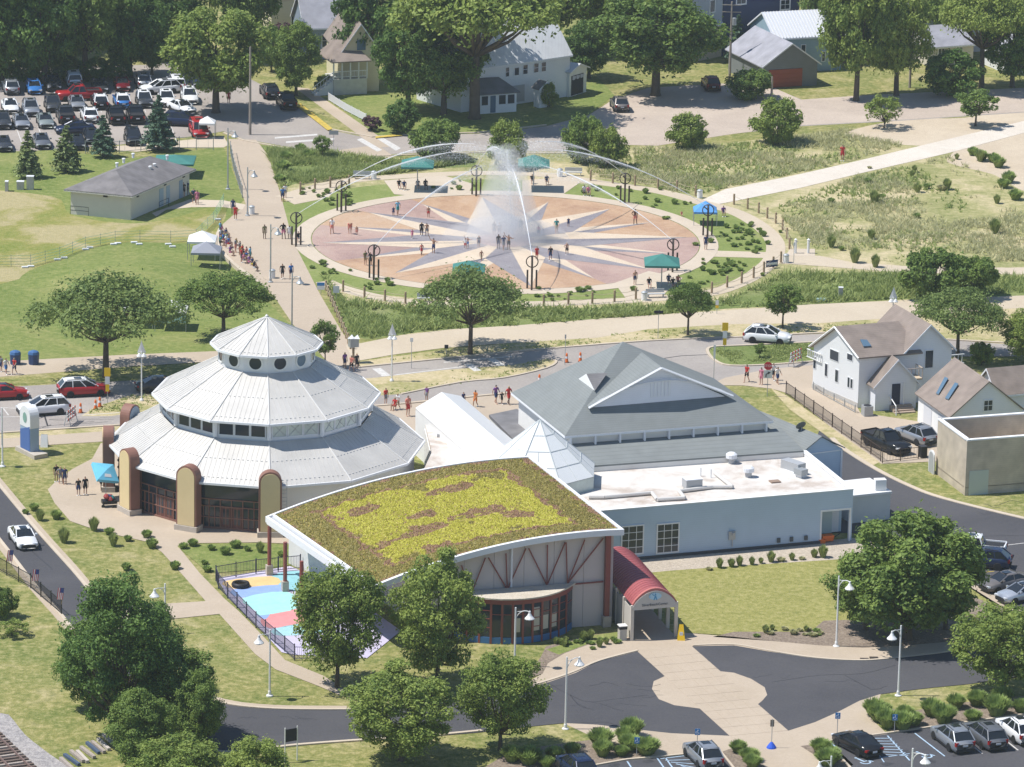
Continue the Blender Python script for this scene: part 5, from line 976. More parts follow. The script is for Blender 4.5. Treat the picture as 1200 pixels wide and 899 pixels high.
m0_, m1_ = G(908, 86), G(985, 82); gable_block(bm_, m0_, m1_, 9, 4.6, 7.0, line_mat('teal_siding', (.30, .42, .50), (.24, .34, .41), 'Z', .2, .14, .7), mat('ribbed_roof', (.66, .68, .72), .4, .2), side=True, oh=.3)
pz0, pz1 = plan(m0_), plan(m1_); dd_ = (pz1-pz0).normalized(); nn_ = Vector((dd_.y, -dd_.x, 0)); s = MB(); ln = (pz1-pz0).length
for i in range(22): p = pz0+dd_*(ln*i/21); s.obox(p+nn_*.33+UP*4.6, dd_*.06, -nn_*4.8+UP*2.5, UP*.1)
tag(s.build('roof_rib', METALW, bm_), kind='stuff'); wins(bm_, m0_, m1_, [(.38, .46, 2.4, 3.6, 1, 1), (.7, .76, 1.2, 2.6, 1, 1), (.8, .86, 1.2, 2.6, 1, 1)])
nv = thing('navy_house', 'tall navy blue house with white framed windows at the top edge', 'house', G(890, 58))
NAVY = line_mat('navy_siding', (.035, .055, .13), (.02, .035, .09), 'Z', .2, .14, .6); n0, n1 = G(846, 66), G(935, 58); gable_block(nv, n0, n1, 9, 9.0, 11.5, NAVY, SHD, side=True); wins(nv, n0, n1, [(.16, .30, 6.6, 8.2, 2, 1), (.74, .88, 5.4, 6.9, 2, 2)], fw=.16)
MB().obox(plan(n1)-Vector((.5, 0, 0))+Vector((0, -.1, 0)), Vector((.2, 0, 0)), Vector((0, .1, 0)), UP*9).build('corner_board', WHITE, nv)
lg = thing('grey_house', 'tall grey house with white trim beside the navy one, half hidden by the maple', 'house', G(830, 68))
l0, l1 = G(806, 74), G(845, 66); gable_block(lg, l0, l1, 7, 8.5, 10.5, mat('grey_clap', (.42, .45, .50), .7), SHL); MB().obox(plan(l0)+Vector((0, -.6, 4.2)), plan(l1-l0)*1.02, Vector((0, 1.2, 0)), UP*.35).build('belt_roof', WHITE, lg); wins(lg, l0, l1, [(.6, .78, 6.0, 7.8, 1, 1)], fw=.16); b = MB(); wallq(b, l0, l1, 0, 4.1, .03, .06); b.build('lower_wall', mat('cream_wall', (.62, .52, .40), .8), lg)
for nm, lb, q0_, q1_, ev, rg_, wm, rm, sd in (
    ('pale_house', 'white house corner glimpsed through the roadside trees at the top edge', (1006, 66), (1052, 62), 6.5, 8.5, SIDW, SHL, True),
    ('blue_house', 'light blue house with a white roof edge glimpsed between the roadside trees', (1056, 52), (1098, 48), 5.5, 7.0, SIDB, MEMW, True),
    ('cream_house', 'cream bungalow with a grey roof half hidden behind the dark evergreen bush', (1088, 78), (1140, 74), 2.6, 4.4, mat('cream_wall2', (.60, .56, .47), .8), SHL, True),
    ('lilac_house', 'grey-roofed house beyond the big trees near the top right corner', (1128, 62), (1180, 58), 5.0, 8.0, mat('lilac_wall', (.5, .5, .54), .8), SHL, False),
    ('corner_house', 'pale house with a porch at the right edge behind the trees', (1182, 88), (1240, 84), 3.5, 6.0, SIDW, SHL, False)):
    t_ = thing(nm, lb, 'house', G(*q0_)); gable_block(t_, G(*q0_), G(*q1_), 8, ev, rg_, wm, rm, side=sd); wins(t_, G(*q0_), G(*q1_), [(.2, .36, 1.0, 2.3, 2, 1), (.6, .76, 1.0, 2.3, 2, 1)])
# ------------------------------------------------------------------ street furniture
LW = mat('lamp_white', (.74, .74, .73), .4); GALV = mat('galvanised', (.40, .42, .43), .5, .4); WOOD = mat('weathered_post', (.34, .25, .16), .9, nz=(3, .2)); YEL = mat('sign_yellow', (.80, .52, .02), .5); BLUES = mat('sign_blue', (.04, .20, .48), .5); ORNG = mat('cone_orange', (.75, .16, .03), .6); TEAL = mat('teal_canopy', (.05, .19, .165), .75, nz=(1, .1)); CLOTHW = mat('white_canopy', (.75, .75, .74), .7, nz=(1, .05)); BLUEC = mat('blue_canopy', (.10, .30, .62), .7, nz=(1, .1)); SKYC = mat('sky_canopy', (.16, .52, .72), .7, nz=(1, .06)); REDW = mat('barricade_red', (.60, .10, .05), .6); NAVYP = mat('navy_plastic', (.03, .06, .16), .5); ROPE = mat('rope', (.42, .35, .24), .9)
def lamp(label, x, y, top, dirpx, group='white lamp posts', m=LW):
    g = G(x, y); h = ZT(x, y, top); a = hdg(x, y, *dirpx); o = thing('street_lamp', label, 'street lamp', g, a, group)
    ca, sa = math.cos(a), math.sin(a); F = Vector((ca, sa, 0))
    MB().lathe([(.28, 0), (.28, .1), (.14, .16), (.13, .4), (.09, .5)], 10, g).build('base', m, o); MB().tube([g+UP*.4, g+UP*h], [.085, .065], 8).build('pole', m, o)
    arc = [g+F*(.85-.85*math.cos(t))+UP*(h-1.25+1.05*math.sin(t)) for t in [i*math.pi*.62/8 for i in range(9)]]; MB().tube([g+UP*(h-1.3)]+arc, .035, 6).tube([g+UP*(h-.35), arc[5]], .025, 5).build('arm', m, o)
    c = arc[-1]; hd = MB().lathe([(0, .12), (.08, .08), (.1, -.1), (.2, -.3), (.4, -.52), (.4, -.58), (0, -.56)], 12, c).build('lamp_head', m, o)
    MB().lathe([(0, -.75), (.16, -.68), (.2, -.585), (0, -.585)], 10, c).build('lens', mat('lamp_lens', (.62, .62, .58), .2), hd); return o
lamp('white lamp post on the lawn beside the path below the playground fence', 316, 816, 738, (-10, 3))
lamp('white lamp post beside the dark tree, at the crossing of the pale paths', 193.5, 742, 684, (-10, 3))
lamp('white lamp post at the near edge of the loop drive, on the left lawn tip', 662.5, 855, 770, (10, -2))
lamp('white lamp post in front of the glazed bow bay', 603, 782, 712, (10, 1))
lamp('white lamp post in the mulch bed at the front of the mown lawn', 980, 758, 675, (10, 3))
lamp('white lamp post on the corner lawn above the ball shrubs', 1052.5, 816, 733, (-10, 4))
lamp('white lamp post in front of the accessible parking bays, base below the picture', 1066, 962, 877, (10, 3)); lamp('white lamp post at the bottom edge beside the entrance walk', 971, 972, 886, (-10, 3))
lamp('white pole lamp by the far end of the drive at the left edge', 3, 547, 478, (-10, 0))
for (x, y, t, d, lb) in ((317, 331, 263, (10, 3), 'grey lamp post in the middle of the promenade beside the splash pad'), (342, 398, 320, (10, 3), 'grey lamp post on the lower promenade near the timber fence'), (290, 253, 196, (10, 3), 'grey lamp post beside the bins on the promenade'), (267, 222, 150, (8, 2), 'curved grey lamp post at the top of the mesh fence by the car park')): lamp(lb, x, y, t, d, 'grey promenade lamps', GALV)
def sail(label, x, y, top):
    g = G(x, y); h = ZT(x, y, top); o = thing('sail_lamp', label, 'street lamp', g, 0, 'lamp posts topped with small sails')
    MB().lathe([(.2, 0), (.2, .12), (.09, .3)], 8, g).build('base', LW, o); MB().tube([g+UP*.2, g+UP*(h-1.1)], [.07, .06], 8).build('pole', LW, o)
    for s in (-1, 1):
        b = MB(); c = g+UP*(h-1.35); A = [c+Vector((0, 0, 1.35)), c+Vector((.12*s, 0, .95)), c+Vector((.42*s, .1, .1)), c+Vector((.0, 0, .15))]; b.add(A+[p+Vector((0, .04, 0)) for p in A], [[0, 1, 2, 3], [7, 6, 5, 4]]); b.build('sail', LW, o); hd = MB().lathe([(0, 0), (.1, -.05), (.26, -.3), (.26, -.35), (0, -.33)], 10, c+Vector((.22*s, 0, .1))).build('lamp_head', LW, o)
sail('white sail-topped lamp post beside the dark sedan on the road median', 166, 470, 399); sail('white sail-topped lamp post on the sandy median behind the pavilion', 459, 447, 379); sail('white sail-topped lamp post behind the roof of the white house', 1045, 398, 336)
def upole(label, x, y, top, arm=True, m=None):
    g = G(x, y); h = ZT(x, y, top); o = thing('utility_pole', label, 'utility pole', g); m = m or mat('pole_timber', (.30, .26, .22), .9, nz=(2, .2)); MB().tube([g, g+UP*h], [.17, .11], 8).build('pole', m, o)
    if arm:
        for z in (h-.5, h-1.4): MB().obox(g+Vector((-1.2, -.06, z)), Vector((2.4, 0, 0)), Vector((0, .12, 0)), UP*.12).build('crossarm', m, o)
        MB().lathe([(.28, 0), (.28, .9), (0, 1)], 10, g+Vector((.35, 0, h-3))).build('transformer', GALV, o)
upole('tall timber utility pole with crossarms beside the grey house', 855, 92, 2); upole('bare timber pole beside the upper road near the maple', 293, 158, 55, False); upole('pale bare pole at the right among the evergreens', 1066, 103, 48, False); upole('short weathered post in front of the rust-red garage door', 904, 118, 90, False)
def sign(name, label, x, y, top, plates, group=None, pole=GALV, cat='sign'):
    """plates: (material, half width, height, top offset, shape, text, text material)"""
    g = G(x, y); h = ZT(x, y, top); o = thing(name, label, cat, g, 0, group); MB().tube([g, g+UP*h], .035, 6).build('post', pole, o); z = h
    for (m, w, hh, shape, tx, tm) in plates:
        c = g+Vector((0, -.06, z-hh/2)); b = MB()
        if shape == 'dia': A = [c+UP*hh/2, c-Vector((hh/2, 0, 0)), c-UP*hh/2, c+Vector((hh/2, 0, 0))]
        elif shape == 'oct': A = [c+Vector((hh/2*1.05*math.cos(q*math.pi/4+math.pi/8), 0, hh/2*1.05*math.sin(q*math.pi/4+math.pi/8))) for q in range(8)][::-1]
        else: A = [c+Vector((w, 0, hh/2)), c+Vector((-w, 0, hh/2)), c+Vector((-w, 0, -hh/2)), c+Vector((w, 0, -hh/2))]
        k = len(A); b.add(A+[p+Vector((0, .03, 0)) for p in A], [list(range(k)), list(range(k, 2*k))[::-1]]+[[(i+1) % k, i, k+i, k+(i+1) % k] for i in range(k)]); pl = b.build('plate', m, o)
        if tx: text_mesh(tx, hh*.42 if len(tx) > 1 else hh*.9, face_M(c+Vector((0, -.012, 0)), (1, 0, 0), UP), tm, pl, ext=.004)
        z -= hh+.02
    return o
SGNW = mat('sign_white', (.72, .73, .74), .5); STOPR = mat('stop_red', (.55, .03, .05), .5); INK = mat('sign_ink', (.02, .02, .03), .6)
def ada(label, x, y, top, big=False):
    o = sign('parking_sign', label, x, y, top, [(BLUES, .2, .5, 'rect', '', None)], 'blue accessible parking signs'); g = G(x, y); h = ZT(x, y, top); c = g+Vector((0, -.075, h-.25)); b = MB()
    b.poly([c+Vector((.03+.05*math.cos(q*math.pi/4), 0, .15+.05*math.sin(q*math.pi/4))) for q in range(8)][::-1]); b.tube([c+Vector((.02, 0, .1)), c+Vector((0, 0, -.02)), c+Vector((.1, 0, -.04)), c+Vector((.14, 0, -.15))], .018, 4); b.tube([c+Vector((-.02+.11*math.cos(q), 0, -.06+.11*math.sin(q))) for q in [math.radians(120+24*i) for i in range(10)]], .013, 4); b.build('wheelchair_symbol', SGNW, o)
ada('blue accessible parking sign at the kerb behind the silver car', 817, 872, 854); ada('blue accessible parking sign among the round shrubs left of the silver car', 746, 886, 864); ada('blue accessible parking sign at the nose of the black sedan', 981, 860, 835); ada('blue accessible parking sign in front of the ball shrubs by the empty bay', 1048, 859, 837)
sign('stop_sign', 'red STOP sign over a white curved arrow sign by the house drive', 899, 465, 424, [(STOPR, .4, .82, 'oct', 'STOP', SGNW), (SGNW, .42, .8, 'rect', '', None)]); g = G(899, 465); h = ZT(899, 465, 424); c = g+Vector((0, -.09, h-1.24)); MB().tube([c+Vector((-.2, 0, -.3)), c+Vector((-.18, 0, 0)), c+Vector((.05, 0, .15))], .05, 5).poly([c+Vector((.02, -.02, .0)), c+Vector((.28, -.02, .2)), c+Vector((-.02, -.02, .28))]).build('curved_arrow', INK, bpy.data.objects['stop_sign'])
for lb, x, y, t in (('yellow crossing sign with striped post by the red wagon-like car', 126, 473, 431), ('yellow crossing sign on the grass island by the road', 849, 411, 378)): sign('crossing_sign', lb, x, y, t, [(YEL, .3, .85, 'rect', '', None), (SGNW, .22, .75, 'rect', '', None), (YEL, .18, .7, 'rect', '', None)], 'yellow crossing signs')
sign('path_sign', 'small white and yellow sign at the edge of the wide sandy sidewalk', 840, 368, 352, [(SGNW, .16, .5, 'rect', '', None), (YEL, .16, .3, 'rect', '', None)]); sign('park_sign', 'dark blade sign on a post by the small tree', 771, 397, 364, [(INK, .45, .3, 'rect', '', None)])
sign('park_sign', 'white notice board on a post at the promenade edge', 394, 352, 335, [(SGNW, .32, .75, 'rect', '', None)]); sign('park_sign', 'blue and white notice beside the timber fence top', 376, 345, 331, [(BLUES, .4, .35, 'rect', '', None), (SGNW, .4, .4, 'rect', '', None)]); sign('road_sign', 'grey sign on twin posts near the crosswalk', 391, 172, 153, [(GALV, .55, .5, 'rect', '', None)])
sign('road_sign', 'small sign on a thin post at the crossing behind the hipped hall', 836, 456, 404, [(SGNW, .1, 1.4, 'rect', '', None)]); sign('road_sign', 'slim post sign on the verge at the far kerb', 662, 428, 392, [(GALV, .08, .4, 'rect', '', None)]); sign('road_sign', 'little sign under the street tree', 523, 418, 404, [(INK, .2, .4, 'rect', '', None)])
sign('path_marker', 'short sign post at the path fork beside the shower pad', 930, 309, 284, [(SGNW, .1, .35, 'rect', '', None)]); sign('traffic_sign', 'thin sign by the striped crosswalk', 482, 432, 396, [(SGNW, .15, .4, 'rect', '', None)])
o = thing('lot_sign', 'white framed dark notice on twin posts by the loop drive', 'sign', G(341, 893)); g = G(341, 893); h = ZT(341, 893, 852)
for s in (-.45, .45): MB().tube([g+Vector((s, s*.6, 0)), g+Vector((s, s*.6, h))], .05, 6).build('post', LW, o)
MB().obox(g+Vector((-.42, -.26-.0, h-1.15)), Vector((.84, .5, 0)), Vector((-.02, .04, 0)), UP*1.0).build('board', INK, o)
# bins, cones, barricades, notices
def bin_(label, x, y, m=LW, r=.32, h=1.0, dome=False, group=None):
    g = G(x, y); o = thing('litter_bin', label, 'bin', g, 0, group); MB().lathe([(r, 0), (r, h*.8)], 12, g).build('body', m, o); MB().lathe([(r*1.08, h*.8), (r*1.08, h*.88), (r*.5, h), (0, h*1.02)], 12, g).build('lid', GALV if m is LW else m, o)
for lb, x, y in (('white litter bin by the canopy at the edge of the rest terrace', 755, 352), ('white litter bin at the path junction by the shower pad', 921, 308), ('white litter bin at the start of the sandy track', 820, 232), ('white litter bin beside the grey bench beyond the pad', 656, 207), ('white litter bin beside the bench near the water arc', 438, 210), ('pale bin beside the lower promenade lamp', 319, 326), ('grey bin pair beside the upper promenade lamp', 295, 251)): bin_(lb, x, y)
o = thing('trash_bin', 'square beige trash bin left of the red canopy', 'bin', G(729, 750)); g = G(729, 750); MB().box((g.x, g.y, .5), (.6, .6, 1.0), .3).build('body', mat('bin_beige', (.5, .47, .42), .7), o); MB().box((g.x, g.y, 1.12), (.66, .66, .24), .3).build('hood', DARK, o); MB().box((g.x, g.y, 1.27), (.7, .7, .06), .3).build('lid', OFFW, o)
for lb, x, y in (('blue tall wheeled bin at the path, left one of the two', 18, 427), ('blue tall wheeled bin at the path, right one of the two', 39.5, 427)):
    g = G(x, y); o = thing('recycling_bin', lb, 'bin', g, .1, 'blue bins by the lawn path'); MB().lathe([(.5, 0), (.55, 1.0), (.55, 1.05)], 8, g).build('body', NAVYP, o); MB().lathe([(.58, 1.05), (.5, 1.3), (.2, 1.42), (0, 1.44)], 8, g).build('lid', mat('bin_blue_lid', (.05, .13, .30), .5), o)
def cone(label, x, y):
    g = G(x, y); o = thing('traffic_cone', label, 'traffic cone', g, 0, 'orange traffic cones'); MB().box((g.x, g.y, .03), (.45, .45, .06)).build('base', mat('rubber', (.03, .03, .03), .9), o); MB().lathe([(.19, .06), (.13, .4), (.1, .9), (.03, 1.0)], 10, g).build('cone', ORNG, o); MB().lathe([(.145, .45), (.12, .65)], 10, g).build('band', SGNW, o)
for lb, x, y in (('orange cone nearest the barricade, behind the white car', 94.5, 484), ('orange cone at the tip of the sandy median, left one', 112, 480), ('orange cone at the tip of the sandy median, right one', 117, 477), ('orange cone on the sandy median behind the hipped roof', 664, 425), ('orange cone at the far kerb behind the hipped roof, by the median cone', 680, 424), ('orange cone in the roadway left of the hipped roof', 632, 450)): cone(lb, x, y)
def barricade(label, x, y, a):
    g = G(x, y); o = thing('barricade', label, 'barricade', g, a, 'striped road barricades'); F = Vector((math.cos(a), math.sin(a), 0)); N = Vector((-F.y, F.x, 0))
    for s in (-.9, .9): MB().tube([g+F*s-N*.35, g+F*s+UP*1.5], .04, 4).tube([g+F*s+N*.35, g+F*s+UP*1.5], .04, 4).build('leg', GALV, o)
    for z in (.5, .9, 1.3):
        for k in range(8): MB().obox(g+F*(-1.2+.3*k)-N*.05+UP*z, F*.298, N*.05, UP*.22).build('stripe', REDW if k % 2 else SGNW, o)
barricade('red and white striped barricade closing the road behind the white police-style car', 83, 497, math.radians(75)); barricade('red and white striped barricade on the paved drive by the white house', 932, 428, math.radians(60))
g = G(798, 750); o = thing('folding_sign', 'yellow folding caution sign beside the entrance canopy', 'sign', g, .4)
for s in (-1, 1): MB().add([g+Vector((-.33, s*.35, 0)), g+Vector((.33, s*.35, 0)), g+Vector((.16, s*.03, 1.35)), g+Vector((-.16, s*.03, 1.35)), g+Vector((-.33, s*.31, 0)), g+Vector((.33, s*.31, 0)), g+Vector((.16, 0, 1.35)), g+Vector((-.16, 0, 1.35))], [[0, 1, 2, 3], [7, 6, 5, 4], [0, 3, 7, 4], [1, 5, 6, 2]]).build('panel', YEL, o)
MB().obox(g+Vector((-.14, -.24, .45)), Vector((.28, 0, 0)), Vector((0, .03, .0)), UP*.3).build('notice', SGNW, o)
g = G(52, 523); o = thing('folding_sign', 'white sandwich board beside the tall blue entrance sign', 'sign', g, .2)
for s in (-1, 1): MB().add([g+Vector((-.35, s*.4, 0)), g+Vector((.35, s*.4, 0)), g+Vector((.3, s*.03, 1.15)), g+Vector((-.3, s*.03, 1.15))], [[0, 1, 2, 3] if s < 0 else [3, 2, 1, 0]]).build('panel', SGNW, o)
g = G(904, 877); o = thing('cone_sign', 'small grey sign on a blue cone base in the entrance walk', 'sign', g); MB().lathe([(.42, 0), (.36, .15), (.1, .5), (0, .52)], 12, g).build('base', mat('base_blue', (.03, .10, .55), .5), o); MB().tube([g+UP*.5, g+UP*2.4], .03, 6).build('post', GALV, o); MB().box((g.x, g.y, 2.05), (.3, .04, .55)).build('plate', mat('plate_brown', (.22, .18, .16), .6), o)
# monument sign
g = G(35, 531); o = thing('monument_sign', 'tall blue and white round-topped entrance sign on a stone base', 'sign', g, 0); F = Vector((math.cos(math.radians(-55)), math.sin(math.radians(-55)), 0)); N = Vector((-F.y, F.x, 0))
MB().obox(g-F*1.5-N*.7, F*3.6, N*1.4, UP*.4).build('base', PLIN, o)
def slabarch(w, z0, z1, t, off, m, nm, round_=True):
    A = [g+F*-w+UP*z0, g+F*w+UP*z0]+([g+F*(w*math.cos(q*math.pi/12))+UP*(z1+w*math.sin(q*math.pi/12)) for q in range(13)] if round_ else [g+F*w+UP*z1, g-F*w+UP*(z1-.6)])
    k = len(A); A = [p-N*off for p in A]; return MB().add(A+[p+N*t for p in A], [list(range(k)), list(range(k, 2*k))[::-1]]+[[(i+1) % k, i, k+i, k+(i+1) % k] for i in range(k)]).build(nm, m, o)
slabarch(.95, .4, 3.6, .9, .45, mat('sign_slate', (.30, .40, .52), .6), 'pillar'); slabarch(.97, 2.6, 3.62, .96, .48, SGNW, 'arched_cap'); slabarch(.9, .45, 2.8, .05, .5, mat('sign_navy', (.07, .14, .36), .6), 'blue_panel', False)
MB().poly([g-N*.51+F*(.35*math.cos(q*math.pi/6))+UP*(3.5+.5*math.sin(q*math.pi/6)) for q in range(12)]).build('emblem', mat('sign_green', (.2, .35, .3), .6), o)
# benches, bird box, dish washer pads
def bench(label, x, y, a=0.0, m=None):
    g = G(x, y); o = thing('bench', label, 'bench', g, a, 'benches round the pad'); m = m or mat('bench_grey', (.45, .46, .46), .7); F = Vector((math.cos(a), math.sin(a), 0)); N = Vector((-F.y, F.x, 0))
    for s in (-.8, .8): MB().obox(g+F*s-N*.25, F*.08, N*.5, UP*.42).build('leg', GALV, o)
    for k in range(3): MB().obox(g-F*1.0-N*(.25-.17*k)+UP*.42, F*2.0, N*.14, UP*.05).build('slat', m, o)
    for k in range(3): MB().obox(g-F*1.0+N*.27+UP*(.52+.14*k), F*2.0, N*.05, UP*.11).build('slat', m, o)
bench('grey bench beside the white bin on the far rest terrace', 672, 206); bench('grey bench at the left end of the far path', 424, 210); bench('white bench near the litter bin on the near terrace', 768, 349, .2); bench('white bench half behind the street tree', 500, 354, .1); bench('white bench behind the street tree crown', 566, 352, 0)
g = G(414, 425); h = ZT(414, 425, 392); o = thing('viewer_post', 'wooden post carrying a white-topped grey box at the end of the promenade', 'post', g); MB().tube([g, g+UP*(h-1.2)], .12, 8).build('post', WOOD, o); MB().box((g.x, g.y, h-.8), (.9, .7, .9), .4).build('box', GALV, o)
for s in (-.25, .3): MB().add([Vector((g.x+s-.35, g.y-.4, h-.35)), Vector((g.x+s+.35, g.y-.4, h-.35)), Vector((g.x+s+.1, g.y, h)), Vector((g.x+s-.1, g.y+.4, h-.35))], [[0, 1, 2], [1, 3, 2], [3, 0, 2]]).build('hood', SGNW, o)
for lb, x, y in (('white beach shower post, left one of the two', 932, 297), ('white beach shower post, right one of the two', 947, 297)): g = G(x, y); o = thing('beach_shower', lb, 'shower', g, 0, 'beach showers'); MB().lathe([(.14, 0), (.14, 1.5), (.18, 1.55), (0, 1.7)], 8, g).build('post', LW, o); MB().tube([g+UP*1.3, g+Vector((.25, -.1, 1.35))], .04, 5).build('spout', GALV, o)
g = G(985, 349); o = thing('utility_cabinet', 'slim pale utility pillar in the grass beyond the sandy sidewalk', 'utility box', g); MB().box((g.x, g.y, .55), (.45, .4, 1.1)).build('body', GALV, o); MB().box((g.x, g.y, 1.13), (.5, .45, .06)).build('lid', SGNW, o); g = G(962, 353); o = thing('utility_cabinet', 'low teal utility hatch in the grass by the slim pillar', 'utility box', g); MB().box((g.x, g.y, .15), (1.1, .7, .3)).build('body', mat('hatch_teal', (.3, .42, .42), .7), o)
for lb, x, y, s in (('tall grey utility cabinet on the lawn by the conifers, right one', 35.5, 222, 1.5), ('low grey utility cabinet on the lawn by the conifers, middle one', 24, 222, .9), ('thin white utility post on the lawn by the conifers', 8, 224, 1.1)): g = G(x, y); o = thing('utility_cabinet', lb, 'utility box', g); MB().box((g.x, g.y, s*.5), (.8 if x > 10 else .35, .6, s)).build('body', GALV, o); MB().box((g.x, g.y, s+.04), (.86 if x > 10 else .4, .66, .08)).build('lid', SGNW, o)
for lb, x, y in (('grey condenser unit at the corner of the white house', 1016, 487),): g = G(x, y); o = thing('condenser', lb, 'air conditioner', g); MB().box((g.x, g.y, .5), (.9, .9, 1.0), .3).build('housing', GALV, o); MB().lathe([(.36, 1.0), (.36, 1.05), (0, 1.06)], 12, g).build('fan_grille', DARK, o)
g = G(1081, 536); o = thing('wheeled_bin', 'black wheeled bin between the parked cars and the arched gate', 'bin', g); MB().box((g.x, g.y, .55), (.6, .7, 1.0), .4).build('body', BLACK, o); MB().box((g.x, g.y, 1.09), (.66, .78, .09), .4).build('lid', mat('bin_black', (.04, .04, .045), .6), o)
g = G(971, 636); o = thing('wheelbarrow', 'bright orange plastic cart lying at the porch of the blue block', 'cart', g); MB().obox(g+Vector((-.6, -.3, .15)), Vector((1.0, .35, 0)), Vector((-.2, .6, 0)), Vector((.1, 0, .5))).build('tub', ORNG, o); MB().obox(g+Vector((-.9, -.5, .05)), Vector((.6, .1, 0)), Vector((-.1, .4, 0)), UP*.35).build('tray', ORNG, o)
MB().tube([g+Vector((.4, .2, .4)), g+Vector((1.0, .5, .7))], .04, 5).build('handle', BLACK, o)
# fences
def fence(name, label, px, h, post=BLACK, rails=(.15, .95), picket=.16, every=2.4, pk=None, pw=.02, world=None, smooth=0, rm_=None, pr=.05):
    pts = world or gpts(px, smooth); o = thing(name, label, 'fence', pts[0]); seg = []; acc = 0
    for a, b in zip(pts, pts[1:]):
        d = b-a; L_ = d.length; u = d.normalized(); n = max(1, round(L_/every)); nrm = Vector((-u.y, u.x, 0))
        for i in range(n+(1 if b == pts[-1] else 0)): p = a+d*(i/n); MB().tube([p, p+UP*(h+.08)], pr, 5).build('post', post, o)
        for r in rails: MB().obox(a+UP*(h*r-.02)-nrm*.02, d, nrm*.04, UP*(.05 if rm_ is None else .025)).build('rail', rm_ or post, o)
        if picket:
            m = int(L_/picket); pb = MB()
            for i in range(m): p = a+d*((i+.5)/m); pb.obox(p-u*pw/2+UP*h*rails[0]-nrm*.01, u*pw, nrm*.02, UP*h*(rails[-1]-rails[0]+.0))
            tag(pb.build('picket', pk or post, o), kind='stuff')
    return o
BRF = mat('dark_brown_fence', (.06, .04, .035), .6); fence('railing_fence', 'dark brown railing fence between the grey roof and the paved house drive', [(921, 463), (1032, 541)], 1.35, BRF, picket=.15)
fence('railing_fence', 'low grey railing along the foundation of the white house', [(953, 457), (1002, 484)], .75, GALV, picket=.3); fence('wire_fence', 'thin wire fence at the end of the house drive behind the lamp post', [(1034, 543), (1076, 538)], 1.2, BRF, picket=.3)
fence('black_fence', 'black railing fence along the left side of the drive', [(-6, 667), (36, 690), (72, 721)], 1.3, BLACK, picket=.13); fence('playground_fence', 'black railing fence round the colourful playground', [(352, 668), (300, 673), (253, 681), (256, 690), (300, 736), (345, 774)], 1.35, mat('fence_indigo', (.05, .05, .09), .5), picket=.14)
fence('playground_fence', 'short lilac railing at the near end of the playground', [(345, 774), (378, 774), (400, 778)], 1.2, mat('fence_lilac', (.38, .33, .55), .6), picket=.16)
fence('picket_fence', 'white picket fence along the sidewalk of the porch house', [(385, 118), (404, 130), (429, 143)], 1.0, SGNW, picket=.2, pk=SGNW, pw=.14)
MESH = mat('mesh_green', (.16, .36, .22), .8); fence('mesh_fence', 'temporary green mesh fence on steel posts curving across the worn lawn', [(-10, 313), (36, 312), (70, 303), (100, 291), (135, 284), (164, 283), (200, 284), (230, 282), (250, 262), (262, 240)], 1.25, mat('mesh_post', (.34, .38, .36), .6), rails=(.2, .45, .7, .95), picket=0, every=2.6, rm_=MESH, pr=.025)
fence('chain_fence', 'chain-link fence along the left edge of the promenade', [(270, 180), (274, 200), (284, 232)], 1.4, GALV, picket=.4); fence('chain_fence', 'chain-link fence between the car park and the lawn', [(100, 180), (140, 180), (190, 175), (250, 176)], 1.5, GALV, picket=1.2)
for i, (x, y) in enumerate([(30, 314), (37, 313), (68, 305), (76, 303), (101, 293), (106, 291), (134, 287), (139, 286), (158, 285), (164, 287), (198, 287), (203, 290), (243, 275), (256, 258)]):
    g = G(x, y); b = MB(); b.obox(g+Vector((-.35, -.2, .03)), Vector((.65, .1, 0)), Vector((-.1, .3, 0)), UP*.14); tag(b.build('ballast_bag', SGNW), 'white ballast bag holding down the green mesh fence', 'sandbag', 'ballast bags along the mesh fence')
pb = MB(); pb.lathe([(.12, 0), (.12, 1.25), (0, 1.32)], 7); PPROTO = pb.build('timber_post', WOOD, None); first = [True]
def posts(pts, label, group, sc=1.0, rope=True, jit=0):
    out = []
    for x, y in pts:
        g = G(x, y); o = PPROTO if first[0] else PPROTO.copy()
        if not first[0]: COL.objects.link(o)
        first[0] = False; o.location = g; o.scale = (sc, sc, sc); tag(o, label, 'post', group); out.append(g)
    if rope:
        b = MB()
        for a, c in zip(out, out[1:]):
            for z in (1.0, .55): b.tube([a+UP*z*sc, (a+c)/2+UP*(z*sc-.13), c+UP*z*sc], .025, 4)
        tag(b.build('rope', ROPE), 'sagging rope strung along the '+label.split(' post ')[1] if ' post ' in label else 'sagging rope', 'rope')
posts([(637, 359), (666, 357), (694, 356), (720, 354), (745, 351)], 'weathered post along the curved path below the pad', 'posts south of the pad'); posts([(834, 344), (852, 337), (869, 332), (883, 326), (895, 320), (906, 314), (915, 308)], 'weathered post along the path to the white bin', 'posts south-east of the pad')
posts([(860, 240), (876, 245), (889, 250), (899, 256), (909, 262), (917, 270), (922, 280), (925, 292)], 'weathered post beside the outer curve east of the pad', 'posts east of the pad'); posts([(692, 212), (718, 215), (744, 218), (771, 221), (793, 224), (815, 230)], 'weathered post along the far path by the dunes', 'posts north-east of the pad')
posts([(352, 226), (369, 222), (387, 220), (409, 218)], 'weathered post along the far left path', 'posts north-west of the pad'); posts([(402, 342), (427, 350), (451, 353), (475, 356)], 'weathered post along the path left of the street tree', 'posts south-west of the pad')
posts([(382+2.6*i, 341+6.2*i) for i in range(12)], 'weathered post along the lower promenade edge', 'posts on the promenade edge', .9)
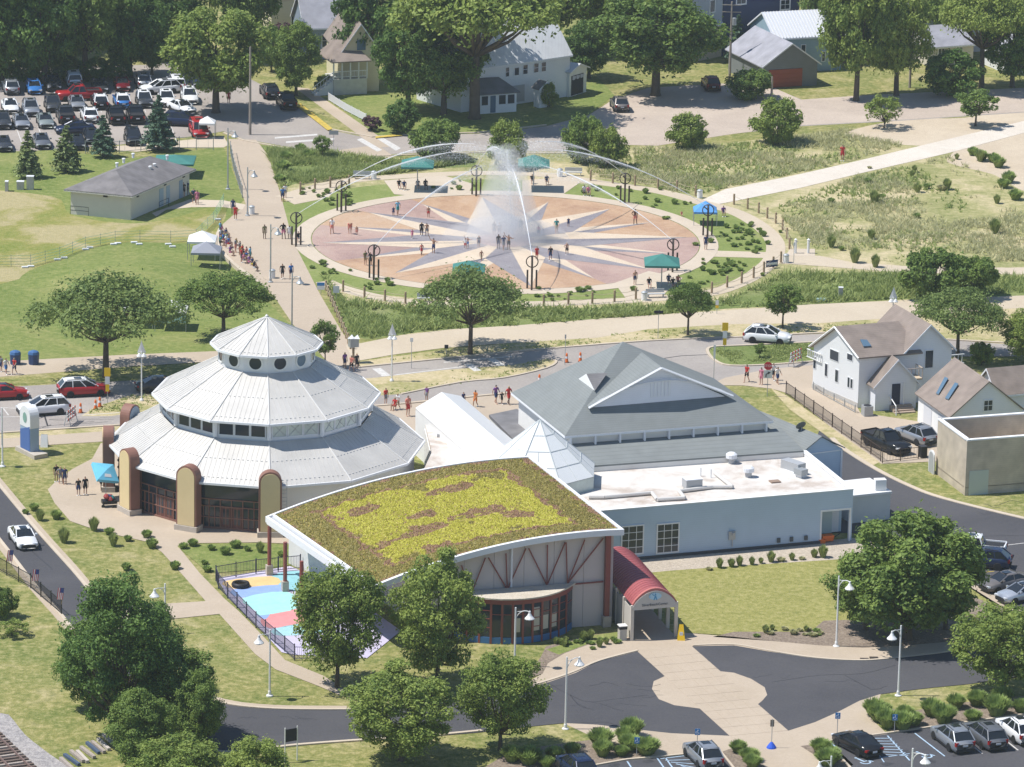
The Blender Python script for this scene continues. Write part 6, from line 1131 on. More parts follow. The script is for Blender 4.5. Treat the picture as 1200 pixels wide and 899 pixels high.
g = G(905, 315); o = thing('banner', 'small blue and white banner tied between the path posts', 'banner', g); MB().obox(g+Vector((-.7, -.35, .2)), Vector((1.3, .7, 0)), Vector((0, .02, 0)), UP*.75).build('cloth', NAVYP, o); MB().obox(g+Vector((-.62, -.33, .45)), Vector((1.14, .62, 0)), Vector((.02, -.05, 0)), UP*.25).build('stripe', SGNW, o)
# shade canopies
def canopy(name, label, x, y, w, zt, ze, m, n=4, rot=.785, poles=1, group=None, at_top=None, cat='umbrella'):
    g = G(x, y); o = thing(name, label, cat, g, 0, group); r = w/math.sqrt(2) if n == 4 else w/2; rim = [g+Vector((r*math.cos(rot+2*math.pi*i/n), r*math.sin(rot+2*math.pi*i/n), ze)) for i in range(n)]; tp = g+UP*zt
    b = MB(); b.add(rim+[tp]+[p-UP*.22 for p in rim], [[i, (i+1) % n, n] for i in range(n)]+[[(i+1) % n, i, n+1+i, n+1+(i+1) % n] for i in range(n)]); b.build('canopy', m, o)
    if poles == 1: MB().tube([g, g+UP*zt], .07, 6).build('pole', GALV, o)
    else:
        for p in rim: MB().tube([Vector((p.x, p.y, 0))*.98+g*.02, p], .035, 5).build('leg', GALV, o)
    return o
canopy('shade_umbrella', 'teal square shade umbrella above the crown of the street tree', 549, 341, 3.4, 3.3, 2.5, TEAL, group='teal shade umbrellas'); canopy('shade_umbrella', 'teal square shade umbrella over the near right terrace', 775, 336, 3.7, 3.6, 2.7, TEAL, group='teal shade umbrellas'); canopy('shade_umbrella', 'teal square shade umbrella over the far middle terrace', 625, 222, 3.6, 4.1, 3.1, TEAL, group='teal shade umbrellas'); canopy('shade_umbrella', 'teal square shade umbrella under the water arc on the far left', 489, 222, 3.7, 3.9, 3.0, TEAL, group='teal shade umbrellas')
canopy('shade_umbrella', 'teal square canopy standing behind the roof of the toilet block', 205, 205, 4.6, 2.4, 1.8, TEAL, group='teal shade umbrellas')
canopy('pop_up_tent', 'white pop-up tent behind the grey one on the green lawn', 237, 302, 3.0, 3.0, 2.1, CLOTHW, poles=4, cat='tent'); canopy('pop_up_tent', 'grey pop-up tent in front of the white one on the green lawn', 242, 314, 3.1, 2.9, 2.0, mat('grey_canopy', (.27, .28, .32), .7), poles=4, cat='tent'); canopy('pop_up_tent', 'white pop-up tent half hidden by the big lawn tree, left one', 163, 381, 3.0, 2.9, 2.0, CLOTHW, poles=4, cat='tent'); canopy('pop_up_tent', 'white and teal pop-up tent between the two lawn trees', 201, 384, 3.2, 2.9, 2.0, CLOTHW, poles=4, cat='tent')
g = G(201, 388); o = thing('tent_side', 'pale teal side cloth hung on the tent between the lawn trees', 'cloth', g); MB().obox(g+Vector((-1.5, -.2, .9)), Vector((3, 0, 0)), Vector((0, .05, 0)), UP*.9).build('cloth', mat('teal_cloth', (.45, .66, .68), .7), o)
canopy('pop_up_tent', 'blue pop-up tent behind the right-hand nozzle tower', 826, 262, 2.6, 2.6, 1.6, BLUEC, poles=4, cat='tent'); canopy('pop_up_tent', 'small white-topped tent beside the red van', 243, 161, 1.9, 2.6, 1.9, CLOTHW, poles=4, cat='tent')
g = G(124, 585); o = thing('market_umbrella', 'tilted sky blue square umbrella at the pavilion door', 'umbrella', g); M_ = Matrix.Translation(g+UP*2.55) @ Euler((.55, .22, .5)).to_matrix().to_4x4()
b = MB(); w = 1.05; rim = [(w, w, 0), (-w, w, 0), (-w, -w, 0), (w, -w, 0)]; b.add(rim+[(0, 0, .35)]+[(x, y, -.3) for x, y, z in rim], [[i, (i+1) % 4, 4] for i in range(4)]+[[(i+1) % 4, i, 5+i, 5+(i+1) % 4] for i in range(4)]); b.xf(M_); b.build('canopy', SKYC, o); MB().tube([g, g+UP*2.6], .04, 6).build('pole', GALV, o); MB().poly([M_ @ Vector(p) for p in ((-.35, -.75, .12), (.35, -.75, .12), (.3, -.45, .22), (-.3, -.45, .22))]).build('badge', SGNW, o)
g = G(128, 594); o = thing('vendor_cart', 'wheeled cart heaped with teal and dark goods under the blue umbrella', 'cart', g); random.seed(3)
MB().box((g.x, g.y, .5), (1.3, .8, .3), .3).build('tray', BLACK, o)
for i in range(9): MB().lathe([(0, 0), (.2, .06), (.25, .2), (.14, .36), (0, .4)], 7, (g.x+random.uniform(-.5, .5), g.y+random.uniform(-.3, .3), .62+random.uniform(0, .25))).build('parcel', random.choice([mat('teal_goods', (.03, .25, .26), .5), NAVYP, SGNW, mat('red_goods', (.3, .05, .05), .6)]), o)
for sx in (-.5, .5): MB().lathe([(.16, -.03), (.16, .03)], 10).xf(Matrix.Translation((g.x+sx, g.y-.42, .16)) @ Euler((math.pi/2, 0, 0)).to_matrix().to_4x4()).build('wheel', BLACK, o)
# railway corner: rails, sleepers, a pile of old ties
tr_ = thing('railway_track', 'rusty railway track on grey ballast in the bottom left corner', 'railway', G(5, 890)); STEEL = mat('rail_steel', (.22, .15, .13), .6, .3); TIE = mat('sleeper_wood', (.16, .12, .10), .9, nz=(4, .2)); TIEL = mat('sleeper_pale', (.36, .31, .27), .9, nz=(4, .2))
A, B = G(-14, 866), G(26, 905); d = (B-A).normalized(); n = Vector((-d.y, d.x, 0))
for s in (.72, -.72): MB().obox(A-d*12+n*s-n*.05+UP*.18, d*36, n*.09, UP*.16).build('rail', STEEL, tr_)
for i in range(40): MB().obox(A-d*(12-.6*i)-n*1.3, d*.24, n*2.6, UP*.17).build('sleeper', TIEL if i % 3 == 0 else TIE, tr_)
random.seed(9); q = G(92, 899)
for i in range(9):
    c = G(78+6.2*i, 897-3.4*i+random.uniform(-2, 2)); a = math.radians(118+random.uniform(-5, 5)); o = MB().box((c.x, c.y, .13+(.0 if i % 2 else .02)), (2.5, .26, .22), a).build('timber_tie', [TIEL, mat('tie_blue', (.07, .10, .16), .8), TIEL, mat('tie_white', (.5, .45, .4), .9)][i % 4]); tag(o, ['old grey railway tie', 'dark blue-black railway tie', 'weathered grey-brown railway tie', 'pale bleached railway tie'][i % 4]+', number %s from the left in the row' % ['one', 'two', 'three', 'four', 'five', 'six', 'seven', 'eight', 'nine'][i], 'railway tie', 'row of old ties')
# flags on the drive fence
FR, FB = mat('flag_red', (.50, .06, .08), .7), mat('flag_blue', (.05, .07, .22), .7)
for lb, x, y in (('small American flag on the drive fence, topmost of the three', 13, 677), ('small American flag on the drive fence, middle of the three', 43, 700), ('small American flag on the drive fence, lowest of the three', 72, 722)):
    g = G(x, y); o = thing('small_flag', lb, 'flag', g, 0, 'flags on the drive fence'); MB().tube([g+UP*1.0, g+Vector((.25, 0, 2.5))], .02, 5).build('pole', WOOD, o); T = g+Vector((.24, 0, 2.45))
    for k in range(7): MB().quad(T+Vector((-.05*k*.6, -.02, -.16*k*.0)-Vector((0, 0, .0)) if False else Vector((-.07*k, -.02, 0))), T+Vector((-.07*(k+1), -.02, 0)), T+Vector((-.07*(k+1)-.12, -.05, -1.0)), T+Vector((-.07*k-.12, -.05, -1.0))).build('stripe', FR if k % 2 == 0 else SGNW, o)
    MB().quad(T+Vector((.0, -.035, .01)), T+Vector((-.29, -.035, .01)), T+Vector((-.33, -.05, -.42)), T+Vector((-.04, -.05, -.42))).build('canton', FB, o)
# playground tyre ring
g = G(282, 688); o = MB().lathe([(.55, .0), (.75, .06), (.8, .25), (.72, .42), (.55, .45), (.5, .3), (.5, .1), (.55, 0)], 20, g).build('tractor_tyre', BLACK, None, True); tag(o, 'big black tractor tyre lying on the orange playground floor', 'tyre')
# nozzle towers round the pad
def tower(label, x, y, top):
    g = G(x, y); o = thing('nozzle_tower', label, 'water jet tower', g, 0, 'water jet towers round the pad'); h = ZT(x, y, top); m = mat('tower_steel', (.07, .055, .05), .5, .3); p2 = g+UP*h
    for k in range(3): a = 2.1*k+.5; q = g+Vector((.55*math.cos(a), .55*math.sin(a), 0)); MB().tube([q, q+UP*(h*.56)], .1, 7).build('post', m, o)
    MB().tube([g, g+UP*h], .11, 7).build('mast', m, o)
    for rr, rot in ((.62, 0), (.62, 1.57)): c = g+UP*(h-.62); MB().tube([c+Vector((rr*math.cos(t)*math.cos(rot), rr*math.cos(t)*math.sin(rot), rr*math.sin(t))) for t in [i*math.pi/9 for i in range(19)]], .06, 5).build('ring', m, o)
    MB().tube([p2-UP*.6, p2-UP*.6+(PADC-g).normalized()*.5+UP*.4], .07, 6).build('nozzle', m, o); return p2
TOW = {}
for k, lb, x, y, t in (('a', 'water jet tower at the lower left edge of the pad', 438, 327, 287), ('b', 'water jet tower at the bottom edge of the pad', 623, 339, 300), ('c', 'water jet tower at the left end of the pad by the promenade', 347, 288, 249), ('d', 'water jet tower at the upper left of the pad', 400, 248, 212), ('e', 'water jet tower at the far edge of the pad behind the spray', 558, 229, 194), ('f', 'water jet tower at the upper right of the pad', 732, 238, 203), ('g', 'water jet tower at the right end of the pad by the blue tent', 829, 277, 240), ('h', 'water jet tower at the lower right by the teal umbrella', 788, 318, 280)): TOW[k] = tower(lb, x, y, t)
# parking bay paint
def stall(pts, w=.1, m=WHITEP, z=14): strip('stall_line', [G(*p) for p in pts], w, L[z], L[z]+.003, m)
for a, c in (((1072, 860), (1107, 887)), ((1040, 863), (1066, 892)), ((974, 872), (985, 880))): stall([a, c], .12, BLUEP)
for a, c in (((1140, 875), (1151, 884)), ((1178, 868), (1193, 880)), ((1100, 854), (1106, 858))): stall([a, c], .12)
stall([(1030, 889), (1066, 884)], .1, BLUEP); stall([(1024, 876), (1036, 894)], .1, BLUEP)
for i in range(7): stall([(1020+3.0*i, 866+3.2*i), (1045+3.2*i, 862+3.4*i+4)], .1, BLUEP)
for i in range(5): stall([(774+6*i, 890+2*i), (806+4*i, 886+5*i)], .1, BLUEP)
for a, c in (((735, 893), (746, 910)), ((770, 889), (786, 912)), ((780, 889), (796, 912))): stall([a, c], .12, BLUEP)
for x, y in ((1012, 893), (1084, 886)):
    g = G(x, y); b = MB(); F = Vector((math.cos(-.9), math.sin(-.9), 0)); N = Vector((-F.y, F.x, 0)); z = UP*(L[14]+.004)
    def fl(pts): b.poly([g+N*u+F*-v+z for u, v in pts])
    fl([(.45*math.cos(t), .45*math.sin(t)-.2) for t in [math.radians(150+20*i) for i in range(13)]]+[(.32*math.cos(t), .32*math.sin(t)-.2) for t in [math.radians(150+20*(12-i)) for i in range(13)]]); fl([(-.08, .75), (.08, .75), (.08, .0), (-.08, .0)]); fl([(-.1, .0), (.45, .0), (.45, -.12), (-.1, -.12)]); fl([(.38, .0), (.5, .0), (.62, -.5), (.5, -.5)]); fl([(.12*math.cos(q*math.pi/4), .9+.12*math.sin(q*math.pi/4)) for q in range(8)]); o = b.build('wheelchair_marking', BLUEP); o['kind'] = 'structure'
for i in range(9):
    for y0, y1, dx in ((148, 170, 8), (120, 132, 5)): stall([(10+26*i+(y0-120)*.3, y0), (10+26*i+(y0-120)*.3+dx, y1)], .1, WHITEP, 3)
# ------------------------------------------------------------------ cars
TYRE = mat('tyre', (.018, .018, .02), .85); RIM = mat('rim', (.50, .51, .52), .4, .15); CGL = mat('car_glass', (.018, .022, .028), .05, 0, .6); HEADL = mat('headlamp', (.62, .64, .66), .12, 0, .6); TAILL = mat('tail_lamp', (.30, .015, .015), .25); PLAS = mat('car_plastic', (.025, .025, .028), .6); PLATE = mat('number_plate', (.55, .56, .58), .5)
PAINT = {}
for k, c, r, mt in (('white', (.74, .75, .76), .25, 0), ('silver', (.34, .36, .39), .28, .5), ('grey', (.17, .18, .20), .28, .4), ('black', (.014, .015, .018), .2, .1), ('charcoal', (.055, .06, .068), .25, .3), ('red', (.36, .018, .022), .25, .1), ('maroon', (.15, .012, .02), .25, .2), ('blue', (.05, .20, .52), .25, .2), ('navy', (.018, .03, .075), .22, .2), ('sage', (.30, .34, .32), .28, .4), ('greybrown', (.21, .19, .18), .28, .4), ('ice', (.50, .53, .58), .28, .5)):
    PAINT[k] = mat('paint_'+k, c, r, mt, .5)
def car(kind):
    """a car at the origin facing +x: lofted body, separate panes, wheels with rims, lamps, bumpers"""
    P = dict(sedan=(4.75, 1.82, [(-2.37, .72), (-2.2, .98), (-1.45, 1.02), (1.0, .98), (2.05, .82), (2.37, .62)], (-1.75, -.85, .25, 1.15, 1.45)),
             hatch=(4.2, 1.78, [(-2.1, .8), (-2.0, 1.0), (.95, 1.0), (1.8, .85), (2.1, .62)], (-1.98, -1.5, .2, 1.15, 1.5)),
             suv=(4.75, 1.9, [(-2.37, .85), (-2.3, 1.1), (1.1, 1.06), (1.75, 1.0), (2.15, .9), (2.37, .68)], (-2.25, -1.5, .1, 1.2, 1.70)),
             wagon=(4.95, 1.92, [(-2.47, .85), (-2.42, 1.1), (1.2, 1.06), (1.85, 1.02), (2.28, .92), (2.47, .7)], (-2.42, -1.85, .2, 1.3, 1.70)),
             van=(5.1, 1.98, [(-2.55, .9), (-2.5, 1.1), (1.5, 1.08), (2.25, .92), (2.55, .68)], (-2.48, -2.3, .75, 1.75, 1.78)),
             pickup=(5.75, 1.98, [(-2.87, .95), (-2.82, 1.12), (1.15, 1.14), (2.6, 1.1), (2.87, .8)], (-.95, -.62, .45, 1.2, 1.88)))[kind]
    L_, w, prof, (rx, rt, ft, fx_, zr) = P; o = thing(kind+'_car' if kind != 'pickup' else 'pickup_truck', 'car', 'car'); hw = w/2
    def sec(x, zt): 
        e = min(1, (L_/2-abs(x))/.5+.72); y = hw*min(1, e)
        return [(x, -y*.9, .26), (x, -y, .42), (x, -y, zt*.62), (x, -y*.97, zt-.12), (x, -y*.86, zt), (x, 0, zt+.025), (x, y*.86, zt), (x, y*.97, zt-.12), (x, y, zt*.62), (x, y, .42), (x, y*.9, .26)]
    xs = []
    for (a, za), (c, zc) in zip(prof, prof[1:]):
        n = max(1, int((c-a)/.6))
        for i in range(n): t = i/n; xs.append((a+(c-a)*t, za+(zc-za)*t))
    xs.append(prof[-1]); b = MB(); S = [sec(*q) for q in xs]; k = 11
    for s in S: b.v += [Vector(p) for p in s]
    for i in range(len(S)-1):
        for j in range(k): b.f.append([i*k+j, i*k+(j+1) % k, (i+1)*k+(j+1) % k, (i+1)*k+j]); b.m.append(0)
    b.f += [list(range(k)), [(len(S)-1)*k+j for j in range(k)][::-1]]; b.m += [0, 0]; zb = max(z for _, z in prof)
    body = b.build('body', PAINT['white'], o, True)
    # greenhouse: roof slab, pillars and panes
    yb, yr = hw*.88, hw*.70; Bt = [(rx, zb-.04), (fx_, zb-.06)]; Tp = [(rt, zr), (ft, zr)]
    rf = MB(); pts = [(rt-.02, -yr), (ft+.02, -yr), (ft+.02, yr), (rt-.02, yr)]
    sx_ = [rt-.1, rt+.2, (rt+ft)/2, ft-.2, ft+.06]; sz_ = [-.09, -.0, .03, -.005, -.08]; o_ = len(rf.v)
    for x, dz in zip(sx_, sz_): rf.v += [Vector((x, -yr-.02, zr-.07+dz)), Vector((x, -yr*.86, zr+dz)), Vector((x, 0, zr+.025+dz)), Vector((x, yr*.86, zr+dz)), Vector((x, yr+.02, zr-.07+dz))]
    for i in range(4):
        for k_ in range(4): rf.f.append([o_+i*5+k_, o_+(i+1)*5+k_, o_+(i+1)*5+k_+1, o_+i*5+k_+1]); rf.m.append(0)
    bq = .0 if kind in ('sedan', 'pickup') else 1
    mids = [.48] if kind in ('sedan', 'pickup', 'hatch') else [.34, .68]
    for sy in (-1, 1):
        for t in [0, 1]+mids:
            p0 = Vector((rx+(fx_-rx)*t, sy*yb, zb-.05)); p1 = Vector((rt+(ft-rt)*t, sy*yr, zr-.03)); rf.tube([p0, p1], .055 if t in (0, 1) else .045, 5)
    rf.build('roof', PAINT['white'], o)
    def pane(nm, q, off):
        c = sum((Vector(p) for p in q), Vector())/4; MB().poly([c+(Vector(p)-c)*.99+Vector(off) for p in q]).build(nm, CGL, o)
    pane('windscreen', [(fx_, -yb, zb-.06), (fx_, yb, zb-.06), (ft, yr, zr-.04), (ft, -yr, zr-.04)], (0, 0, 0)); pane('rear_window', [(rx, yb, zb-.04), (rx, -yb, zb-.04), (rt, -yr, zr-.04), (rt, yr, zr-.04)], (0, 0, 0))
    for sy in (-1, 1):
        cs = [0]+mids+[1]
        for t0, t1 in zip(cs, cs[1:]): q = [(rx+(fx_-rx)*t0, sy*yb, zb-.05), (rx+(fx_-rx)*t1, sy*yb, zb-.05), (rt+(ft-rt)*t1, sy*yr, zr-.04), (rt+(ft-rt)*t0, sy*yr, zr-.04)]; pane('side_window', q if sy < 0 else q[::-1], (0, sy*.004, 0))
    if kind == 'pickup':
        MB().box(((-2.72+rx)/2-.0, 0, zb+.012), (abs(-2.72-rx)-.1, w*.78, .03)).build('bed_floor', PLAS, o)
        for sy in (-1, 1): MB().box(((-2.8+rx)/2, sy*hw*.86, zb+.06), (abs(-2.8-rx), .1, .16)).build('bed_rail', PAINT['white'], o).name
        MB().box((-2.8, 0, zb+.05), (.08, w*.8, .14)).build('tailgate', PAINT['white'], o)
    if kind in ('suv', 'wagon'):
        for sy in (-1, 1): MB().tube([(rt+.15, sy*yr*.9, zr+.05), (ft-.2, sy*yr*.9, zr+.06)], .025, 4).build('roof_rail', PLAS, o)
    MB().box(((rt+ft)/2+.25, 0, zr+.05), (.7, yr*1.0, .012)).build('sunroof', CGL, o)
    wr = .34 if kind in ('sedan', 'hatch') else .37
    for sx in (-1, 1):
        for sy in (-1, 1):
            M_ = Matrix.Translation((sx*L_*.295+.04, sy*(hw-.075), wr)) @ Euler((math.pi/2*(-sy), 0, 0)).to_matrix().to_4x4(); wh_ = MB().lathe([(wr*.6, -.11), (wr*.95, -.11), (wr, -.06), (wr, .09), (wr*.93, .125), (wr*.68, .13)], 14).xf(M_).build('wheel', TYRE, o)
            MB().lathe([(wr*.68, .1), (wr*.66, .125), (wr*.2, .1), (0, .12)], 12).xf(M_).build('rim', RIM, wh_)
    fz = prof[-1][1]; bz = prof[0][1]
    for sy in (-1, 1):
        MB().box((L_/2-.14, sy*hw*.66, fz+.02), (.26, .42, .15), -sy*.35).build('headlight', HEADL, o); MB().box((-L_/2+.1, sy*hw*.74, bz+.02), (.2, .34 if kind == 'sedan' else .26, .16 if kind == 'sedan' else .3), sy*.3).build('tail_light', TAILL, o)
        MB().box((fx_-.25, sy*(hw+.06), zb+.05), (.16, .2, .14)).build('mirror', PAINT['white'], o)
    MB().box((L_/2-.02, 0, .42), (.1, w*.7, .22)).build('grille', PLAS, o); MB().box((-L_/2+.02, 0, .38), (.1, w*.8, .18)).build('bumper', PLAS, o); MB().box((-L_/2-.0, 0, bz-.12), (.06, .42, .14)).build('number_plate', PLATE, o); MB().box((0, 0, .27), (L_*.62, w*1.005, .12)).build('sill', PLAS, o)
    return o
CARP = {}
def put_car(kind, colr, x, y, d, label, group=None, rim=None, roof=None):
    p = G(x, y); a = hdg(x, y, *d)
    mm = {n: PAINT[colr] for n in ('body', 'roof', 'mirror', 'bed_rail', 'tailgate')}
    if roof: mm['roof'] = PAINT[roof]
    if rim: mm['rim'] = rim
    new = kind not in CARP
    if new: CARP[kind] = car(kind)
    src = CARP[kind]
    o = copy_tree(src, p, a, 1.0, label, group, mm)
    o['category'] = 'pickup' if kind == 'pickup' else ('van' if kind == 'van' else 'car')
    if 'group' in o and not group: del o['group']
    return o
S = 'cars in the south lot'; DU = (-34, -27)
put_car('sedan', 'black', 1004, 879, (-36, -19), 'black sedan parked beside the blue hatched bay'); put_car('suv', 'silver', 1116, 873, DU, 'silver crossover parked at the bottom right between the empty bay and a grey one', S); put_car('wagon', 'grey', 1154, 870, DU, 'dark grey wagon parked between the silver and the white crossover', S); put_car('suv', 'white', 1192, 864, DU, 'white crossover parked at the bottom right corner', S)
put_car('suv', 'silver', 824, 893, (-30, -30), 'silver hatchback-like car in the bay by the entrance walk'); put_car('suv', 'navy', 676, 908, (-30, -28), 'dark blue car cut off by the bottom edge near the round shrubs')
E5 = 'cars in the east lot'
put_car('pickup', 'white', 1140, 651, (-46, -4), 'white pickup half hidden by the big tree', E5); put_car('suv', 'navy', 1152, 664, (-46, -4), 'dark blue car between the white pickup and the yellow stall line', E5); put_car('sedan', 'greybrown', 1178, 690, (-44, 8), 'grey-brown sedan with a sunroof nosing at the pale walk', E5); put_car('sedan', 'ice', 1198, 703, (-44, 8), 'silver sedan at the right edge below the grey-brown one', E5)
put_car('pickup', 'black', 1038, 526, (34, 14), 'black pickup parked behind the flag-like lamp pole on the house drive'); put_car('suv', 'silver', 1073, 517, (-34, -14), 'silver crossover parked beside the black pickup at the garage')
put_car('sedan', 'white', 27, 637, (24, 34), 'white sedan driving down the curved drive')
put_car('suv', 'white', 899, 401, (40, 3), 'white crossover on the main road by the grass island'); RD = 'cars on the main road'
put_car('wagon', 'white', 51, 485, (-40, 3), 'white police-style car with black wheels by the barricade', RD, TYRE); put_car('wagon', 'red', 98, 463, (40, -2), 'red boxy car with a white roof parked along the far kerb', RD, None, 'white'); put_car('sedan', 'red', 4, 467, (40, -2), 'red sedan cut off by the left edge at the far kerb', RD); put_car('sedan', 'charcoal', 188, 458, (40, -2), 'dark grey sedan in the tree shade beside the sail-topped lamp', RD)
put_car('wagon', 'black', 316, 113, (-14, -18), 'dark estate car parked at the kerb behind the black pickup'); put_car('pickup', 'black', 336, 125, (-14, -18), 'black pickup with an open bed parked at the kerb under the round tree'); put_car('suv', 'greybrown', 726, 128, (-12, -18), 'grey-brown car parked on the sandy shoulder near the maple'); put_car('suv', 'maroon', 833, 104, (-14, -18), 'dark maroon car in the shade of the maple by the road'); put_car('sedan', 'navy', 232, 100, (10, 16), 'blue car entering the car park under the maple')
LOT = 'cars in the crowded car park'; DV = (9, 20); UPV = (-9, -20)
for kind, c, x, y, d, lb in (
    ('suv', 'silver', 13, 108, UPV, 'silver van-like car at the far left in the tree shade'), ('hatch', 'blue', 40, 108, DV, 'bright blue hatchback in deep shade behind the red pickup'), ('suv', 'charcoal', 62, 104, DV, 'dark car with pale bonnet left of the red pickup'), ('van', 'white', 86, 99, UPV, 'white van right behind the red pickup'), ('pickup', 'red', 92, 117, (-56, 2), 'big red pickup standing broadside across the aisle'), ('sedan', 'charcoal', 117, 106, DV, 'dark sedan in shade right of the red pickup'), ('sedan', 'maroon', 143, 104, DV, 'maroon sedan in shade under the trees'), ('suv', 'silver', 168, 101, UPV, 'silver crossover at the far end of the shaded row'), ('wagon', 'white', 188, 109, (-46, 3), 'white car standing broadside near the maple'), ('van', 'white', 207, 104, UPV, 'white boxy van beneath the maple branches'),
    ('sedan', 'white', 12, 130, DV, 'white sedan with a black bonnet at the left end of the second row'), ('suv', 'silver', 36, 133, DV, 'pale silver crossover second in the middle row'), ('suv', 'charcoal', 62, 128, DV, 'charcoal crossover below the red pickup, left one'), ('sedan', 'silver', 90, 126, DV, 'silver-nosed dark sedan tucked right under the red pickup'), ('suv', 'black', 117, 125, UPV, 'black crossover between the red pickup and the blue two-tone car'), ('suv', 'blue', 143, 124, UPV, 'bright blue car with a white roof'), ('suv', 'charcoal', 169, 123, DV, 'charcoal crossover right of the blue two-tone car'), ('suv', 'white', 195, 122, DV, 'white crossover just above the tall spruce'), ('suv', 'white', 222, 119, DV, 'white crossover nearest the maple trunk'),
    ('suv', 'charcoal', 3, 148, DV, 'dark car cut by the left edge in the third row'), ('sedan', 'silver', 25, 148, DV, 'silver sedan in the third row at left'), ('sedan', 'sage', 53, 147, DV, 'grey-green sedan in the third row'), ('pickup', 'charcoal', 77, 141, UPV, 'charcoal pickup with a dark bed in the third row'), ('suv', 'white', 105, 141, UPV, 'white crossover with a rack in the middle of the car park'), ('pickup', 'black', 136, 142, UPV, 'black pickup with a dark red tint, left of a pair'), ('pickup', 'black', 159, 141, UPV, 'black pickup, right of a pair beside the spruce'), ('sedan', 'white', 213, 131, (30, 12), 'white sedan parked slantwise right of the spruce'), ('wagon', 'navy', 214, 147, (44, 2), 'long dark blue car standing broadside behind the spruce'),
    ('sedan', 'charcoal', 4, 174, DV, 'dark sedan at the left edge of the nearest row'), ('sedan', 'grey', 49, 171, DV, 'grey sedan between the two slim conifers'), ('sedan', 'navy', 88, 156, (-44, 2), 'dark blue sedan broadside behind a slim conifer'), ('suv', 'black', 156, 167, DV, 'black crossover alone at the lawn edge left of the spruce'), ('sedan', 'black', 90, 172, DV, 'dark car peeking out right of the middle conifer'), ('sedan', 'black', 107, 165, DV, 'dark sedan beside the conifer third from left'), ('van', 'red', 233, 158, (12, 20), 'red van beside the small white tent')):
    put_car(kind, c, x, y, d, lb, LOT, None, 'white' if 'two-tone' in lb or 'white roof' in lb else None)
for p in CARP.values():                                            # the pattern cars themselves are not part of the picture
    def rm(q):
        for ch in list(q.children): rm(ch)
        bpy.data.objects.remove(q)
    rm(p)
g = G(52, 476, 0)
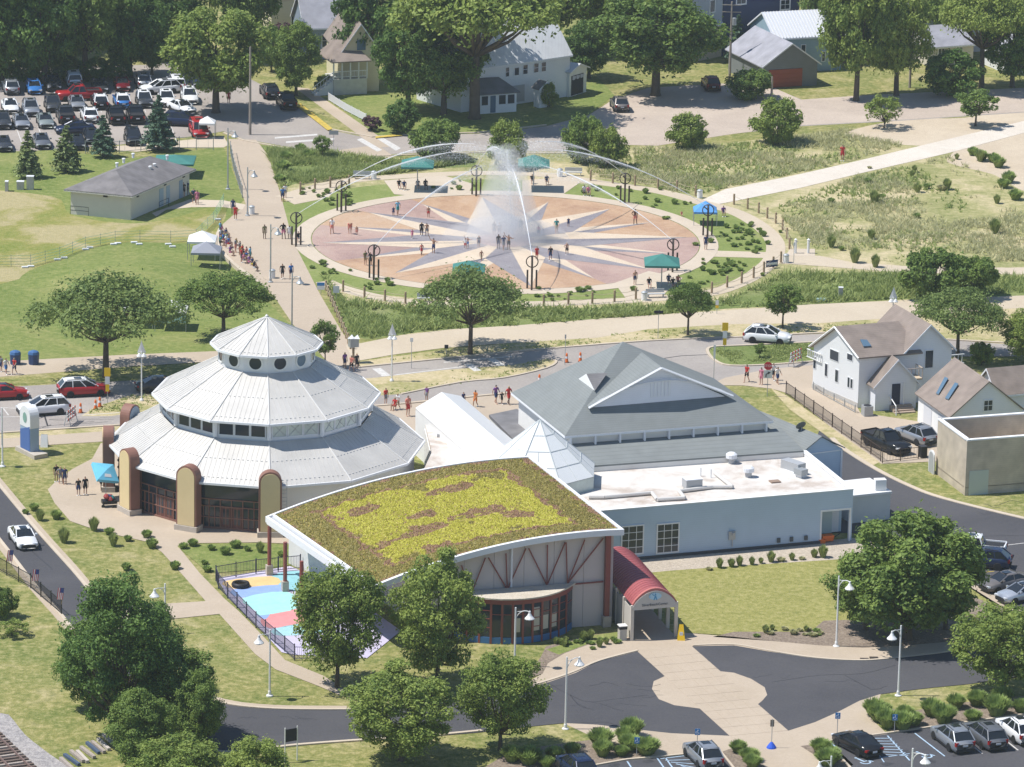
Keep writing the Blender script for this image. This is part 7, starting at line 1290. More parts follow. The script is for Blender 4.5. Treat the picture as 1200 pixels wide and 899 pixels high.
# ------------------------------------------------------------------ people
SKIN = [mat('skin_light', (.50, .30, .22), .6), mat('skin_tan', (.36, .20, .13), .6), mat('skin_dark', (.13, .07, .05), .6)]
HAIRM = [mat('hair_dark', (.03, .02, .015), .7), mat('hair_brown', (.10, .06, .035), .7), mat('hair_blond', (.40, .29, .15), .7)]
CL = {k: mat('cloth_'+k, c, .85) for k, c in dict(red=(.50, .04, .04), pink=(.60, .20, .30), white=(.70, .70, .70), black=(.02, .02, .025), navy=(.03, .05, .14), blue=(.05, .18, .50), sky=(.18, .46, .62), grey=(.22, .23, .25), teal=(.04, .28, .28), orange=(.62, .20, .05), yellow=(.62, .48, .06), olive=(.16, .16, .08), purple=(.20, .08, .28), khaki=(.36, .29, .19), coral=(.62, .22, .17), green=(.08, .28, .10)).items()}
def figure(pose):
    """one skinned body at the origin facing -y, 1.72 m; clothes and hair are taken from its own surface"""
    J = {'pel': (0, 0, .93), 'sp': (0, .01, 1.15), 'ch': (0, .0, 1.36), 'nk': (0, .0, 1.48), 'hd': (0, -.02, 1.58), 'tp': (0, -.01, 1.70)}
    hipz = .90; lift = 0
    for s, n in ((-1, 'l'), (1, 'r')):
        J['hp'+n] = (s*.10, 0, .88); J['kn'+n] = (s*.11, -.02, .49); J['an'+n] = (s*.11, .02, .08); J['to'+n] = (s*.13, -.16, .03)
        J['sh'+n] = (s*.19, 0, 1.41); J['el'+n] = (s*.25, .02, 1.13); J['wr'+n] = (s*.24, -.08, .88); J['ha'+n] = (s*.23, -.11, .77)
    if pose == 'walk':
        J['knl'] = (-.1, -.17, .50); J['anl'] = (-.1, -.20, .10); J['tol'] = (-.11, -.38, .05); J['knr'] = (.1, .04, .49); J['anr'] = (.1, .28, .14); J['tor'] = (.11, .16, .03); J['elr'] = (.26, -.1, 1.15); J['wrr'] = (.22, -.3, 1.0); J['har'] = (.2, -.38, .95); J['ell'] = (-.26, .14, 1.15); J['wrl'] = (-.26, .12, .9); J['hal'] = (-.26, .06, .8)
    if pose == 'arms':
        J['ell'] = (-.42, -.02, 1.52); J['wrl'] = (-.50, -.08, 1.76); J['hal'] = (-.52, -.1, 1.86); J['elr'] = (.40, -.03, 1.28); J['wrr'] = (.56, -.16, 1.38); J['har'] = (.63, -.2, 1.42)
    if pose == 'hip':
        J['ell'] = (-.38, .08, 1.16); J['wrl'] = (-.2, -.04, 1.0); J['hal'] = (-.14, -.08, .97); J['knr'] = (.16, -.06, .48); J['anr'] = (.2, .0, .08); J['tor'] = (.26, -.16, .03)
    if pose == 'bend':
        for k, v in dict(sp=(0, -.10, 1.10), ch=(0, -.30, 1.20), nk=(0, -.42, 1.20), hd=(0, -.52, 1.20), tp=(0, -.64, 1.18), shl=(-.18, -.34, 1.2), shr=(.18, -.34, 1.2), ell=(-.22, -.42, .95), elr=(.22, -.42, .95), wrl=(-.2, -.5, .72), wrr=(.2, -.5, .72), hal=(-.19, -.52, .62), har=(.19, -.52, .62)).items(): J[k] = v
    if pose == 'sit':
        dz = -.45
        for k in list(J):
            if k[:2] in ('pe', 'sp', 'ch', 'nk', 'hd', 'tp', 'sh', 'el', 'wr', 'ha', 'hp'): x, y, z = J[k]; J[k] = (x, y+.25, z+dz)
        for s, n in ((-1, 'l'), (1, 'r')): J['kn'+n] = (s*.13, -.20, .48); J['an'+n] = (s*.13, -.16, .08); J['to'+n] = (s*.14, -.34, .03); J['el'+n] = (s*.26, .2, .72); J['wr'+n] = (s*.2, -.02, .58); J['ha'+n] = (s*.17, -.12, .56)
    R = dict(pel=.125, sp=.115, ch=.135, nk=.055, hd=.098, tp=.07, hp=.088, kn=.058, an=.042, to=.038, sh=.062, el=.043, wr=.031, ha=.036)
    E_ = [('pel', 'sp'), ('sp', 'ch'), ('ch', 'nk'), ('nk', 'hd'), ('hd', 'tp')]
    for n in 'lr': E_ += [('pel', 'hp'+n), ('hp'+n, 'kn'+n), ('kn'+n, 'an'+n), ('an'+n, 'to'+n), ('ch', 'sh'+n), ('sh'+n, 'el'+n), ('el'+n, 'wr'+n), ('wr'+n, 'ha'+n)]
    names = list(J); V = [Vector(J[k]) for k in names]; rad = [R[k] if k in R else R[k[:2]] for k in names]; ed = [(names.index(a), names.index(c)) for a, c in E_]
    for s, n in ((-1, 'l'), (1, 'r')):                              # fingers and thumb
        h, wv = Vector(J['ha'+n]), Vector(J['wr'+n]); d = (h-wv).normalized(); sd_ = d.orthogonal().normalized(); up_ = d.cross(sd_)
        for q, (off, ln) in enumerate(((-.03, .075), (-.01, .09), (.011, .085), (.031, .065))): V.append(h+sd_*off+d*ln); rad.append(.009); ed.append((names.index('ha'+n), len(V)-1))
        V.append(h+up_*.05+d*.02); rad.append(.011); ed.append((names.index('ha'+n), len(V)-1))
    V.append(Vector(J['hd'])+Vector((0, -.115, -.01))); rad.append(.02); ed.append((names.index('hd'), len(V)-1))     # nose
    me = bpy.data.meshes.new('person'); me.from_pydata([tuple(v) for v in V], ed, []); ob = bpy.data.objects.new('tmp', me); COL.objects.link(ob)
    ob.modifiers.new('s', 'SKIN'); me.skin_vertices[0].data[0].use_root = True
    for i, r in enumerate(rad): me.skin_vertices[0].data[i].radius = (r*1.12 if names and i < len(names) and names[i] in ('pel', 'sp', 'ch') else r, r*.8 if i < len(names) and names[i] in ('pel', 'sp', 'ch') else r)
    m2 = ob.modifiers.new('d', 'SUBSURF'); m2.levels = m2.render_levels = 1
    dg = bpy.context.evaluated_depsgraph_get(); bmesh_ = bpy.data.meshes.new_from_object(ob.evaluated_get(dg)); bpy.data.objects.remove(ob)
    bmesh_.polygons.foreach_set('use_smooth', [True]*len(bmesh_.polygons)); bmesh_.name = 'person'
    def near(c):
        best = None
        for a, k in E_:
            p, q = Vector(J[a]), Vector(J[k]); t = max(0, min(1, (c-p).dot(q-p)/max((q-p).length_squared, 1e-9))); dd = (c-p-(q-p)*t).length-(R.get(a, R.get(a[:2])))*.3
            if best is None or dd < best[0]: best = (dd, a[:2], k[:2], t)
        return best
    reg = [near(p.center) for p in bmesh_.polygons]
    def piece(fn, off, nm):
        vm = {}; vs = []; fs = []
        for p, r in zip(bmesh_.polygons, reg):
            if fn(p, r):
                f = []
                for i in p.vertices:
                    if i not in vm: vm[i] = len(vs); v = bmesh_.vertices[i]; vs.append(v.co+v.normal*off)
                    f.append(vm[i])
                fs.append(f)
        m_ = bpy.data.meshes.new(nm); m_.from_pydata([tuple(v) for v in vs], [], fs); m_.polygons.foreach_set('use_smooth', [True]*len(fs)); m_.materials.append(CL['white']); return m_
    tor = ('pel', 'pe', 'sp', 'ch')
    shirt = piece(lambda p, r: (r[1] in ('pe', 'sp') and r[2] in ('sp', 'ch') and not (r[1] == 'pe' and r[3] < .25)) or (r[1], r[2]) == ('ch', 'sh') or ((r[1], r[2]) == ('sh', 'el') and r[3] < .55) or ((r[1], r[2]) == ('ch', 'nk') and r[3] < .6), .014, 'shirt')
    shorts = piece(lambda p, r: (r[1], r[2]) == ('pe', 'hp') or ((r[1], r[2]) == ('hp', 'kn') and r[3] < .72) or ((r[1], r[2]) == ('pe', 'sp') and r[3] < .4), .02, 'shorts')
    hd = Vector(J['hd']); tpv = (Vector(J['tp'])-hd).normalized()
    fwd = Vector((0, -1, 0)) if pose != 'bend' else Vector((0, -.3, -1)).normalized()
    hair = piece(lambda p, r: r[1] in ('hd', 'nk') and ((p.center-hd).dot(tpv) > .03 or ((p.center-hd).dot(fwd) < -.02 and (p.center-hd).dot(tpv) > -.08)), .012, 'hair')
    shoes = [piece(lambda p, r: r[1] == 'an' and (p.center.x < 0) == q, .01, 'shoe') for q in (True, False)]
    o = bpy.data.objects.new('person', bmesh_); COL.objects.link(o); bmesh_.materials.append(SKIN[0])
    for m_, n in ((shirt, 'shirt'), (shorts, 'shorts'), (hair, 'hair'), (shoes[0], 'shoe'), (shoes[1], 'shoe')): c = bpy.data.objects.new(n, m_); COL.objects.link(c); c.parent = o
    tag(o, 'person', 'person'); return o
FIG = {p: figure(p) for p in ('stand', 'walk', 'arms', 'hip', 'bend', 'sit')}
random.seed(21)
def person(x, y, pose, top, low, label, face=(0, 8), sc=1.0, group='people at the splash pad', sk=None, seat=None):
    p = G(x, y); a = hdg(x, y, *face)+math.pi/2; f = FIG[pose]; s = SKIN[sk if sk is not None else random.choice((0, 0, 1, 1, 2))]
    mm = {'person': s, 'shirt': CL[top] if top else s, 'shorts': CL[low], 'hair': HAIRM[random.randrange(3)], 'shoe': CL['white'] if random.random() < .4 else s}
    c = copy_tree(f, p, a, sc*random.uniform(.96, 1.04), label, group, mm)
    return c
G1 = 'people on the splash pad'
for x, y, ps, t, l, lb, sc in (
    (389, 274, 'walk', 'white', 'coral', 'person in white and coral walking at the left of the pad', 1), (410, 274, 'bend', 'coral', 'coral', 'person in coral bending over a child near the left nozzle', 1), (418, 276, 'stand', None, 'coral', 'small child in coral beside the bending person', .62), (466, 252, 'walk', 'sky', 'teal', 'person in a sky blue top walking at the upper left of the pad', 1), (461, 253, 'stand', 'navy', 'navy', 'small child in navy holding on beside the sky blue person', .6), (428, 311, 'stand', 'olive', 'khaki', 'person in olive standing behind the lower left tower', 1), (434, 312, 'stand', 'black', 'black', 'person in black seen through the lower left tower', .9),
    (483, 280, 'walk', 'pink', 'pink', 'child in pink on the left rays', .62), (494, 277, 'stand', 'black', 'black', 'person in black on the left rays, left of a pair', .95), (500, 277, 'hip', None, 'grey', 'bare-chested person in grey shorts, right of a pair on the left rays', .9), (502, 255, 'stand', None, 'red', 'child in red shorts on the upper left ray', .75), (508, 297, 'arms', None, 'navy', 'person with arms out walking on the left cream ray', 1), (494, 299, 'walk', 'coral', 'red', 'child in a coral suit on the left cream ray', .75), (545, 292, 'hip', 'white', 'red', 'child in white near the spray, left one', .7), (548, 291, 'arms', None, 'blue', 'child with arms raised near the spray', .75), (561, 290, 'stand', 'grey', 'navy', 'person in grey at the edge of the spray', .8), (564, 306, 'walk', None, 'khaki', 'child walking above the teal umbrella by the street tree', .7),
    (584, 292, 'stand', 'black', 'navy', 'person in black in front of the spray, left of three', 1), (590, 293, 'walk', 'navy', 'grey', 'person in navy in front of the spray, middle of three', .95), (596, 293, 'arms', None, 'black', 'person with raised arms in front of the spray, right of three', 1), (579, 277, 'stand', 'grey', 'grey', 'person half lost in the mist, left one', .95), (585, 277, 'stand', 'white', 'grey', 'person half lost in the mist, right one', .95), (610, 272, 'stand', 'grey', 'grey', 'pale figure in mist right of the jet', .9), (631, 277, 'stand', 'pink', 'grey', 'child in faded pink on the right of the spray', .75), (652, 274, 'walk', 'teal', 'khaki', 'person in a teal shirt walking on the right grey ray', 1), (666, 266, 'stand', 'navy', 'navy', 'small child in navy on the right grey ray', .6), (629, 305, 'stand', 'red', 'red', 'person in a red swimsuit beside the bottom tower', .95), (645, 306, 'walk', 'black', 'navy', 'person in black walking right of the bottom tower', 1), (664, 299, 'hip', None, 'black', 'child in black shorts on the right cream ray', .85), (744, 263, 'hip', None, 'coral', 'person in coral shorts alone on the upper right of the pad', 1.05), (744, 334, 'stand', None, 'navy', 'bare-chested person in navy trunks at the near right rim', 1), (827, 293, 'stand', 'navy', 'navy', 'person in navy standing at the right end ring', 1), (799, 254, 'sit', 'coral', 'coral', 'toddler in coral sitting on the grass right of the pad', .5)):
    person(x, y, ps, t, l, lb, (random.uniform(-6, 6), random.uniform(2, 6)), sc, G1)
G2 = 'people on the promenade'
for x, y, ps, t, l, lb, sc in (
    (310, 280, 'stand', 'olive', 'khaki', 'person in olive standing in the middle of the promenade', 1), (332, 280, 'hip', 'black', 'pink', 'person in black top and pink skirt at the left nozzle tower', 1.05), (339, 280, 'stand', 'white', 'white', 'person in white at the left nozzle tower', .95), (331, 327, 'walk', 'black', 'black', 'person in black by the lower promenade lamp, left of a pair', 1), (341, 327, 'stand', 'blue', 'navy', 'person in blue by the lower promenade lamp, right of a pair', 1), (331, 236, 'stand', 'blue', 'navy', 'person in blue with a stroller at the promenade top', 1), (334, 232, 'stand', 'white', 'grey', 'person in a white hat at the promenade top', .95), (276, 258, 'stand', 'red', 'red', 'person in red by the upper bins, with a red chair', 1), (273, 250, 'stand', 'navy', 'navy', 'person in navy behind the red chair', 1), (231, 240, 'stand', 'pink', 'pink', 'person in pink on the toilet block walk', 1), (227, 238, 'hip', 'navy', 'black', 'person in navy beside the pink one on the toilet block walk', 1), (215, 231, 'stand', 'black', 'black', 'person in black at the toilet block door, left one', 1), (219, 229, 'stand', 'navy', 'black', 'person in navy at the toilet block door, right one', 1), (268, 122, 'stand', 'red', 'red', 'person in red at the car park by the white van', 1), (987, 189, 'stand', 'red', 'red', 'person in a long red robe on the sandy track', 1.2)):
    person(x, y, ps, t, l, lb, (random.uniform(-6, 6), 4), sc, G2)
cols = ['sky', 'pink', 'navy', 'white', 'blue', 'teal', 'grey', 'yellow', 'purple', 'red', 'black', 'coral']
for i, (x, y) in enumerate([(258, 276), (262, 276), (267, 279), (258, 284), (264, 285), (268, 285), (276, 296), (279, 292), (272, 300), (284, 303), (287, 305), (291, 302), (293, 306), (288, 309), (298, 314), (265, 291), (270, 290), (261, 288), (281, 299), (286, 300), (294, 311), (283, 308), (300, 318)]):
    c = cols[i % 12]; person(x, y, 'sit' if i % 3 else 'stand', c, cols[(i+5) % 12], 'spectator in %s on the curved promenade wall, number %d along it' % (c, i+1), (8, 1), .95, 'spectators on the curved wall')
G3 = 'people by the main road'
for x, y, ps, t, l, lb, sc in (
    (7, 439, 'walk', 'white', 'blue', 'person in white walking on the lawn path beside the bins, left one', 1), (17, 439, 'walk', 'red', 'navy', 'person in red walking on the lawn path beside the bins, right one', 1), (1, 436, 'stand', 'grey', 'navy', 'person in grey at the left edge of the lawn path', 1), (404, 432, 'stand', 'purple', 'navy', 'person in purple at the promenade foot', 1), (412, 436, 'walk', 'coral', 'black', 'person in coral at the promenade foot', 1), (418, 434, 'stand', 'black', 'black', 'person in black at the promenade foot by the box post', 1), (452, 474, 'stand', 'red', 'grey', 'person in red behind the pavilion roof, left one', 1), (461, 481, 'sit', 'red', 'red', 'person sitting in red behind the pavilion roof', 1), (466, 480, 'walk', 'white', 'khaki', 'person in white behind the pavilion roof', .95), (478, 488, 'stand', 'coral', 'red', 'person in a long coral dress at the white gable', 1.25), (557, 477, 'walk', 'orange', 'orange', 'person in orange on the rear sidewalk', 1), (543, 475, 'stand', 'navy', 'navy', 'person in navy behind the white gable ridge', .8), (500, 470, 'stand', 'purple', 'grey', 'person in purple seen over the white gable', .9), (581, 473, 'walk', 'purple', 'navy', 'person in purple walking at the eave of the hipped hall', 1.1), (588, 474, 'walk', 'black', 'black', 'child in black behind the purple walker', .75), (596, 474, 'walk', 'red', 'red', 'person in red at the eave of the hipped hall', 1.1), (875, 448, 'walk', 'red', 'maroon' if False else 'black', 'person in a red shirt crossing left of the stop sign', 1.05), (892, 451, 'stand', 'pink', 'pink', 'person in pink just left of the stop sign', 1.05), (906, 446, 'walk', 'white', 'black', 'person in white just right of the stop sign, farther one', 1.05), (911, 450, 'walk', 'white', 'navy', 'person in white and navy right of the stop sign, nearer one', 1.05)):
    person(x, y, ps, t, l, lb, (random.choice((-8, 8)), 3), sc, G3)
G4 = 'visitors on the pavilion plaza'
for x, y, ps, t, l, lb, sc in ((66, 565, 'stand', 'black', 'khaki', 'person in black at the plaza edge, left of three', 1), (71, 567, 'hip', 'grey', 'grey', 'person in grey at the plaza edge, middle of three', 1), (76, 568, 'stand', 'navy', 'navy', 'person in navy at the plaza edge, right of three', 1.0), (92, 581, 'stand', 'black', 'navy', 'person in black pausing on the plaza, left of a pair', 1), (100, 580, 'stand', 'black', 'black', 'person in black walking on the plaza, right of a pair', 1), (120, 575, 'stand', 'red', 'black', 'vendor in red under the tilted blue umbrella', 1)): person(x, y, ps, t, l, lb, (3, 5), sc, G4)
for x, y, t, lb in ((468, 222, 'black', 'person in black sitting on the far left terrace, near one'), (474, 223, 'navy', 'person in navy sitting on the far left terrace, middle one'), (490, 222, 'grey', 'person in grey lounging on the far left terrace'), (499, 222, 'black', 'person in black lounging on the far left terrace, right one'), (624, 216, 'black', 'person in black sitting under the far middle umbrella, left one'), (641, 217, 'navy', 'person in navy sitting under the far middle umbrella, right one'), (761, 338, 'black', 'person in black sitting on the near right terrace, left one'), (784, 334, 'navy', 'person in navy in the shade of the near right umbrella'), (789, 338, 'black', 'person in black in the shade of the near right umbrella'), (795, 335, 'coral', 'person in coral at the right of the near right terrace'), (848, 254, 'purple', 'person in purple sitting beside the blue tent'), (685, 229, 'white', 'person in white sitting at the far pad rim'), (690, 230, 'pink', 'person in pink sitting at the far pad rim'), (350, 284, 'black', 'person in black sitting at the foot of the left tower')): person(x, y, 'sit', t, 'grey', lb, (4, 5), .95, 'people resting round the pad')
for f in FIG.values(): rm(f)
# ------------------------------------------------------------------ trees, shrubs, grasses
BARK = mat('bark', (.11, .085, .065), .95, nz=(2, .25))
LF = {'mid': leaf_mat('leaf_mid', (.07, .135, .03), (.25, .34, .075)), 'dark': leaf_mat('leaf_dark', (.045, .105, .026), (.18, .285, .06)), 'lite': leaf_mat('leaf_lite', (.11, .18, .035), (.33, .40, .09)), 'olive': leaf_mat('leaf_olive', (.09, .15, .042), (.27, .345, .10)), 'fir': leaf_mat('leaf_fir', (.05, .10, .07), (.13, .21, .12), .1), 'pine': leaf_mat('leaf_pine', (.11, .16, .055), (.28, .33, .125), .1), 'plum': leaf_mat('leaf_plum', (.08, .04, .055), (.16, .085, .095)), 'straw': leaf_mat('leaf_straw', (.38, .38, .19), (.62, .60, .36), .4), 'reed': leaf_mat('leaf_reed', (.20, .27, .08), (.42, .47, .17), .4), 'herb': leaf_mat('leaf_herb', (.18, .27, .075), (.39, .49, .155), .4)}
def leaves(rnd, pts, size, out):
    """pts: (position, outward) -> one small folded leaf clump each"""
    vs, fs = out
    for p, n in pts:
        nn = (n*.55+Vector((rnd.gauss(0, .45), rnd.gauss(0, .45), rnd.gauss(.5, .4)))).normalized(); a = nn.orthogonal().normalized(); q = rnd.uniform(0, 6.28); b_ = nn.cross(a); u = a*math.cos(q)+b_*math.sin(q); w = nn.cross(u); s = size*rnd.uniform(.55, 1.25); o = len(vs)
        vs += [p-u*s, p+w*s*.55+nn*s*.12, p+u*s, p-w*s*.55+nn*s*.12]; fs += [(o, o+1, o+2), (o, o+2, o+3)]
def mkmesh(name, vs, fs, m):
    me = bpy.data.meshes.new(name); me.from_pydata([tuple(v) for v in vs], [], fs); me.materials.append(m); o = bpy.data.objects.new(name, me); COL.objects.link(o); return o
def tree(seed, H, W, cb, style, nl, leaf, m, nclump=46, gap=.0, tr=.2, low=0.0):
    nclump = int(nclump*1.7); rnd = random.Random(seed); o = thing('tree', 'tree', 'tree'); rx = W/2; rz = (H-cb)/2; cz = cb+rz; cl = []
    for i in range(nclump):
        for _ in range(30):
            v = Vector((rnd.gauss(0, 1), rnd.gauss(0, 1), rnd.gauss(0, 1))).normalized()*rnd.uniform(.25, 1)**.42; z = v.z
            if style == 'cone':
                t = (z+1)/2; k = (1-t)**.7*1.15+.08; p = Vector((v.x*k*rx, v.y*k*rx, cz+z*rz)); r = W*.13*(1.15-t*.6)
            elif style == 'spread': p = Vector((v.x*rx*.9, v.y*rx*.9, cz+(abs(z)*.9-.35+.45*(1-math.hypot(v.x, v.y)))*rz*.9)); r = W*rnd.uniform(.065, .115)
            else: p = Vector((v.x*rx*.86, v.y*rx*.86, cz+z*rz*.86)); p *= 1.0; p.x *= 1+.28*pnoise(v*1.7+Vector((seed, 0, 0))); p.y *= 1+.28*pnoise(v*1.7+Vector((0, seed, 0))); r = W*rnd.uniform(.065, .125)
            if style == 'round' and rnd.random() < gap: continue
            if all((p-q).length > min(r, q_r)*.55 for q, q_r in cl): break
        cl.append((p, r))
    out = ([], []); per = int(nl*.92)//nclump
    for p, r in cl:
        fl = .55 if style == 'spread' else .72; pts = []
        for i in range(int(per*rnd.uniform(.7, 1.3))):
            d = Vector((rnd.gauss(0, 1), rnd.gauss(0, 1), rnd.gauss(.25, 1))).normalized(); q = p+Vector((d.x, d.y, d.z*fl))*r*rnd.uniform(.35, 1)**.5*(1+.25*pnoise(d*2+p)); pts.append((q, d))
        leaves(rnd, pts, leaf, out)
    pts = []
    for i in range(nl//9): p, r = rnd.choice(cl); d = Vector((rnd.gauss(0, 1), rnd.gauss(0, 1), rnd.gauss(0, 1))).normalized(); pts.append((p+d*r*rnd.uniform(1, 1.35), d))
    leaves(rnd, pts, leaf*.85, out)
    cr = mkmesh('crown', out[0], out[1], m); cr.parent = o
    b = MB(); fork = Vector((rnd.uniform(-.1, .1)*W*.1, 0, cb*.8+.1*H)); b.tube([Vector((0, 0, -.1)), Vector((0, 0, .3)), fork*.5, fork], [tr*1.5, tr*1.1, tr, tr*.85], 9)
    for p, r in sorted(cl, key=lambda c: -c[1])[:24]: m_ = fork.lerp(p, .5)+Vector((0, 0, -.04*H)); b.tube([fork, m_, p], [tr*.55, tr*.3, tr*.1], 5)
    if style != 'cone': b.tube([fork, Vector((0, 0, cz+rz*.5))], [tr*.7, tr*.12], 6)
    else: b.tube([fork, Vector((0, 0, H*.95))], [tr*.8, .03], 6)
    t = b.build('trunk', BARK, None, True, True); t.parent = o; return (o, H, W)
def conifer(seed, H, W, m, nl):
    rnd = random.Random(seed); o = thing('conifer', 'conifer', 'tree'); out = ([], []); tiers = 15
    for k in range(tiers):
        t = (k+.3)/tiers; z = .12*H+.88*H*t; R = W/2*(1-t)**.85+.06
        for j in range(max(5, int(12*(1-t)+4))):
            a = rnd.uniform(0, 6.28); L_ = R*rnd.uniform(.75, 1.12); pts = []
            for i in range(int(nl/(tiers*11))): s = rnd.uniform(.15, 1); d = Vector((math.cos(a), math.sin(a), -.15)); pts.append((Vector((math.cos(a)*L_*s, math.sin(a)*L_*s, z-.22*L_*s+.1*L_*s*s))+Vector((rnd.gauss(0, .07), rnd.gauss(0, .07), rnd.gauss(0, .05)))*L_*.9, d))
            leaves(rnd, pts, .17, out)
    c = mkmesh('crown', out[0], out[1], m); c.parent = o; t = MB().tube([(0, 0, -.1), (0, 0, H*.5), (0, 0, H*.97)], [.16, .1, .02], 7).build('trunk', BARK, None, True, True); t.parent = o; return (o, H, W)
TK = {'maple': tree(1, 12, 13, 2.6, 'round', 22000, .25, LF['mid'], 60, tr=.42), 'oak': tree(2, 13, 12, 1.5, 'round', 22000, .25, LF['dark'], 60, tr=.4), 'lite': tree(3, 12, 12.5, 2.0, 'round', 22000, .245, LF['lite'], 56, tr=.4), 'elm': tree(13, 14, 15, 4.5, 'spread', 22000, .24, LF['lite'], 70, tr=.42), 'linden': tree(4, 10, 9, .8, 'round', 25000, .155, LF['lite'], 58, tr=.2), 'linden2': tree(5, 10, 9, .6, 'round', 25000, .155, LF['lite'], 62, tr=.2), 'dense': tree(6, 8.5, 8, .6, 'round', 26000, .155, LF['mid'], 60, tr=.22), 'tower': tree(7, 14, 11, .3, 'round', 34000, .165, LF['dark'], 78, tr=.3), 'tower2': tree(17, 11, 9, .2, 'round', 32000, .16, LF['mid'], 72, tr=.3), 'locust': tree(8, 7.5, 11, 2.3, 'spread', 15000, .15, LF['olive'], 58, tr=.2), 'locust2': tree(9, 7.5, 10, 2.0, 'spread', 14000, .15, LF['mid'], 52, tr=.2), 'sapling': tree(10, 4.5, 4.2, 1.3, 'round', 3800, .15, LF['mid'], 26, tr=.09), 'sparse': tree(11, 3.4, 4.2, .3, 'round', 2200, .14, LF['lite'], 26, tr=.07), 'bush': tree(12, 3.4, 5.2, .0, 'round', 9000, .14, LF['lite'], 40, tr=.08), 'bushd': tree(14, 3.4, 5.0, .0, 'round', 9500, .14, LF['mid'], 40, tr=.08), 'evergreen': tree(15, 5, 6.0, .0, 'round', 9000, .18, LF['dark'], 46, tr=.15), 'plum': tree(16, 3, 3.4, .1, 'round', 3000, .15, LF['plum'], 26, tr=.08), 'fir': conifer(1, 6, 3.4, LF['fir'], 9500), 'pine': conifer(2, 5.2, 2.9, LF['pine'], 5500)}
PPM = lambda x, y: 1/((G(x+1, y)-G(x, y)).length)
used_t = set(); random.seed(4)
def plant(kind, x, y, top, wpx, label, group=None, name=None, cat=None, rz=None):
    o, H, W = TK[kind]; h = ZT(x, y, top); w = wpx/PPM(x, y); sc = (w/W, w/W, h/H); c = copy_tree(o, G(x, y), random.uniform(0, 6.28) if rz is None else rz, sc, label, group)
    if name: c.name = name
    if cat: c['category'] = cat
    return c
TG = 'tall trees along the far side of the car park'
for k, x, y, t, w, lb in (('oak', 2, 97, -60, 120, 'huge dark tree at the top left corner beyond the car park'), ('oak', 52, 99, -55, 110, 'dark tree second from the left beyond the car park'), ('maple', 100, 95, -45, 110, 'dark tree in the middle of the row beyond the car park'), ('oak', 152, 91, -30, 100, 'dark tree with a visible trunk beside the lit verge'), ('oak', 196, 70, -45, 90, 'dark tree behind the gap in the car park row'), ('oak', 28, 60, -90, 130, 'tall dark tree rising farther back at the top left'), ('maple', 122, 52, -90, 120, 'tall tree farther back above the car park row'), ('oak', 76, 88, 10, 60, 'lower dark tree tucked under the car park row'), ('oak', 178, 88, 20, 50, 'lower dark tree beside the lit verge')): plant(k, x, y, t, w, lb, TG)
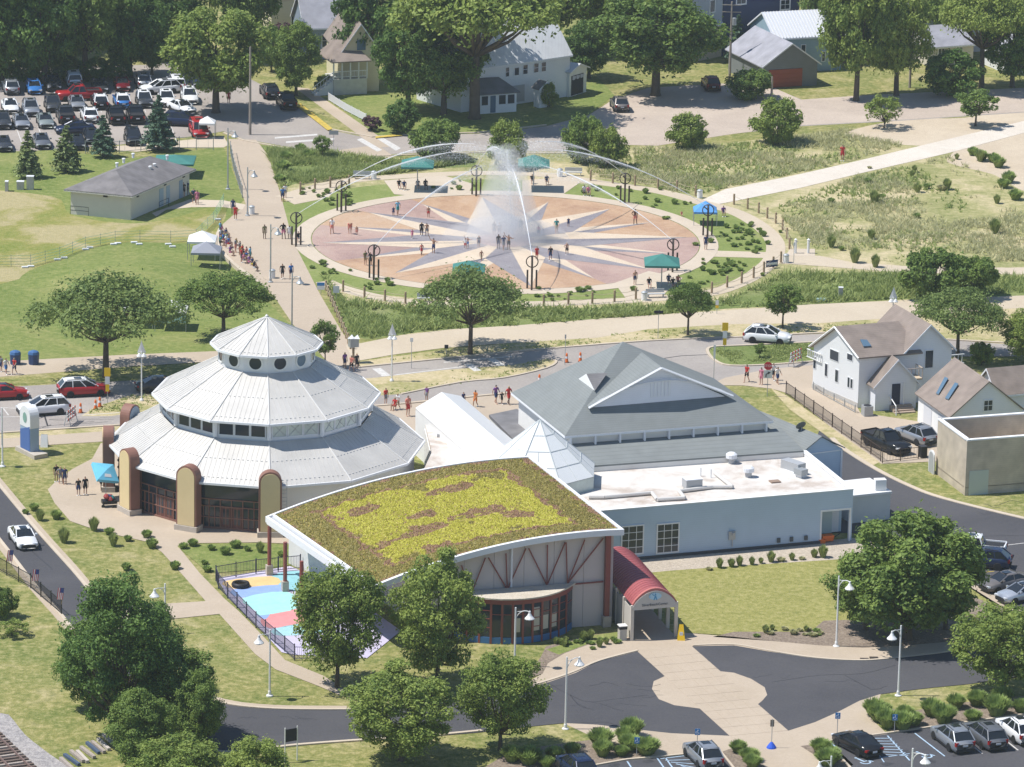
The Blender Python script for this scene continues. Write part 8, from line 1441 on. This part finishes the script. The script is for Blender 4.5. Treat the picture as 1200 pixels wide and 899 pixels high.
for k, x, y, t, w, lb in (('lite', 253, 132, 4, 132, 'bright green maple with a thick trunk beside the car park entrance'), ('maple', 288, 70, -60, 90, 'green tree at the top edge above the bright maple'), ('dense', 347, 112, 20, 66, 'round dense tree at the kerb above the black pickup'), ('oak', 318, 84, 26, 34, 'dark tree filling the gap left of the round dense tree'), ('oak', 432, 100, -50, 88, 'dark tree rising beside the porch house'), ('elm', 556, 139, -70, 215, 'giant spreading tree forking in front of the big white house'), ('maple', 520, 134, 26, 110, 'broad tree left of the giant one, over the lawn'), ('oak', 478, 130, -10, 96, 'dark tree between the porch house and the broad tree'), ('maple', 640, 60, -60, 120, 'green tree behind the roof of the big white house'), ('maple', 716, 64, -60, 110, 'green tree at the top edge behind the wide maple'), ('maple', 768, 112, -16, 160, 'wide maple standing over the sandy shoulder'), ('oak', 690, 92, 20, 66, 'dark tree between the white house and the wide maple'), ('lite', 1003, 118, -40, 100, 'leaning roadside tree left of the tall trunk at the right'), ('maple', 980, 70, -60, 90, 'tree behind the bright ribbed metal roof'), ('lite', 1050, 112, -20, 92, 'roadside tree with a tall bare trunk'), ('evergreen', 1115, 112, 56, 78, 'dark rounded evergreen mass by the right roadside'), ('elm', 1150, 104, -30, 110, 'tall thin-topped tree behind the dark evergreen mass'), ('oak', 1186, 102, 0, 84, 'dark tree at the right edge of the road'), ('maple', 1110, 60, -40, 80, 'tree at the top edge above the cream bungalow'), ('oak', 1215, 80, -30, 80, 'tree filling the top right corner'),
    ('evergreen', 470, 156, 116, 46, 'dark green conical bush on the lawn by the road'), ('plum', 436, 153, 134, 26, 'dark purple bush at the end of the white picket fence'), ('plum', 333, 60, 24, 40, 'purple-leaved tree below the yellow house'), ('bush', 642, 126, 95, 24, 'climbing bush at the door of the big white house'), ('bushd', 878, 116, 78, 60, 'leafy bush mass left of the grey garage'), ('fir', 864, 74, 16, 34, 'blue spruce in front of the navy house'), ('bushd', 382, 108, 86, 26, 'low shrub beside the porch steps'),
    ('bushd', 510, 187, 136, 66, 'rounded bush tree behind the far left terrace'), ('bush', 594, 196, 140, 54, 'rounded bush tree behind the spray'), ('bushd', 682, 190, 130, 52, 'bush tree of the dark pair beyond the pad, left one'), ('bush', 712, 196, 146, 50, 'bush tree of the dark pair beyond the pad, right one'), ('bush', 806, 174, 132, 52, 'lone bush on the dune beside the pale shoulder'), ('bush', 911, 168, 114, 64, 'bright green bush tree on the dune edge'), ('sparse', 1036, 150, 108, 48, 'thin straggly shrub on the sand by the road'), ('sapling', 1143, 148, 104, 54, 'small neat tree on the sand at the right'), ('sapling', 378, 187, 158, 24, 'young sapling in the meadow near the crosswalk'),
    ('bushd', 1096, 350, 288, 84, 'big dense shrub beside the east path, left mass'), ('bushd', 1134, 348, 296, 70, 'big dense shrub beside the east path, right mass'), ('locust', 1122, 420, 336, 118, 'open spreading tree behind the white house and garage'), ('linden2', 1205, 424, 356, 74, 'green tree at the right edge behind the garage'), ('bushd', 1150, 428, 398, 30, 'ragged shrub behind the garage ridge'), ('sapling', 917, 384, 332, 50, 'small street tree above the white crossover'), ('locust2', 806, 393, 328, 62, 'small spreading street tree left of the sandy junction'), ('locust', 551, 415, 314, 146, 'spreading street tree in front of the splash pad'), ('locust', 124, 442, 322, 198, 'big spreading tree on the green lawn by the bins'), ('locust2', 262, 398, 316, 124, 'spreading tree on the lawn behind the pavilion'), ('sapling', 381, 432, 374, 38, 'slim tree peeking out right of the pavilion cupola'), ('sapling', 890, 420, 402, 16, 'tiny sapling on the grass island'),
    ('tower', 142, 868, 664, 150, 'tallest dark tree of the clump left of the loop drive'), ('tower2', 204, 868, 748, 112, 'dark tree on the right of the clump by the loop drive'), ('tower2', 106, 830, 712, 84, 'dark tree at the back left of the clump by the drive'), ('tower2', 232, 888, 782, 70, 'lower dark tree at the right foot of the clump'), ('tower', 176, 812, 700, 84, 'dark tree in the middle of the clump by the drive'), ('linden', 208, 950, 858, 120, 'bright green tree cut by the bottom edge, left one'), ('linden2', 300, 958, 856, 104, 'bright green tree cut by the bottom edge, behind the framed notice'), ('tower2', 165, 905, 800, 90, 'dark tree at the bottom of the clump above the ties'), ('linden', 395, 806, 652, 118, 'light green tree over the playground fence'), ('linden2', 512, 802, 636, 120, 'light green tree in front of the beige wall'), ('linden2', 470, 892, 772, 136, 'broad light tree on the south lawn, left one'), ('linden', 586, 880, 756, 108, 'light tree on the south lawn, right one beside the loop drive'), ('dense', 1064, 750, 594, 176, 'huge green tree in the mulch bed beside the east lot'), ('dense', 1014, 738, 640, 100, 'green tree on the left flank of the huge one'), ('dense', 1108, 738, 618, 96, 'green tree on the right flank of the huge one'), ('linden', 1176, 814, 702, 128, 'light green tree at the right edge over the corner lawn'), ('bushd', 4, 724, 686, 40, 'round bush beside the fence at the left edge'), ('sparse', 14, 745, 726, 42, 'straggly pale shrub at the left edge')): plant(k, x, y, t, w, lb)
for k, x, y, t, w, lb in (('pine', 33, 208, 152, 36, 'slim olive conifer on the lawn, leftmost of the two pale ones'), ('pine', 78, 201, 146, 40, 'slim olive conifer on the lawn, right of the two pale ones'), ('fir', 121, 184, 134, 34, 'small blue-green spruce beside the car park, shorter one'), ('fir', 186, 176, 110, 44, 'tall blue-green spruce at the car park edge, taller one')): plant(k, x, y, t, w, lb, 'conifers on the lawn by the car park', 'conifer')
for x, w, lb in ((-4, 54, 'dark understorey shrub at the left edge behind the car park'), (34, 50, 'dark understorey shrub behind the blue hatchback'), (74, 50, 'dark understorey shrub behind the white van'), (112, 46, 'dark understorey shrub behind the shaded dark sedan'), (138, 36, 'dark understorey shrub beside the last dark trunk')): plant('evergreen', x, 95, 66, w, lb, 'understorey behind the car park')
for k in TK.values(): rm(k[0])
# clipped shrubs and grass clumps
def clump(seed, R, H, n, m, upr=.75, wid=.05):
    rnd = random.Random(seed); vs, fs = [], []
    for i in range(n):
        a = rnd.uniform(0, 6.28); e = rnd.uniform(0, 1)**.6; b0 = Vector((math.cos(a)*R*.35*e, math.sin(a)*R*.35*e, 0)); t = Vector((math.cos(a)*R*e, math.sin(a)*R*e, H*(1-.3*e*e)*rnd.uniform(.8, 1)*rnd.uniform(.75, 1.05))); md = b0.lerp(t, .55)+Vector((0, 0, H*.12)); s = Vector((-math.sin(a), math.cos(a), rnd.uniform(-.4, .4)))*wid; o = len(vs); vs += [b0-s, b0+s, md+s, md-s, t]; fs += [(o, o+1, o+2, o+3), (o+3, o+2, o+4)]
    return mkmesh('grass_clump', vs, fs, m)
GC = [clump(1, .8, 1.2, 900, LF['herb'], wid=.045), clump(2, .85, 1.15, 900, LF['herb'], wid=.045), clump(3, .5, 1.25, 420, LF['reed'], wid=.035), clump(4, .5, .7, 340, LF['herb'], wid=.06), clump(5, .6, .6, 300, LF['straw'], wid=.04), clump(6, .55, .55, 360, LF['herb'], wid=.05)]
def tuft(i, x, y, sc, label, group, name='grass_clump', cat='plant'):
    o = GC[i].copy(); COL.objects.link(o); o.location = G(x, y); o.rotation_euler = (0, 0, random.uniform(0, 6.28)); s = sc*random.uniform(.7, 1.2); o.scale = (s, s, s*random.uniform(.85, 1.1)); o.name = name; tag(o, label, cat, group)
random.seed(31)
for x, y in ((1030, 842), (1036, 834), (1040, 850), (1024, 836), (1050, 843), (1060, 838), (1072, 847), (1058, 852), (1092, 836), (1106, 845), (1120, 827), (1140, 842), (1145, 824), (1168, 836), (1174, 822), (1196, 832), (1210, 822)): tuft(random.choice((0, 1)), x, y+3, 1.3, 'round green ornamental grass clump in the mulch by the accessible bays', 'ornamental grasses along the right of the lot')
for x, y in ((620, 893), (650, 888), (640, 897), (670, 882), (706, 884), (704, 873), (732, 868), (738, 877), (728, 884), (758, 882), (740, 862), (600, 890), (865, 880), (878, 890), (882, 898), (962, 880), (975, 887), (970, 895)): tuft(random.choice((0, 1)), x, y+2, 1.25, 'round green ornamental grass clump in the beds beside the entrance walk', 'ornamental grasses by the entrance walk')
for i in range(12): tuft(random.choice((2, 2, 4)), 832+12.1*i+random.uniform(-2, 2), 668-1.35*i+random.uniform(-1, 1), random.uniform(.6, 1.0), 'upright green grass clump in the gravel strip along the blue wall', 'grass clumps along the blue wall')
for x, y in ((110, 622), (128, 626), (40, 598), (47, 610), (66, 608), (75, 636), (172, 630), (178, 642), (150, 634), (215, 643), (226, 640), (248, 645), (264, 650), (290, 646), (276, 642), (305, 648), (240, 662), (243, 670), (30, 603), (330, 652), (205, 667), (148, 668), (133, 640)): tuft(random.choice((2, 3, 3)), x, y, 1.1, 'bushy green clump planted at the edge of the pavilion plaza', 'clumps round the pavilion plaza')
for i in range(26): tuft(random.choice((2, 3, 5)), random.uniform(650, 724), random.uniform(752, 764)-random.uniform(0, 6), random.uniform(.5, .8), 'low green plant in the bed below the bow bay', 'plants below the bow bay')
for i in range(16): tuft(random.choice((2, 5, 4)), random.uniform(855, 965), random.uniform(738, 748), random.uniform(.5, .9), 'mixed grass tuft at the front edge of the mown lawn', 'tufts along the mown lawn')
bedpx = [((395, 318), 9), ((440, 335), 8), ((530, 346), 8), ((400, 232), 12), ((372, 228), 10), ((640, 348), 8), ((690, 346), 8), ((880, 290), 14), ((870, 268), 14), ((850, 312), 12), ((820, 326), 10), ((786, 244), 8), ((750, 228), 6), ((530, 220), 6), ((890, 275), 8), ((850, 282), 10), ((862, 318), 8), ((700, 224), 5)]
for (cx, cy), n in bedpx:
    for i in range(n): tuft(random.choice((3, 5, 5, 3)), cx+random.gauss(0, 16), cy+random.gauss(0, 5), random.uniform(.5, .95), 'small dark green shrub planted in the grass beds round the splash pad', 'shrubs round the splash pad', 'shrub', 'shrub')
for i in range(22): x = random.uniform(960, 1190); tuft(random.choice((4, 3, 2)), x, random.uniform(176, 330), random.uniform(.8, 1.7), 'scrubby clump on the dune beside the sandy track', 'dune clumps', 'dune_shrub', 'shrub')
for x, y in ((1140, 182), (1150, 188), (1164, 190), (1170, 196), (1182, 214), (1176, 220), (1190, 234), (335, 188), (362, 186), (332, 200), (328, 214), (352, 178)): tuft(3, x, y, 1.8, 'dark scrubby bush scattered on the sand and meadow', 'scattered scrub', 'dune_shrub', 'shrub')
for o in GC: bpy.data.objects.remove(o)
def inside(x, y, poly):
    r = False; k = len(poly)
    for i in range(k):
        (a, b_), (c, d) = poly[i], poly[(i+1) % k]
        if (b_ > y) != (d > y) and x < (c-a)*(y-b_)/(d-b_)+a: r = not r
    return r
def sward(name, label, polys, n, hmin, hmax, m, nf, wid=.09, thr=-.1, holes=()):
    rnd = random.Random(hash(name) % 1000 if False else len(name)*7+n); vs, fs = [], []; cnt = 0
    for poly in polys:
        xs = [p[0] for p in poly]; ys = [p[1] for p in poly]
        for i in range(n):
            x, y = rnd.uniform(min(xs), max(xs)), rnd.uniform(min(ys), max(ys))
            if not inside(x, y, poly) or any(inside(x, y, h) for h in holes): continue
            p = G(x, y); q = pnoise(Vector((p.x*nf, p.y*nf, 3.3)))+.5*pnoise(Vector((p.x*nf*3, p.y*nf*3, 1.1)))
            if q < thr+rnd.uniform(-.25, .25): continue
            h = rnd.uniform(hmin, hmax)*(1+.5*q)
            for j in range(3):
                a = rnd.uniform(0, 6.28); s = Vector((math.cos(a), math.sin(a), 0))*wid; tip = Vector((rnd.gauss(0, .6)*h, rnd.gauss(0, .6)*h, h*.9)); o = len(vs); b0 = p+Vector((rnd.uniform(-.15, .15), rnd.uniform(-.15, .15), 0)); vs += [b0-s, b0+s, b0+tip]; fs.append((o, o+1, o+2))
    o = mkmesh(name, vs, fs, m); tag(o, label, 'grass', None, 'stuff')
DUNE = [(830, 210), (1000, 150), (1180, 150), (1200, 150), (1200, 346), (1060, 350), (940, 355), (930, 320), (1200, 330), (1200, 308), (960, 296), (930, 282), (905, 255), (870, 238), (1010, 206), (1200, 158), (1260, 140), (1260, 350), (1200, 300), (960, 292), (925, 262), (900, 245)]
D1_ = [(905, 244), (1010, 206), (1110, 184), (1160, 208), (1210, 228), (1210, 306), (1060, 310), (962, 296), (928, 268)]; D2_ = [(690, 192), (745, 174), (850, 170), (1000, 152), (990, 158), (1060, 170), (1000, 188), (930, 204), (850, 220), (815, 232), (740, 214), (690, 206)]; M1_ = [(378, 322), (405, 352), (500, 362), (640, 362), (760, 360), (850, 352), (905, 325), (930, 320), (1060, 322), (1205, 326), (1205, 343), (1060, 350), (850, 362), (640, 380), (500, 387), (432, 397), (412, 394)]; M2_ = [(312, 176), (350, 178), (470, 190), (556, 190), (470, 203), (410, 208), (340, 218), (330, 220)]
sward('dune_grass', 'straw-green dune grass on the sandy slopes right of the pad', [D1_, D2_], 12000, .3, .65, LF['straw'], .12, .07, .08); sward('dune_herbs', 'greener herbs among the dune grass', [D1_, D2_], 5000, .25, .5, LF['reed'], .07, .11, .16)
sward('meadow_grass', 'tall green meadow grass between pad and sandy sidewalk', [M1_, M2_], 15000, .4, .9, LF['reed'], .16, .10, -.35)
sward('verge_grass', 'tufty dry grass on the road verges and median', [[(95, 486), (150, 464), (300, 453), (440, 443), (600, 428), (645, 422), (590, 442), (470, 461), (300, 474)], [(425, 426), (600, 404), (760, 388), (960, 381), (1060, 374), (1060, 386), (880, 393), (760, 398), (600, 410)], [(834, 410), (955, 403), (1008, 402), (1008, 418), (860, 426)]], 4500, .1, .28, LF['reed'], .2, .09, -.05)
# ------------------------------------------------------------------ water jets and mist
def water_mat(name, a):
    m, t, b = _new(name); b.inputs['Base Color'].default_value = (.9, .92, .94, 1); b.inputs['Roughness'].default_value = .3
    tr = t.nodes.new('ShaderNodeBsdfTransparent'); mx = t.nodes.new('ShaderNodeMixShader'); mx.inputs[0].default_value = a; t.links.new(tr.outputs[0], mx.inputs[1]); t.links.new(b.outputs[0], mx.inputs[2]); t.links.new(mx.outputs[0], t.nodes['Material Output'].inputs['Surface']); return m
WJ, WS = water_mat('jet_water', .55), water_mat('spray_water', .4)
rnd = random.Random(8); NAMES = dict(a='lower left', b='bottom', c='left end', d='upper left', e='far', f='upper right', g='right end', h='lower right')
spr = ([], [])
def drop(p, s):
    o = len(spr[0]); v = [Vector((rnd.gauss(0, 1), rnd.gauss(0, 1), rnd.gauss(0, 1))).normalized()*s for _ in range(3)]; spr[0].extend([p+v[0], p+v[1], p+v[2]]); spr[1].append((o, o+1, o+2))
for k, p in TOW.items():
    c = PADC+Vector((0, 0, 0)); d = (c-p); d.z = 0; e = c-d.normalized()*2.0; hz = 10.3 if k in 'cgfd' else 9.2; pts = []
    s0 = p-Vector((0, 0, .25)); N = 26
    for i in range(N+1):
        t = i/N; q = s0.lerp(Vector((e.x, e.y, s0.z)), t); q.z = s0.z+(hz-s0.z)*(1-(1-t)**2); pts.append(q)
    cut = 24; b = MB().tube(pts[:cut], [.03+.0035*i if i < 17 else .09*(24-i)/8 for i in range(cut)], 6); tag(b.build('water_jet', WJ), 'white arc of water thrown from the %s tower towards the pad centre' % NAMES[k], 'water jet', 'water jets over the pad')
    for i in range(8000):
        t = rnd.uniform(.25, 1.0)**.7; j = min(N-1, int(t*N)); q = pts[j].lerp(pts[j+1], t*N-j); sg = .03+.5*t**3; drop(q+Vector((rnd.gauss(0, sg), rnd.gauss(0, sg), rnd.gauss(0, sg)-abs(rnd.gauss(0, 1))*1.3*max(0, t-.4))), rnd.uniform(.02, .045)+.02*t*t)
for i in range(30000):
    z = 10.2*rnd.random()**1.25; r = (3.9-.28*z)*abs(rnd.gauss(0, .45)); a = rnd.uniform(0, 6.28); drop(PADC+Vector((r*math.cos(a)+.08*(10-z), r*math.sin(a), z)), rnd.uniform(.02, .06))
tag(mkmesh('water_spray', spr[0], spr[1], WS), 'fine white spray falling in a tall plume at the pad centre', 'water spray', None, 'stuff')
def vol(name, label, mk, dens, nscale=None):
    m = bpy.data.materials.new(name); m.use_nodes = True; t = m.node_tree; t.nodes.remove(t.nodes['Principled BSDF']); v = t.nodes.new('ShaderNodeVolumePrincipled'); v.inputs['Color'].default_value = (.96, .97, .98, 1) if 'mist' in name else (.78, .88, 1, 1); v.inputs['Density'].default_value = dens; v.inputs['Anisotropy'].default_value = .2; t.links.new(v.outputs[0], t.nodes['Material Output'].inputs['Volume']); o = mk.build(name, m); o['kind'] = 'stuff'
    if label: tag(o, label, 'mist')
    return o
vol('fountain_mist', 'soft column of white mist hanging over the pad centre', MB().lathe([(0, .1), (4.6, .12), (4.0, 2), (3.2, 4.5), (2.4, 7), (1.7, 9.3), (.9, 10.6), (0, 11.1)], 18, PADC), .16)
vol('low_mist', 'low pinkish mist spreading over the wet centre of the pad', MB().lathe([(0, .1), (7.2, .12), (6.6, 1.0), (4.2, 1.9), (0, 2.4)], 20, PADC), .09)
vol('haze', None, MB().box((0, 330, 66.0), (1900, 1600, 135)), .00009)
